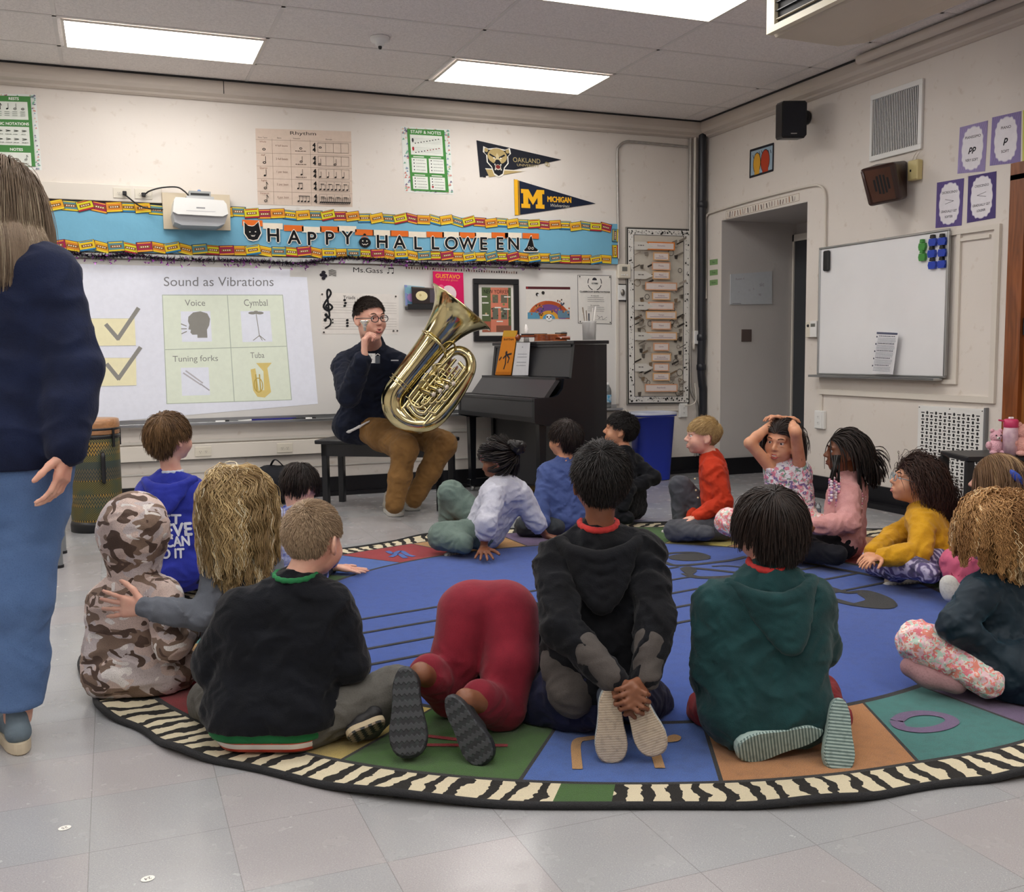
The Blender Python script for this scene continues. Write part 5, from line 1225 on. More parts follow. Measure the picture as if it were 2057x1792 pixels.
b = MB(); b.box((.03, -.016, .055), (.12, .016, .064), M_BLACK, VF, bev=.003); b.ball(VF.p(.10, .04, .06), .03, M_BLACK, 12, (1, .8, .35)); b.build('chinrest', t)
c2 = PF.p(.22, .42, LZ + .002); VF2 = Frame(c2, nrm(CR * V(1, 1, 0)), np.cross(V(0, 0, 1), nrm(CR * V(1, 1, 0))), (0, 0, 1))
b = MB(); b.tube([VF2.p(.02, 0, .02), VF2.p(-.06, .01, .022), VF2.p(-.085, .01, .03)], [.015, .011, .018], M_VIO, 12); b.tube([VF2.p(-.05, -.03, .02), VF2.p(-.05, .04, .02)], .005, M_WHITEP, 8)
tag(b.build('recorder'), 'short wooden peg piece lying near the pen cup on the piano', 'instrument part')
b = MB(); q0 = PF.p(.80, .40, LZ); b.prism([(-.02, 0), (.025, 0), (.018, .10), (.006, .135), (-.004, .14), (-.012, .10)], -.01, .012, mat('crumpled_paper', '#ece8e4', .7, bump=.6, bscale=40), Frame(q0, nrm(CR * V(1, 1, 0)), (0, 0, 1), -CF * V(1, 1, 0)), True); tag(b.build('tissue'), 'white crumpled tissue standing on the piano by the orange book', 'tissue')
# pen cup
q0 = PF.p(.05, .50, LZ + .001); t = thing('pen_cup', 'clear pen cup full of rulers and pencils on the piano', 'pen cup', q0)
b = MB(); b.lathe([(.0, .002), (.048, .002), (.052, .13), (.056, .14), (.050, .14), (.046, .008), (0, .008)], q0, (0, 0, 1), mat('frosted_plastic', '#dcdbd8', .25, alpha=.6), 24); b.build('cup', t)
r_ = random.Random(2)
for k in range(9):
    a_ = r_.uniform(0, 6.28); e = V(math.cos(a_), math.sin(a_), 0); p0 = q0 + e * .02 + V(0, 0, .012); p1_ = q0 + e * .05 + V(0, 0, r_.uniform(.17, .25))
    b = MB(); b.tube([p0, p1_], r_.uniform(.003, .006), ink(['#efece6', '#d5d1cc', '#3f4450', '#8a7a6a', '#e8e4dc'][k % 5]), 8); b.build('pencil' if k % 2 else 'ruler', t)
# bottle on the board tray
c = fuv(1222, 812, .06); q0 = FRONT.p(c[0], wbm - .0275, .045); t = thing('water_bottle', 'clear plastic water bottle with a blue label right of the piano', 'bottle', q0)
b = MB(); b.lathe([(.0, 0), (.03, 0), (.034, .01), (.034, .15), (.03, .17), (.014, .20), (.013, .215)], q0, (0, 0, 1), mat('clear_plastic', '#e4ebee', .08, trans=.85), 24); b.build('bottle_body', t)
b = MB(); b.lathe([(.0345, .05), (.0350, .052), (.0350, .115), (.0345, .117)], q0, (0, 0, 1), mat('blue_label', '#3f9cc8', .4, color2='#dfeaf0', vscale=40), 24); b.build('label_band', t)
b = MB(); b.lathe([(.015, .205), (.015, .225), (0, .226)], q0, (0, 0, 1), M_WHITEP, 16); b.build('cap', t)
# piano bench
rf = G(889, 1027); rd = ray(648, 1003); dd2 = nrm(rd * V(1, 1, 0)); rel = (rf - CAM) * V(1, 1, 0); foot = rel @ dd2; per = math.sqrt(max(0, rel @ rel - foot ** 2)); BLn = .92
lf = CAM * V(1, 1, 0) + dd2 * (foot + math.sqrt(max(.0, BLn ** 2 - per ** 2)))
bu = nrm(rf * V(1, 1, 0) - lf); bv_ = V(-bu[1], bu[0], 0); bv_ = bv_ if bv_[1] > 0 else -bv_; BF = Frame(lf, bu, bv_, (0, 0, 1)); BL = np.linalg.norm(rf * V(1, 1, 0) - lf)
t = thing('piano_bench', 'black wooden piano bench the tuba player sits on', 'bench', BF.p(BL / 2, .17, 0))
b = MB(); b.box((-.04, -.03, .475), (BL + .03, .37, .505), M_PNO, BF, bev=.006); b.build('seat', t)
b = MB()
for bx in ((0, 0, BL, .02), (0, .32, BL, .34), (0, .02, .02, .32), (BL - .02, .02, BL, .32)): b.box((bx[0], bx[1], .385), (bx[2], bx[3], .475), M_PNO, BF)
b.build('apron', t)
for x, y in ((0, 0), (BL - .045, 0), (0, .30), (BL - .045, .30)): b = MB(); b.box((x, y, 0), (x + .045, y + .045, .475), M_PNO, BF, bev=.003); b.build('leg', t)

# ---------------------------------------------------------------- tuba
def brass():
    n = Nodes('polished_brass'); v = n.noise(5, 4); w = n.noise(60, 3)
    n.l(n.mix(n.maprange(v, .3, .7), '#dcd0a2', '#c6b886'), n.b.inputs['Base Color']); n.b.inputs['Metallic'].default_value = 1
    n.l(n.maprange(w, .3, .7, .07, .16), n.b.inputs['Roughness']); return n.mt
M_BR = brass(); TD = 6.62; S_ = TD / FPX
TU = thing('tuba', 'big polished brass tuba held across the seated man’s lap'.replace('’', "'"), 'tuba', P(843, 872, TD))
ax2 = np.array([.62, -.785]); n2 = np.array([.785, .62]); c0 = np.array([812., 762.])
def tp(s, p, dz=0.0):
    q = c0 + ax2 * s + n2 * p; return P(q[0], q[1], TD + dz)
tax = nrm(tp(180, 0) - tp(0, 0))
b = MB(); prof = [(24.5, -12), (25, 10), (25.8, 40), (27.3, 70), (29.5, 95), (33.5, 115), (39.5, 138), (48, 158), (57, 171), (66, 180), (73, 185)]
pr = [(r * S_, s * S_) for r, s in prof]; pin = [(max(r * S_ - .002, .001), s * S_) for r, s in prof[::-1]]
ps = smooth_path([V(*q, 0)[:2] for q in pr], 5); pi = smooth_path([V(*q, 0)[:2] for q in pin], 5)
b.lathe([tuple(q) for q in ps] + [tuple(q) for q in pi], tp(0, 0), tax, M_BR, 64); b.build('bell', TU)
b = MB(); a_ = [tp(185, 0) + 73 * S_ * (math.cos(k / 48 * 6.283) * nrm(np.cross(tax, CF)) + math.sin(k / 48 * 6.283) * nrm(np.cross(tax, np.cross(tax, CF)))) for k in range(48)]; b.tube(a_, .005, M_BR, 8, closed=True); b.build('bell_rim', TU)
for s, r in ((98, 31), (-6, 27), (-14, 26.5)):
    b = MB(); a_ = [tp(s, 0) + r * S_ * (math.cos(k / 40 * 6.283) * nrm(np.cross(tax, CF)) + math.sin(k / 40 * 6.283) * nrm(np.cross(tax, np.cross(tax, CF)))) for k in range(40)]; b.tube(a_, .0055 if s > 50 else .004, M_BR, 8, closed=True); b.build('collar_ring', TU)
path = [(806, 771, 24.3), (794, 787, 24), (789, 803, 23.5), (791, 821, 22.5), (802, 837, 21.5), (820, 848, 20), (843, 852, 18.5), (865, 848, 17), (884, 835, 15.5), (904, 812, 14), (922, 786, 13), (936, 762, 12), (945, 742, 11), (945, 724, 10.5), (936, 710, 10), (922, 704, 9.5), (907, 708, 9), (896, 720, 8.5), (878, 744, 8), (858, 770, 7.5), (842, 790, 7), (836, 806, 7), (846, 818, 6.6), (862, 812, 6.2), (884, 782, 6)]
pp = [V(x, y, r) for x, y, r in path]; pp = smooth_path(pp, 6)
b = MB(); b.tube([P(q[0], q[1], TD + .004 * min(i, 60) / 10 * .2) for i, q in enumerate(pp)], [q[2] * S_ for q in pp], M_BR, 24); b.build('bow_tubing', TU)
for k, (s0, s1, p0, p1_, dz) in enumerate(((-42, 90, 40, 82, -.05), (-34, 78, 48, 74, -.065), (-52, 60, 34, 88, -.045), (-20, 96, 56, 92, -.055), (-30, 40, 30, 62, -.07))):
    pts = [tp(s1, p0, dz), tp(s0 + 14, p0, dz), tp(s0 + 4, p0 + 4, dz), tp(s0, (p0 + p1_) / 2, dz), tp(s0 + 4, p1_ - 4, dz), tp(s0 + 14, p1_, dz), tp(s1 - 8, p1_, dz)]
    if k % 2 == 0: pts += [tp(s1 + 2, p1_ - 5, dz), tp(s1 + 5, (p0 + p1_) / 2 + 4, dz)]
    b = MB(); b.tube(smooth_path(pts, 8), (.0125, .0105, .0115, .010, .0095)[k], M_BR, 14); b.build('slide_tube', TU)
for k in range(4):      # straight parallel slides down the right side
    p = 66 + k * 9; b = MB(); b.tube([tp(-8 + k * 10, p, -.085), tp(82 + k * 4, p, -.085)], .0075, M_BR, 12)
    b.tube(smooth_path([tp(-8 + k * 10, p, -.085), tp(-14 + k * 10, p - 2, -.085), tp(-15 + k * 10, p - 6, -.085), tp(-8 + k * 10, p - 8, -.085)], 5), .0075, M_BR, 12); b.build('slide_tube', TU)
for k in range(4):      # piston valves
    s, p = 2 + k * 14, 34 + k * 6; b = MB(); v0, v1 = tp(s, p, -.03), tp(s + 9, p + 26, -.11)
    b.tube([v0, v1], .018, M_BR, 18); b.build('valve', TU)
    b = MB(); d_ = nrm(v1 - v0); b.tube([v1, v1 + d_ * .02], .006, M_ALU, 10); b.lathe([(0, .02), (.014, .02), (.015, .025), (.014, .029), (0, .029)], v1, d_, mat('pearl', '#e9dccb', .2, coat=.5), 16); b.tube([v0 + d_ * .01, v0 + d_ * .016], .0195, M_BR, 18); b.build('valve_cap', TU)
b = MB(); b.tube(smooth_path([tp(118, 34, -.02), tp(112, 42, -.05), tp(96, 44, -.09), tp(70, 42, -.09), tp(50, 40, -.07)], 8), .0065, M_BR, 12); b.tube(smooth_path([tp(100, -31, -.0), tp(103, -24, -.10), tp(102, 0, -.13), tp(98, 22, -.12), tp(86, 38, -.06)], 8), .007, M_BR, 12); b.build('leadpipe', TU)
r_ = random.Random(3)
for k in range(9):
    s, p = r_.uniform(-20, 60), r_.uniform(28, 70); q = [tp(s, p, -.07), tp(s + r_.uniform(8, 18), p + r_.uniform(-6, 6), -.08), tp(s + r_.uniform(10, 22), p + r_.uniform(8, 16), -.06), tp(s + 2, p + 18, -.05)]
    b = MB(); b.tube(smooth_path(q, 6), .006, M_BR, 10); b.build('crook', TU)
for k in range(6):
    s, p = -25 + k * 20, 30 + (k % 3) * 8; b = MB(); b.tube([tp(s, p - 6, -.04), tp(s + 2, p + 26, -.08)], .0035, M_BR, 8); b.ball(tp(s + 2, p + 26, -.08), .007, M_BR, 8); b.build('brace', TU)

# ---------------------------------------------------------------- drum
def drummat():
    n = Nodes('drum_cloth'); x = n.n('SeparateXYZ'); n.l(n.tc.outputs['Object'], x.inputs[0])
    ang = n.math('MULTIPLY', n.math('ARCTAN2', n.math('ADD', x.outputs['Y'], -DC[1]), n.math('ADD', x.outputs['X'], -DC[0])), 1.0); z = x.outputs['Z']
    band = n.math('FLOOR', n.math('MULTIPLY', z, 12)); even = n.math('MODULO', band, 2)
    tri = n.math('PINGPONG', n.math('MULTIPLY', ang, 9), .5); zf = n.math('FRACT', n.math('MULTIPLY', z, 36)); zig = n.math('GREATER_THAN', n.math('ABSOLUTE', n.math('SUBTRACT', n.math('MULTIPLY', tri, 2), zf)), .28)
    hat = n.math('GREATER_THAN', n.math('SINE', n.math('ADD', n.math('MULTIPLY', ang, 70), n.math('MULTIPLY', z, 500))), .1)
    c = n.mix(zig, '#a98638', '#23211b'); c2 = n.mix(hat, '#77703a', '#1d1f1a'); c = n.mix(even, c, c2)
    nz = n.noise(7, 2); c = n.mix(n.maprange(nz, .5, .65, 0, .6), c, '#2f4a44')
    mid = n.math('LESS_THAN', n.math('ABSOLUTE', n.math('SUBTRACT', z, .40)), .06); c = n.mix(n.math('MULTIPLY', mid, .75), c, '#2b3c40')
    n.l(c, n.b.inputs['Base Color']); n.b.inputs['Roughness'].default_value = .5; return n.mt
DC = (G(125, 1073) + G(228, 1071)) / 2 + CF * V(1, 1, 0) * .16; DC[2] = 0; DR = .158
t = thing('drum', 'tall patterned floor drum with a wooden rim beside the woman', 'drum', DC)
b = MB(); b.lathe([(DR * .97, .05), (DR, .1), (DR, .60), (DR * .97, .62)], DC, (0, 0, 1), drummat(), 48); b.build('shell', t)
b = MB(); b.lathe([(DR * .97, .0), (DR * 1.03, .0), (DR * 1.04, .045), (DR * .99, .07), (DR * .93, .07)], DC, (0, 0, 1), M_BLACK, 40); b.build('foot_ring', t)
b = MB(); b.lathe([(DR * .98, .60), (DR * 1.02, .605), (DR * 1.03, .625), (DR * .98, .63)], DC, (0, 0, 1), M_BLACK, 40); b.lathe([(DR * 1.0, .655), (DR * 1.04, .66), (DR * 1.04, .672), (DR * 1.0, .675)], DC, (0, 0, 1), M_BLACK, 40); b.build('hoop', t)
b = MB(); b.lathe([(DR * .99, .63), (DR * 1.02, .635), (DR * 1.03, .70), (DR * 1.0, .725), (DR * .95, .73), (0, .73)], DC, (0, 0, 1), woodmat('drum_rim_wood', '#bd8a60', '#9c6e48', 3, .4, 0), 48); b.build('drumhead', t)
for k in range(6):
    a_ = k * 1.047 + .3; e = V(math.cos(a_), math.sin(a_), 0); b = MB(); b.tube([DC + e * DR * 1.05 + V(0, 0, .55), DC + e * DR * 1.05 + V(0, 0, .67)], .009, M_BLACK, 10); b.build('lug', t)
hp = P(214 - 50, 960, (DC - CAM) @ CF - .17)
b = MB(); e = nrm((CAM - DC) * V(1, 1, 0)); s_ = V(-e[1], e[0], 0); q = lambda z, o: DC + e * math.sqrt(DR ** 2 - .05 ** 2) + s_ * .05 * 1 + e * o + V(0, 0, z)
b.tube(smooth_path([q(.33, .005), q(.34, .03), q(.42, .035), q(.50, .03), q(.51, .005)], 5), .014, M_BLACK, 10); b.build('handle', t)
# grey table whose leg shows beside the woman
tb = G(117, 1140); t = thing('table', 'small table with grey round metal legs hidden behind the woman', 'table', tb); M_GL = mat('grey_enamel_leg', '#85898c', .35, metal=.2, var=.05)
cx = tb + V(-.42, .12, 0)
for sx, sy in ((.42, -.12), (-.42, -.12), (.42, .30), (-.42, .30)):
    b = MB(); p0 = cx + V(sx, sy, 0); b.tube([p0, p0 + V(0, 0, .54)], .026, M_GL, 20); b.tube([p0, p0 + V(0, 0, .015)], .03, M_BLACK, 16); b.build('leg', t)
b = MB(); b.box((-.46, -.16, .54), (.44, .34, .57), mat('laminate', '#b9b2a5', .4, var=.04), Frame(cx, (1, 0, 0), (0, 1, 0), (0, 0, 1)), bev=.004); b.build('tabletop', t)

# blue bin ------------------------------------------------------------------------
BC = V(-.70, -.30, 0); M_BIN = mat('blue_bin_plastic', '#2038b0', .35, var=.05, vscale=3)
t = thing('recycling_bin', 'tall blue plastic bin with a white bag tied at its rim', 'bin', BC)
def sring(cx_, hw, hd, z, n=40, e=4.0):
    out = []
    for k in range(n):
        a_ = 2 * math.pi * k / n; c_, s2 = math.cos(a_), math.sin(a_); out.append(V(cx_[0] + hw * math.copysign(abs(c_) ** (2 / e), c_), cx_[1] + hd * math.copysign(abs(s2) ** (2 / e), s2), z))
    return out
def loft(b, rings, m_, cap0=True, cap1=False):
    n = len(rings[0]); vs = [v for r in rings for v in r]; fs = [(i * n + j, i * n + (j + 1) % n, (i + 1) * n + (j + 1) % n, (i + 1) * n + j) for i in range(len(rings) - 1) for j in range(n)]
    b.add(vs, fs, m_, True)
    if cap0: b.add(rings[0], [tuple(range(n))[::-1]], m_)
    if cap1: b.add(rings[-1], [tuple(range(n))], m_)
b = MB(); loft(b, [sring(BC, .148, .10, .005), sring(BC, .182, .135, .56), sring(BC, .198, .15, .562), sring(BC, .20, .152, .59), sring(BC, .19, .142, .592), sring(BC, .176, .128, .55), sring(BC, .145, .095, .02)], M_BIN); b.build('bin_body', t)
M_BAG = mat('thin_white_bag', '#dfe3ee', .3, alpha=.75, bump=.4, bscale=30)
b = MB(); loft(b, [sring(BC, .202, .154, .575), sring(BC, .203, .155, .594), sring(BC, .188, .14, .597), sring(BC, .175, .127, .50)], M_BAG, False); b.build('bag_liner', t)
kq = P(1300, 840, (BC - CAM) @ CF - .17); dn = V(0, 0, -1); b = MB()
for k, (dx, dz, w) in enumerate(((-.03, -.10, .02), (.0, -.07, .03), (.03, -.11, .018), (.045, -.07, .015))):
    b.tube(smooth_path([kq, kq + CR * dx * .6 + dn * -dz * .5 - CF * .01, kq + CR * dx * 1.4 - dn * dz], 4), [.012] * 4 + [w] * 4 + [.004], M_BAG, 8, flat=.3)
b.ball(kq, .022, M_BAG, 10); b.build('bag_knot', t)
# low table with bottle, plush and backpack at the right edge ------------------------
tl = P(1944, 918, 5.55); tz = tl[2]; cr = nrm(CR * V(1, 1, 0)); cf = nrm(CF * V(1, 1, 0)); TF = Frame(V(tl[0], tl[1], 0), cr, cf, (0, 0, 1))
t = thing('low_table', 'low black-edged table by the wooden door behind the brown-haired girl', 'table', TF.p(.35, .2, 0))
b = MB(); b.box((0, 0, tz - .03), (.62, .36, tz), M_BLACK, TF, bev=.006); b.build('tabletop', t)
for x, y in ((.0, .0), (.58, .0), (.0, .32), (.58, .32)): b = MB(); b.box((x, y, 0), (x + .04, y + .04, tz - .03), M_BLACK, TF); b.build('leg', t)
def onTF(px, y): 
    r = ray(px, 900); k = ((TF.o - CAM) @ cf + y) / (r @ cf); q = CAM + r * k; q[2] = tz + .001; return q
bq = onTF(2029, .06); t = thing('water_bottle', 'pink and white water bottle with a pink lid on the low table', 'bottle', bq); r0 = .040
b = MB(); b.lathe([(0, 0), (r0, 0), (r0, .13), (r0 * .9, .155), (r0 * .88, .16)], bq, (0, 0, 1), mat('printed_pink_bottle', '#e9cdd6', .3, color2='#c9a4b8', vscale=22), 28); b.build('bottle_body', t)
b = MB(); b.lathe([(r0 * .9, .156), (r0 * .98, .16), (r0 * .98, .195), (r0 * .8, .203), (0, .203)], bq, (0, 0, 1), mat('pink_lid', '#cf3f6c', .35), 28); b.tube(smooth_path([bq + V(0, 0, .19) - cr * .03, bq + V(0, 0, .198) - cr * .07], 4), .005, _M['pink_lid'], 8); b.box((-.012, -.01, .203), (.012, .01, .215), mat('white_spout', '#eee', .3), Frame(bq, cr, cf, (0, 0, 1)), bev=.003); b.build('lid', t)
for (px, y, col, lb, s) in ((2000, .10, '#efb9c6', 'pink plush toy left of the pink bottle', .9), (2056, .05, '#eeb0a6', 'pink and white plush toy right of the pink bottle', 1.15)):
    q = onTF(px, y); M = mat('plush_' + col[1:], col, .95, bump=.9, bscale=140, sheen=.4); t = thing('plush_toy', lb, 'plush toy', q)
    b = MB(); b.ball(q + V(0, 0, .05 * s), .05 * s, M, 18, (.9, .8, 1)); b.ball(q + V(0, 0, .115 * s), .038 * s, M, 18); 
    for k in (-1, 1): b.ball(q + V(0, 0, .15 * s) + cr * .025 * k * s, .014 * s, M, 12); b.ball(q + V(0, 0, .06 * s) + cr * .05 * k * s - cf * .01, .018 * s, M, 12, (1, 1, 1.4)); b.ball(q + V(0, 0, .015) + cr * .03 * k * s - cf * .035 * s, .02 * s, M, 12, (1, 1.3, .7))
    b.build('body', t)
    b = MB(); b.ball(q + V(0, 0, .107 * s) - cf * .032 * s, .014 * s, ink('#f5eee8'), 10, (1, .7, .8)); b.ball(q + V(0, 0, .108 * s) - cf * .043 * s, .004, M_SLOT, 8)
    for k in (-1, 1): b.ball(q + V(0, 0, .123 * s) - cf * .034 * s + cr * .013 * k, .0045, M_SLOT, 8)
    b.build('face', t)
# blue water cup near the pink girl
q = G(1643, 1040, 0); q = P(1643, 1037, 5.95); q[2] = 0.0
q = G(1643, 1040); b = MB(); b.lathe([(0, .002), (.018, .002), (.018, .06), (0, .06)], q, (0, 0, 1), mat('blue_gel', '#2a5fb8', .2, trans=.3), 20); t = thing('small_bottle', 'tiny clear bottle of blue liquid on the floor by the pink sweatshirt', 'bottle', q); b.build('liquid', t)
b = MB(); b.lathe([(.02, .0), (.02, .08), (.012, .088), (.012, .10), (0, .10)], q, (0, 0, 1), _M['clear_plastic'], 20); b.build('bottle_body', t)

# ================================================================== PEOPLE: surface engine
def _nz(X, Y, Z, f, seed):
    a = seed * 1.7; f = f * 2.3
    u = X * f + 1.3 * np.sin(Y * f * .7 + a) ; v = Y * f + 1.1 * np.sin(Z * f * .8 + a * 2) ; w = Z * f + 1.2 * np.sin(X * f * .6 + a * 3)
    return (np.sin(u + 1.7 * np.sin(w * .9)) + np.sin(v * 1.3 + 1.5 * np.sin(u * .7)) + np.sin(w * 1.1 + 1.4 * np.sin(v))) / 3
class Body:
    """a list of rounded shapes blended into one continuous skin"""
    def __init__(s, k=.02): s.p = []; s.k = k
    def cap(s, a, b, ra, rb=None, k=None): s.p.append(('c', np.asarray(a, float), np.asarray(b, float), ra, ra if rb is None else rb, s.k if k is None else k, 0)); return s
    def chain(s, pts, rs, k=None):
        for i in range(len(pts) - 1): s.cap(pts[i], pts[i + 1], rs[i], rs[i + 1], k)
        return s
    def ell(s, c, r, R=None, k=None, sub=False): s.p.append(('e', np.asarray(c, float), np.asarray(r, float), np.eye(3) if R is None else R, 0, s.k if k is None else k, 1 if sub else 0)); return s
    def extent(s):
        lo = np.full(3, 1e9); hi = -lo
        for q in s.p:
            if q[6]: continue
            if q[0] == 'c': l = np.minimum(q[1] - q[3], q[2] - q[4]); h = np.maximum(q[1] + q[3], q[2] + q[4])
            else: m_ = max(q[2]); l = q[1] - m_; h = q[1] + m_
            lo = np.minimum(lo, l); hi = np.maximum(hi, h)
        return lo, hi
    def mesh(s, h=.008, folds=(), floor=None, seed=1, cut=None):
        """folds: list of (amplitude, frequency, centre or None, reach)"""
        amp = sum(f[0] for f in folds); lo, hi = s.extent(); lo = lo - 3 * h - amp; hi = hi + 3 * h + amp
        n = np.ceil((hi - lo) / h).astype(int) + 1; D = np.full(n, .2, np.float32)
        ax = [lo[i] + h * np.arange(n[i]) for i in range(3)]
        for q in s.p:
            k = max(q[5], 1e-4)
            if q[0] == 'c': l = np.minimum(q[1] - q[3], q[2] - q[4]); u = np.maximum(q[1] + q[3], q[2] + q[4])
            else: m_ = max(q[2]); l = q[1] - m_; u = q[1] + m_
            l = l - k - 3 * h - amp; u = u + k + 3 * h + amp
            i0 = np.clip(((l - lo) / h).astype(int), 0, n - 1); i1 = np.clip(((u - lo) / h).astype(int) + 2, 1, n)
            if (i1 <= i0).any(): continue
            X = ax[0][i0[0]:i1[0]][:, None, None]; Y = ax[1][i0[1]:i1[1]][None, :, None]; Z = ax[2][i0[2]:i1[2]][None, None, :]
            if q[0] == 'c':
                a, b = q[1], q[2]; ba = b - a; L = ba @ ba
                px, py, pz = X - a[0], Y - a[1], Z - a[2]
                t = np.clip((px * ba[0] + py * ba[1] + pz * ba[2]) / max(L, 1e-9), 0, 1)
                d = np.sqrt((px - ba[0] * t) ** 2 + (py - ba[1] * t) ** 2 + (pz - ba[2] * t) ** 2) - (q[3] + (q[4] - q[3]) * t)
            else:
                R, r = q[3], q[2]; px, py, pz = X - q[1][0], Y - q[1][1], Z - q[1][2]
                x, y, z = (px * R[0][j] + py * R[1][j] + pz * R[2][j] for j in range(3))
                k0 = np.sqrt((x / r[0]) ** 2 + (y / r[1]) ** 2 + (z / r[2]) ** 2); k1 = np.sqrt((x / r[0] ** 2) ** 2 + (y / r[1] ** 2) ** 2 + (z / r[2] ** 2) ** 2)
                d = k0 * (k0 - 1) / np.maximum(k1, 1e-6)
            sl = D[i0[0]:i1[0], i0[1]:i1[1], i0[2]:i1[2]]
            if q[6]: hh = np.maximum(k - np.abs(sl + d), 0) / k; sl[...] = np.maximum(sl, -d) + hh * hh * k * .25
            else: hh = np.maximum(k - np.abs(sl - d), 0) / k; sl[...] = np.minimum(sl, d) - hh * hh * k * .25
        if folds:
            idx = np.nonzero(np.abs(D) < 4 * h + amp); X, Y, Z = (ax[i][idx[i]] for i in range(3)); tot = np.zeros(len(X))
            for f in folds:
                v = _nz(X, Y, Z * (f[4] if len(f) > 4 else 1), f[1], seed); v = 1 - 2 * np.abs(v) if f[0] > 0 else v
                if f[2] is not None: v = v * np.exp(-((X - f[2][0]) ** 2 + (Y - f[2][1]) ** 2 + (Z - f[2][2]) ** 2) / (f[3] ** 2))
                tot += abs(f[0]) * v
            D[idx] -= tot.astype(np.float32)
        if floor is not None:
            D = np.maximum(D, (floor - ax[2])[None, None, :].astype(np.float32))
        if cut is not None:
            for (c, nn) in cut:
                D = np.maximum(D, ((ax[0] - c[0]) * nn[0])[:, None, None] + ((ax[1] - c[1]) * nn[1])[None, :, None] + ((ax[2] - c[2]) * nn[2])[None, None, :]).astype(np.float32)
        D[0], D[-1] = .1, .1; D[:, 0], D[:, -1] = .1, .1; D[:, :, 0], D[:, :, -1] = .1, .1
        return nets(D, lo, h)
def nets(D, lo, h):
    I = D < 0; nx, ny, nz = D.shape
    c = np.zeros((nx - 1, ny - 1, nz - 1), np.int8)
    for i in (0, 1):
        for j in (0, 1):
            for k in (0, 1): c += I[i:nx - 1 + i, j:ny - 1 + j, k:nz - 1 + k]
    act = np.nonzero((c > 0) & (c < 8)); N = len(act[0]); idx = np.full(c.shape, -1, np.int32); idx[act] = np.arange(N)
    a = np.stack(act, 1); P_ = np.zeros((N, 3)); cnt = np.zeros(N)
    C = np.array([(i, j, k) for i in (0, 1) for j in (0, 1) for k in (0, 1)]); vals = np.stack([D[a[:, 0] + q[0], a[:, 1] + q[1], a[:, 2] + q[2]] for q in C], 1)
    for e0 in range(8):
        for e1 in range(e0 + 1, 8):
            if np.abs(C[e0] - C[e1]).sum() != 1: continue
            v0, v1 = vals[:, e0], vals[:, e1]; m_ = (v0 < 0) != (v1 < 0); t = v0[m_] / (v0[m_] - v1[m_])
            P_[m_] += C[e0] + (C[e1] - C[e0]) * t[:, None]; cnt[m_] += 1
    vs = lo + (a + P_ / cnt[:, None]) * h; F = []
    for axs in range(3):
        b, c2 = (axs + 1) % 3, (axs + 2) % 3
        s0 = [slice(1, -1)] * 3; s0[axs] = slice(0, -1); s1 = list(s0); s1[axs] = slice(1, None)
        A, B = I[tuple(s0)], I[tuple(s1)]; e = np.nonzero(A != B); g = np.stack(e, 1) + 1; g[:, axs] -= 1
        def cell(db, dc): q = g.copy(); q[:, b] -= db; q[:, c2] -= dc; return idx[q[:, 0], q[:, 1], q[:, 2]]
        quad = np.stack([cell(1, 1), cell(0, 1), cell(0, 0), cell(1, 0)], 1); fl = B[e]; quad[fl] = quad[fl][:, ::-1]; F.append(quad)
    return vs, np.concatenate(F)
def skin_obj(name, body, m_, par, h=.008, **kw):
    vs, fs = body.mesh(h, **kw); me = mesh_from(vs, fs, name); return link(name, me, par, m_, True)

# ------------------------------------------------------------------ frames, head, hands
def look(fwd, up=(0, 0, 1)):
    """columns: person's left, forward, up"""
    f = nrm(fwd); u = np.asarray(up, float); u = nrm(u - f * (u @ f)); return np.stack([np.cross(u, f), f, u], 1)
def head_prims(b, c, R, s, child=True, ears=True):
    def q(x, y, z): return c + R @ (np.array([x, y, z]) * s)
    def e(x, y, z, r, k=.01, sub=False, RR=None): b.ell(q(x, y, z), np.array(r) * s, R if RR is None else RR, k * s, sub)
    e(0, -.012, .034, (.075, .094, .083)); e(0, .020, -.018, (.062, .070, .078), .03)
    if child: e(0, .030, -.052, (.048, .050, .040), .03); e(0, .062, -.085, (.018, .016, .014), .02)
    else: e(0, .030, -.065, (.053, .055, .042), .03); e(0, .068, -.100, (.022, .018, .017), .02)
    for sx in (-1, 1):
        e(sx * .040, .055, -.030, (.026, .026, .028), .025)
        e(sx * .031, .097, .008, (.019, .013, .014), .012, True)
        e(sx * .031, .0765, .0185, (.0165, .0125, .0065), .004); e(sx * .031, .0765, -.0035, (.0155, .0115, .0045), .004)
        b.cap(q(sx * .012, .086, .026), q(sx * .046, .074, .028), .009 * s, .006 * s, .012 * s)
        e(sx * .0095, .094, -.024, (.0075, .009, .0065), .006)
        if ears:
            c2, s2 = math.cos(.35 * sx), math.sin(.35 * sx); RE = R @ np.array([[c2, -s2, 0], [s2, c2, 0], [0, 0, 1]])
            e(sx * .079, -.012, -.004, (.008, .020, .031), .006, False, RE); e(sx * .086, -.006, .002, (.006, .010, .016), .006, True, RE); e(sx * .077, -.004, -.028, (.007, .009, .010), .005, False, RE)
    b.cap(q(0, .086, .012), q(0, .106, -.018), .0075 * s, .0105 * s, .010 * s)
    e(0, .084, -.058, (.026, .012, .013), .012); e(0, .092, -.0495, (.018, .0055, .0045), .005); e(0, .090, -.0625, (.016, .006, .0052), .005)
M_EYE = mat('eye_white', '#e8e4de', .2, var=.02); M_PUP = mat('pupil', '#120d0b', .15)
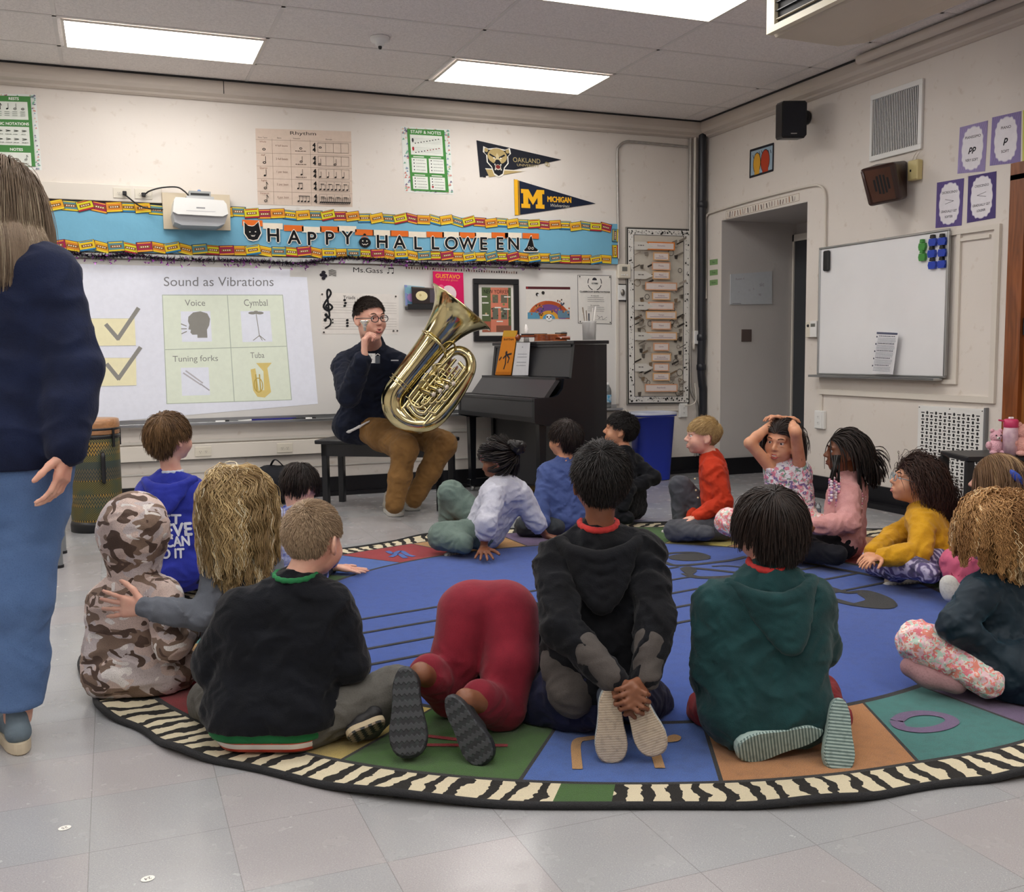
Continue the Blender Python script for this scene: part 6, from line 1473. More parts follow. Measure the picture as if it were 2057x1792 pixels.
def face_parts(par, c, R, s, iris='#4a3020', brow='#3a2a1e', lips='#b5716a', smile=0.0, lids=None):
    def q(x, y, z): return c + R @ (np.array([x, y, z]) * s)
    for sx in (-1, 1):
        b = MB(); b.ball(q(sx * .031, .0745, .008), .0118 * s, M_EYE, 16, rot=R); d = nrm(R @ np.array([sx * .0, 1, -.02]))
        b.lathe([(0, .0121 * s), (.0052 * s, .0112 * s)], q(sx * .031, .0745, .008), d, ink(iris, .3), 16); b.lathe([(0, .0124 * s), (.0026 * s, .0120 * s)], q(sx * .031, .0745, .008), d, M_PUP, 12); b.build('eye', par)
        b = MB(); b.tube(smooth_path([q(sx * .016, .094, .030), q(sx * .030, .092, .036), q(sx * .047, .080, .031)], 5), [.0030 * s] * 5 + [.0036 * s] * 4 + [.0014 * s] * 2, ink(brow, .9), 8, flat=.6); b.build('eyebrow', par)
    b = MB(); w = .021 + .007 * smile; z = -.0555
    up = smooth_path([q(-w, .083 - smile * .003, z + .006 * smile), q(-.008, .0965, z + .004), q(0, .0975, z + .003), q(.008, .0965, z + .004), q(w, .083 - smile * .003, z + .006 * smile)], 4)
    lw = smooth_path([q(-w * .95, .083 - smile * .003, z + .004 * smile), q(-.01, .095, z - .008 - .006 * smile), q(.01, .095, z - .008 - .006 * smile), q(w * .95, .083 - smile * .003, z + .004 * smile)], 4)
    M_ = mat('lip_' + lips[1:], lips, .4, var=.05, vscale=80); b.tube(up, .0030 * s, M_, 8); b.tube(lw, .0036 * s, M_, 8); b.build('lips', par)
    if smile > .3:
        b = MB(); b.ball(q(0, .0885, z - .002), .0165 * s, ink('#efe9e0', .3) if smile < .9 else ink('#3a1512', .5), 12, (1.05, .62, .32), R); b.build('teeth', par)
def hand_prims(b, w, d, n, s=1.0, curl=(.35, .35, .35, .35), thumb=.6, side=1, spread=.12, L=None):
    """wrist w, finger direction d, palm faces n, side: +1 thumb towards d x n"""
    d = nrm(d); n = np.asarray(n, float); n = nrm(n - d * (n @ d)); t = np.cross(d, n) * side; L = (L or .165) * s; r = .0075 * s * (1 if L > .15 * s else .9)
    for i, x in enumerate((.022, .008, -.007, -.021)):
        k0 = w + d * L * .47 + t * x * s * 1.15; b.cap(w + d * .01 + t * x * s * .5, k0, .0125 * s, .0115 * s, .010 * s)
        a = 0.0; p = k0; dr = nrm(d + t * (x / .022) * spread); lens = [(.23, .16, .12), (.26, .18, .13), (.24, .165, .12), (.19, .13, .10)][i]
        for j, l in enumerate(lens):
            a += curl[i] * (1.0 if j else .6); v = dr * math.cos(a) + n * math.sin(a); p2 = p + v * L * l; b.cap(p, p2, r * (1.08 - .08 * j), r * (1.0 - .1 * j), .0035 * s); p = p2
    p0 = w + d * L * .14 + t * .022 * s; v = nrm(d * .75 + t * (.9 - thumb * .5) + n * thumb * .6); p1_ = p0 + v * L * .26; p2 = p1_ + nrm(v + d * .5 + n * thumb * .35) * L * .18; p3 = p2 + nrm(v * .6 + d * .6 + n * thumb * .6) * L * .14
    b.chain([p0, p1_, p2, p3], [.013 * s, .0098 * s, .0085 * s, .0072 * s], .006 * s)

# ------------------------------------------------------------------ hair
def hairmat(name, c1, c2, c3=None, rough=.45):
    if name in _M: return _M[name]
    n = Nodes(name); at = n.n('Attribute'); at.attribute_name = 'rnd'; v = at.outputs['Fac']
    c = n.mix(n.maprange(v, .0, 1.0), c1, c2)
    if c3: c = n.mix(n.math('GREATER_THAN', v, .8), c, c3)
    n.l(c, n.b.inputs['Base Color']); n.b.inputs['Roughness'].default_value = rough; n.b.inputs['Specular IOR Level'].default_value = .35; return n.mt
def hair(par, c, R, s, m_, n=2600, length=.05, segs=5, width=.0022, whorl=(0, -.05, .11), grav=.3, lift=.12, wave=0.0, wfreq=60., hl=(.060, .030), nape=-.075, vol=1.03, rand=.25, part=None, seed=1, colliders=(), fade=None, lvar=.3, rs=(.078, .098, .090), name='hair', cz=.032, cy=-.012, curl=0.0, flow=None, side_len=None, clump=.45):
    g = np.random.default_rng(seed); k = np.arange(n * 2); ph = k * 2.399963; zz = 1 - 2 * (k + .5) / len(k)
    U = np.stack([np.sqrt(1 - zz ** 2) * np.cos(ph), np.sqrt(1 - zz ** 2) * np.sin(ph), zz], 1) + g.normal(0, .015, (len(k), 3)); U /= np.linalg.norm(U, axis=1)[:, None]
    rr = np.array(rs) * vol; cc = np.array([0, cy, cz]); Q = U * rr + cc
    x, y, z = Q.T
    # hairline: forehead above hl[0]; temples sweep back to the ears; nape
    line = np.where(y > .0, hl[0] * np.clip(y / .075, 0, 1) + hl[1] * (1 - np.clip(y / .075, 0, 1)) - .012, np.where(y > -.035, .012 + (y + .0) * .6, nape))
    if length < .2: line = np.where((y > -.042) & (y <= .03) & (np.abs(x) > .05), np.maximum(line, .026), line)
    keep = z > line; Q = Q[keep]; U = U[keep]; N = len(Q)
    nor = Q - cc; nor = nor / rr ** 2; nor /= np.linalg.norm(nor, axis=1)[:, None]
    wh = np.array(whorl); away = Q - wh
    if flow is not None: away = away * .35 + np.array(flow) * .1
    if part is not None: away = np.stack([np.sign(Q[:, 0] - part) * .10, Q[:, 1] * .2 - .055, -.03 + 0 * Q[:, 0]], 1)
    tan = away - nor * (away * nor).sum(1)[:, None]; tan /= np.maximum(1e-6, np.linalg.norm(tan, axis=1))[:, None]
    LL = length * (1 + lvar * g.uniform(-1, 1, N))
    if fade: LL = LL * np.clip((Q[:, 2] - fade[0]) / (fade[1] - fade[0]), fade[2], 1)
    if side_len: LL = LL * np.where(np.abs(Q[:, 0]) > .05, side_len, 1)
    dr = tan + nor * lift + g.normal(0, rand, (N, 3)); dr /= np.linalg.norm(dr, axis=1)[:, None]
    down = R.T @ np.array([0, 0, -1.0]); p = Q.copy(); pts = [p.copy()]; st = (LL / segs)[:, None]; phs = g.uniform(0, 6.28, N); K = max(4, int(N / (48 if length > .18 else 12))); sd_ = Q[g.choice(N, K, replace=False)]; cl = ((Q[:, None, :] - sd_[None]) ** 2).sum(2).argmin(1); phc = g.uniform(0, 6.28, K)[cl]
    for j in range(segs):
        dr = dr + down * grav * (j + 1) / segs; dr /= np.linalg.norm(dr, axis=1)[:, None]
        w = dr.copy()
        if wave or curl:
            sd = np.cross(dr, nor); a = phc + .12 * phs + (j * st[:, 0]) * wfreq; w = w + sd * (wave * np.sin(a))[:, None] + nor * (curl * np.cos(a))[:, None] + sd * (curl * np.sin(a))[:, None]
            w /= np.linalg.norm(w, axis=1)[:, None]
        p = p + w * st
        v = p - cc; e = np.sqrt(((v / rr) ** 2).sum(1)); f = np.where(e < 1.02, 1.02 / np.maximum(e, 1e-6), 1); p = cc + v * f[:, None]
        for (a_, b_, r_) in colliders:      # capsules in world space
            al, bl_ = R.T @ (np.asarray(a_) - c) / s, R.T @ (np.asarray(b_) - c) / s; ba = bl_ - al; t = np.clip(((p - al) @ ba) / (ba @ ba), 0, 1); cp = al + t[:, None] * ba; dv = p - cp; dl = np.linalg.norm(dv, axis=1); rr2 = r_ / s
            f = np.where(dl < rr2, rr2 / np.maximum(dl, 1e-6), 1); p = cp + dv * f[:, None]
        pts.append(p.copy())
    Pt = np.stack(pts, 1)
    if clump:
        ct = np.bincount(cl, minlength=K)[cl][:, None]; cw = np.linspace(0, clump, segs + 1)
        for j in range(1, segs + 1):
            mu = np.stack([np.bincount(cl, Pt[:, j, q], K) for q in range(3)], 1)[cl] / ct; Pt[:, j] = Pt[:, j] * (1 - cw[j]) + mu * cw[j]
    W_s = np.linspace(1, .25, segs + 1) ** .7; T = np.diff(Pt, axis=1, append=(2 * Pt[:, -1:] - Pt[:, -2:-1])); T /= np.maximum(1e-7, np.linalg.norm(T, axis=2))[:, :, None]
    no = np.repeat(nor[:, None], segs + 1, 1); S1 = np.cross(T, no); S1 /= np.maximum(1e-7, np.linalg.norm(S1, axis=2))[:, :, None]; S2 = np.cross(S1, T)
    V_ = []
    for a in (0, 2.094, 4.189): V_.append(Pt + (S1 * math.cos(a) + S2 * math.sin(a) * .6) * (width * W_s)[None, :, None])
    A = np.stack(V_, 2).reshape(N, (segs + 1) * 3, 3); base = np.arange(N)[:, None, None] * (segs + 1) * 3; F = []
    for j in range(segs):
        for q in range(3): F.append([j * 3 + q, j * 3 + (q + 1) % 3, (j + 1) * 3 + (q + 1) % 3, (j + 1) * 3 + q])
    F = (np.array(F)[None] + base).reshape(-1, 4); verts = c + (A.reshape(-1, 3) * s) @ R.T; wc = .72 if length > .18 else .5; rnd = np.repeat((1 - wc) * g.random(N) + wc * g.random(K)[cl], (segs + 1) * 3)
    # scalp cap under the strands
    kk = 40; cv = []; cf = []
    for i in range(kk // 2 + 1):
        th = math.pi * i / (kk // 2)
        for j in range(kk): a = 2 * math.pi * j / kk; cv.append(np.array([math.sin(th) * math.cos(a), math.sin(th) * math.sin(a), math.cos(th)]) * np.array(rs) * (vol - .012) + cc)
    cv = np.array(cv); x, y, z = cv.T
    line = np.where(y > .0, hl[0] * np.clip(y / .075, 0, 1) + hl[1] * (1 - np.clip(y / .075, 0, 1)) - .004, np.where(y > -.035, .016, nape + .006)); ok = z > line
    for i in range(kk // 2):
        for j in range(kk):
            f = (i * kk + j, (i + 1) * kk + j, (i + 1) * kk + (j + 1) % kk, i * kk + (j + 1) % kk)
            if all(ok[q] for q in f): cf.append(f)
    o = len(verts); verts = np.concatenate([verts, c + (cv * s) @ R.T]); F = np.concatenate([F, np.array(cf) + o]); rnd = np.concatenate([rnd, np.full(len(cv), .15)])
    me = mesh_from(verts, F, name); at = me.attributes.new('rnd', 'FLOAT', 'POINT'); at.data.foreach_set('value', rnd.astype(np.float32)); return link(name, me, par, m_, True)

# ------------------------------------------------------------------ cloth materials
def cloth(name, c, c2=None, bump=.25, scale=500, sheen=.15, rough=.85, vs=12, var=.12):
    if name in _M: return _M[name]
    n = Nodes(name); a = n.noise(scale, 2); b2 = n.noise(vs, 3); cc = n.mix(n.maprange(b2, .35, .7), c, c2 or [x * (1 - var) for x in [int(c[i:i + 2], 16) / 255 for i in (1, 3, 5)]])
    cc = n.mix(n.maprange(a, .5, .9, 0, .3), cc, '#0a0a0c'); n.l(cc, n.b.inputs['Base Color']); n.b.inputs['Roughness'].default_value = rough; n.b.inputs['Sheen Weight'].default_value = sheen * .35; n.b.inputs['Specular IOR Level'].default_value = .2
    n.bump(n.math('ADD', n.math('MULTIPLY', a, .4), n.noise(35, 3)), bump, .006); return n.mt
def skinmat(name, c, c2):
    if name in _M: return _M[name]
    n = Nodes(name); n.l(n.mix(n.maprange(n.noise(18, 3), .35, .7), c, c2), n.b.inputs['Base Color']); n.b.inputs['Roughness'].default_value = .5; n.b.inputs['Subsurface Weight'].default_value = .12; n.b.inputs['Subsurface Radius'].default_value = (.01, .004, .002); n.b.inputs['Subsurface Scale'].default_value = .4
    n.bump(n.noise(160, 3), .08, .003); return n.mt
SK_L = skinmat('skin_fair', '#e3b29c', '#d99c88'); SK_M = skinmat('skin_tan', '#c08866', '#ad7556'); SK_D = skinmat('skin_brown', '#85553c', '#75472f'); SK_O = skinmat('skin_warm', '#d29a78', '#c48766')

# ------------------------------------------------------------------ shoes
def sole_outline(L, w=.36, n=28):
    out = []
    for i in range(n):
        a = 2 * math.pi * i / n; x = math.cos(a); y = math.sin(a); ww = w * .5 * (1.0 + .22 * x - .18 * math.exp(-((x + .1) / .35) ** 2)); out.append((L * (.5 + .5 * math.copysign(abs(x) ** .85, x)), L * ww * math.copysign(abs(y) ** .8, y) + L * .02 * math.sin(a * 1) * x))
    return out
def shoe(par, heel, toe, up, m_up, m_sole, m_side=None, th=.022, tall=.055, name='shoe', rim=True, w=.36, fw=1.0):
    heel, toe = np.asarray(heel, float), np.asarray(toe, float); L = np.linalg.norm(toe - heel); d = nrm(toe - heel); u = np.asarray(up, float); u = nrm(u - d * (u @ d)); s_ = np.cross(u, d)
    F = Frame(heel, d, s_, u); o = sole_outline(L, w)
    b = Body(.015)
    b.cap(F.p(L * .17, 0, th + .02 * fw), F.p(L * .55, 0, th + .018 * fw), L * w * .33, L * w * .38); b.cap(F.p(L * .55, 0, th + .016), F.p(L * .82, 0, th + .008), L * w * .38, L * w * .34); b.cap(F.p(L * .18, 0, th + .02), F.p(L * .22, 0, th + tall), L * w * .33, L * w * .30)
    ob = skin_obj(name, b, m_up, par, .0055, cut=[(F.p(0, 0, th - .004), -u)])
    me = bpy.data.meshes.new('sole'); vs = []; fs = []; n = len(o)
    # local frame so the tread pattern follows the shoe
    for (sc, z) in ((.94, -.002), (1.0, .004), (1.01, th * .6), (1.0, th)): vs += [(L * .5 + (x - L * .5) * sc, y * sc, z) for x, y in o]
    for r in range(3): fs += [(r * n + j, r * n + (j + 1) % n, (r + 1) * n + (j + 1) % n, (r + 1) * n + j) for j in range(n)]
    k = len(fs); fs.append(tuple(range(n))[::-1]); fs.append(tuple(range(3 * n, 4 * n))); me.from_pydata(vs, [], fs); me.update(); me.materials.append(m_side or m_sole); me.materials.append(m_sole)
    me.polygons[k].material_index = 1
    for i in range(n): me.polygons[i].material_index = 1
    so = bpy.data.objects.new('sole', me); COL.objects.link(so)
    mw = Matrix.Identity(4)
    for i in range(3): mw[i][0], mw[i][1], mw[i][2], mw[i][3] = d[i], s_[i], u[i], heel[i]
    so.parent = ob; so.matrix_parent_inverse = _world(ob).inverted(); so.matrix_basis = mw
    return ob, F, L
def treadmat(name, c, c2, freq=260, kind='wave'):
    if name in _M: return _M[name]
    n = Nodes(name); x = n.n('SeparateXYZ'); n.l(n.tc.outputs['Object'], x.inputs[0]); ph = n.math('ADD', n.math('MULTIPLY', x.outputs['X'], freq), n.math('MULTIPLY', n.math('SINE', n.math('MULTIPLY', x.outputs['Y'], freq * 2.2)), 1.2 if kind == 'wave' else .6))
    sn = n.math('SINE', ph); f = n.maprange(sn, -.3, .3); dirt = n.noise(60, 4); c_ = n.mix(f, c, c2); c_ = n.mix(n.maprange(dirt, .5, .8, 0, .5), c_, '#6a5850' if kind == 'wave' else '#3a4a48')
    n.l(c_, n.b.inputs['Base Color']); n.b.inputs['Roughness'].default_value = .7; n.bump(n.math('ADD', f, n.math('MULTIPLY', dirt, .4)), .5, .004); return n.mt

# ------------------------------------------------------------------ a whole person
class Person:
    def __init__(s, label, base, sc=1.0, skin=SK_L, adult=False, h=.007):
        s.t = thing('person', label, 'person', base, None); s.s = sc; s.skin = skin; s.adult = adult; s.h = h; s.b = Body(.02 * sc)
    def torso(s, J, r=(.078, .072, .05)):
        b, q = s.b, s.s; J = {k: np.asarray(v, float) for k, v in J.items()}; s.J = J; k = .05 * q; m_ = (J['hL'] + J['hR']) / 2
        for a, e in (('hL', 'sL'), ('hR', 'sR')): b.cap(J[a], J[a] * .25 + J[e] * .75 + (J['nk'] - J[e]) * .12, r[0] * q, r[1] * q * .9, k)
        b.cap(m_, J['nk'] * .8 + m_ * .2, r[0] * q, r[1] * q * .9, k); b.cap(J['sL'], J['sR'], r[2] * q * .86, r[2] * q * .86, k)
        b.cap(J['nk'], J['sL'], .036 * q, .038 * q, k); b.cap(J['nk'], J['sR'], .036 * q, .038 * q, k)
    def head(s, c, fwd, up=(0, 0, 1), hs=.93, neck=True):
        s.R = look(fwd, up); s.c = np.asarray(c, float); s.hs = hs; head_prims(s.b, s.c, s.R, hs, not s.adult)
        if neck: s.b.cap(s.c + s.R @ np.array([0, -.022, -.05]) * hs, s.J['nk'] + (s.c - s.J['nk']) * .08, .042 * hs * (1.3 if s.adult else 1.0), .046 * hs * (1.25 if s.adult else 1), .02)
        return s
    def arm(s, sh, el, wr, r=None, hand=None):
        q = s.s; r = r or (.036, .029, .027, .019); s.b.chain([sh, el], [r[0] * q, r[1] * q], .015 * q); m_ = np.asarray(el) * .7 + np.asarray(wr) * .3; s.b.chain([el, m_, wr], [r[1] * q, r[2] * q * 1.05, r[3] * q], .015 * q)
        if hand: hand_prims(s.b, np.asarray(wr, float), *hand[:2], **hand[2])
    def leg(s, h, k, a, r=(.064, .046, .044, .028), foot=None):
        q = s.s; s.b.chain([h, k], [r[0] * q, r[1] * q], .03 * q); m_ = np.asarray(k) * .65 + np.asarray(a) * .35; s.b.chain([k, m_, a], [r[1] * q, r[2] * q, r[3] * q], .02 * q)
        if foot is not None: s.b.cap(a, foot, .027 * q, .02 * q, .015 * q)
    def finish(s, floor=.018, **kw): kw['floor'] = floor; s.body = skin_obj('body', s.b, s.skin, s.t, s.h, **kw); return s.body
    def shirt(s, name, m_, arms=(), pad=.012, hem=.0, r=(.088, .080, .052), sleeve=.012, folds=((.0055, 20, None, 0), (.003, 42, None, 0), (-.005, 8, None, 0)), h=None, extra=None, cuff=0, seed=1, ends=True, hemdrop=.0, **kw):
        b = Body(.02 * s.s); q = s.s; J = s.J; k = .055 * q; m_L, m_R = J['hL'], J['hR']; mid = (m_L + m_R) / 2
        for a, e in (('hL', 'sL'), ('hR', 'sR')): b.cap(J[a], J[a] * .25 + J[e] * .75 + (J['nk'] - J[e]) * .12, r[0] * q, r[1] * q * .92, k)
        b.cap(mid, J['nk'] * .8 + mid * .2, r[0] * q, r[1] * q * .92, k); b.cap(J['sL'], J['sR'], r[2] * q * .92, r[2] * q * .92, k); b.cap(J['nk'], J['sL'], .042 * q, .046 * q, k); b.cap(J['nk'], J['sR'], .042 * q, .046 * q, k)
        for (sh, el, wr, rr) in arms:
            sh, el, wr = (np.asarray(v, float) for v in (sh, el, wr)); b.chain([sh, el], [rr[0] * q, rr[1] * q], .02 * q)
            if wr is not None and len(rr) > 2: b.chain([el, el * .5 + wr * .5, wr], [rr[1] * q, (rr[1] + rr[2]) / 2 * q * 1.04, rr[2] * q], .015 * q)
            if cuff: b.cap(wr, wr + nrm(el - wr) * .02, rr[2] * q + cuff, rr[2] * q + cuff, .004)
        if extra: extra(b)
        return skin_obj(name, b, m_, s.t, h or s.h, folds=folds, seed=seed, **kw)
    def pants(s, name, m_, legs, folds=((.005, 26, None, 0), (-.005, 10, None, 0)), h=None, seed=2, extra=None, hip=.082, **kw):
        b = Body(.02 * s.s); q = s.s
        if hip: b.cap(s.J['hL'], s.J['hR'], hip * q, hip * q, .04 * q)
        for pts, rs in legs: b.chain([np.asarray(p, float) for p in pts], [r * q for r in rs], .03 * q)
        if extra: extra(b)
        return skin_obj(name, b, m_, s.t, h or s.h, folds=folds, seed=seed, **kw)
def swag(b, pts, rs, k=.012): b.chain(smooth_path([np.asarray(p, float) for p in pts], 5), list(np.interp(np.linspace(0, 1, (len(pts) - 1) * 5 + 1), np.linspace(0, 1, len(rs)), rs)), k)
def hood(par, m_, nk, sL, sR, back, down, q=1.0, h=.006, name='hood', drop=.17, wide=.115, seed=4, up=V(0, 0, 1)):
    """a hood lying on the shoulders: collar ring plus hanging V folds"""
    lat = nrm(sR - sL); b = Body(.014 * q)
    for i, (dz, w, t, r) in enumerate(((.002, .066, .05, .014), (-.012, .088, .062, .019), (-.02, .104, .068, .018))):
        pts = [nk + lat * w * q * math.sin(a) - back * t * q * math.cos(a) * -1 * 1.0 + up * (dz - .01 + .02 * math.cos(a + math.pi)) * q for a in np.linspace(-2.6, 2.6, 15)]
        b.chain(pts, [r * q] * 15, .016 * q)
    for i in range(5):
        f = (i + 1) / 5; w = wide * (1.02 - .20 * f) * q; z = drop * f * q
        pts = [nk - lat * w + back * .035 * q + up * (.005) * q, nk - lat * w * .62 + back * (.084 + .020 * f) * q + down * z * .55, nk + back * (.100 + .030 * f) * q + down * z, nk + lat * w * .62 + back * (.084 + .020 * f) * q + down * z * .55, nk + lat * w + back * .035 * q + up * (.005) * q]
        swag(b, pts, [.016 * q, .019 * q, .022 * q, .019 * q, .016 * q], .005 * q)
    return skin_obj(name, b, m_, par, h, folds=((.002, 32, None, 0), (-.003, 12, None, 0)), seed=seed)
def decal(par, target, lines, m_, name='print', off=.004):
    """lettering pressed onto a garment: [(text, px, py, height_m, width_m, depth, tilt_deg)]"""
    me = target.data; bv = BVHTree.FromPolygons([v.co for v in me.vertices], [tuple(p.vertices) for p in me.polygons]); V_, F_ = [], []
    for (tx, px, py, hh, ww, dep, rot) in lines:
        vs, fs = text_geo(tx); x0, x1 = vs[:, 0].min(), vs[:, 0].max(); c_, s2 = math.cos(math.radians(rot)), math.sin(math.radians(rot))
        for ox, oy in ((0, 0), (.05, 0), (-.05, 0), (0, .05), (0, -.05)):
            o = len(V_)
            for v in vs:
                X = (v[0] - (x0 + x1) / 2) * ww / (x1 - x0) + ox * hh; Y = (v[1] - .5) * hh + oy * hh; X, Y = X * c_ - Y * s2, X * s2 + Y * c_
                q = P(px, py, dep) + CR * X + CU * Y; d = nrm(q - CAM); hit = bv.ray_cast(Vector(CAM), Vector(d)); V_.append((np.array(hit[0]) - d * off * (1 + .1 * (ox + oy) / .05)) if hit[0] is not None else q)
            F_ += [tuple(i + o for i in f) for f in fs]
    me2 = mesh_from(V_, F_, name); return link(name, me2, par, m_)

# ================================================================== PEOPLE: who sits where
cfh = nrm(CF * V(1, 1, 0)); crh = nrm(CR * V(1, 1, 0)); UPV = V(0, 0, 1)
def turn(deg, pitch=0.0):
    """direction: 0 away from the camera, + to the right in the picture"""
    a = math.radians(deg); d = cfh * math.cos(a) + crh * math.sin(a); return nrm(d + UPV * math.tan(math.radians(pitch)))
def onz(px, d, z): r = ray(px, 900); q = CAM + r * (d / 1.0); q[2] = z; return q
HA = (.058, .048, .036); FN = ((.003, 27, None, 0), (-.004, 10, None, 0))
ONLY = None
def want(k): return ONLY is None or k in ONLY

# --- boy in black hooded jacket kneeling, holding his shoes
if want('bh'):
    p = Person('dark-haired child kneeling in a black hooded jacket, hands behind holding the canvas shoes', G(1215, 1490), 1.0, SK_D, h=.0048)
    p.torso(dict(hL=P(1155, 1365, 2.95), hR=P(1240, 1365, 2.95), sL=P(1120, 1122, 2.95), sR=P(1288, 1116, 2.95), nk=P(1202, 1075, 2.95)))
    p.head(P(1206, 970, 2.93), turn(-6, 4), hs=.95)
    AL = (P(1112, 1128, 2.93), P(1130, 1262, 2.80), P(1232, 1368, 2.73)); AR = (P(1298, 1120, 2.93), P(1318, 1240, 2.82), P(1296, 1366, 2.745))
    p.arm(*AL, hand=(P(1262, 1392, 2.69) - AL[2], CF, dict(s=.92, curl=(.9, .95, 1.0, 1.05), side=-1, thumb=.9)))
    p.arm(*AR, hand=(P(1272, 1392, 2.68) - AR[2], CF, dict(s=.92, curl=(.9, .95, 1.0, 1.05), side=1, thumb=.9)))
    LL = (p.J['hL'], P(1082, 1425, 3.10), P(1205, 1425, 2.90)); LR = (p.J['hR'], P(1300, 1415, 3.16), P(1275, 1410, 2.90))
    p.leg(*LL); p.leg(*LR); p.finish()
    M = cloth('black_jacket_cloth', '#111319', '#0c0d11', .5, 300, .2)
    p.shirt('jacket', M, [AL + ((.062, .050, .036),), AR + ((.062, .050, .036),)], r=(.092, .086, .056), folds=((.0075, 16, None, 0), (.003, 40, None, 0), (-.006, 8, None, 0)), h=.0058)
    MG = cloth('grey_sleeve_panel', '#55504d', '#484341', .4, 300)
    b = Body(.01); off = -CF * .012
    b.cap(AL[1] * .65 + AL[2] * .35 + CR * .012 + off * 1.6, AL[2] * .93 + AL[1] * .07 + off * .9, .041, .039); b.cap(AR[1] * .65 + AR[2] * .35 - CR * .008 + off * 1.2, AR[2] * .93 + AR[1] * .07 + off * .8, .042, .040)
    skin_obj('sleeve_panel', b, MG, p.t, .0055, folds=FN)
    b = Body(.02); b.cap(P(1128, 1330, 2.93), P(1150, 1392, 2.90), .06, .07); b.cap(P(1120, 1290, 2.95), P(1128, 1340, 2.94), .035, .06); skin_obj('jacket_hem', b, MG, p.t, .006, folds=FN)
    hood(p.t, M, p.J['nk'] + UPV * -.012, p.J['sL'], p.J['sR'], -cfh, V(0, 0, -1), 1.0, .0055, drop=.17, wide=.125)
    b = Body(.01); b.chain([p.J['nk'] + UPV * (.036 - .012 * math.cos(a)) + crh * .054 * math.sin(a) - cfh * .060 * math.cos(a) for a in np.linspace(-2, 2, 13)], [.008] * 13); skin_obj('collar', b, cloth('red_collar', '#c23a38'), p.t, .004)
    p.pants('trousers', cloth('navy_trousers', '#20233f', '#191b33', .4), [(LL, (.092, .075, .045)), ((LL[1] + UPV * .012, LL[1] * .4 + LL[2] * .6, LL[2]), (.072, .058, .04)), (LR, (.088, .07, .045)), ((LR[1], LR[2]), (.066, .04))], h=.0065, floor=.016)
    MW = mat('blue_grey_sneaker', '#3a4452', .7, bump=.3); MS = treadmat('worn_tan_tread', '#b8a48c', '#d9cab4', 900); MR = mat('pale_rubber', '#b9c3c4', .6, var=.1)
    shoe(p.t, P(1224, 1382, 2.71), P(1230, 1536, 2.735), CF * 1.0 + UPV * .1, MW, MS, MR, th=.024, tall=.05, w=.40); shoe(p.t, P(1262, 1374, 2.70), P(1321, 1520, 2.715), CF + UPV * .1 + CR * .1, MW, MS, MR, th=.024, tall=.05, w=.40)
    hair(p.t, p.c, p.R, p.hs, hairmat('hair_black', '#0d0b0c', '#221a18'), n=6000, length=.032, segs=4, width=.0018, whorl=(.01, -.055, .105), lift=.25, grav=.15, rand=.30, nape=-.062, vol=1.05, seed=3)

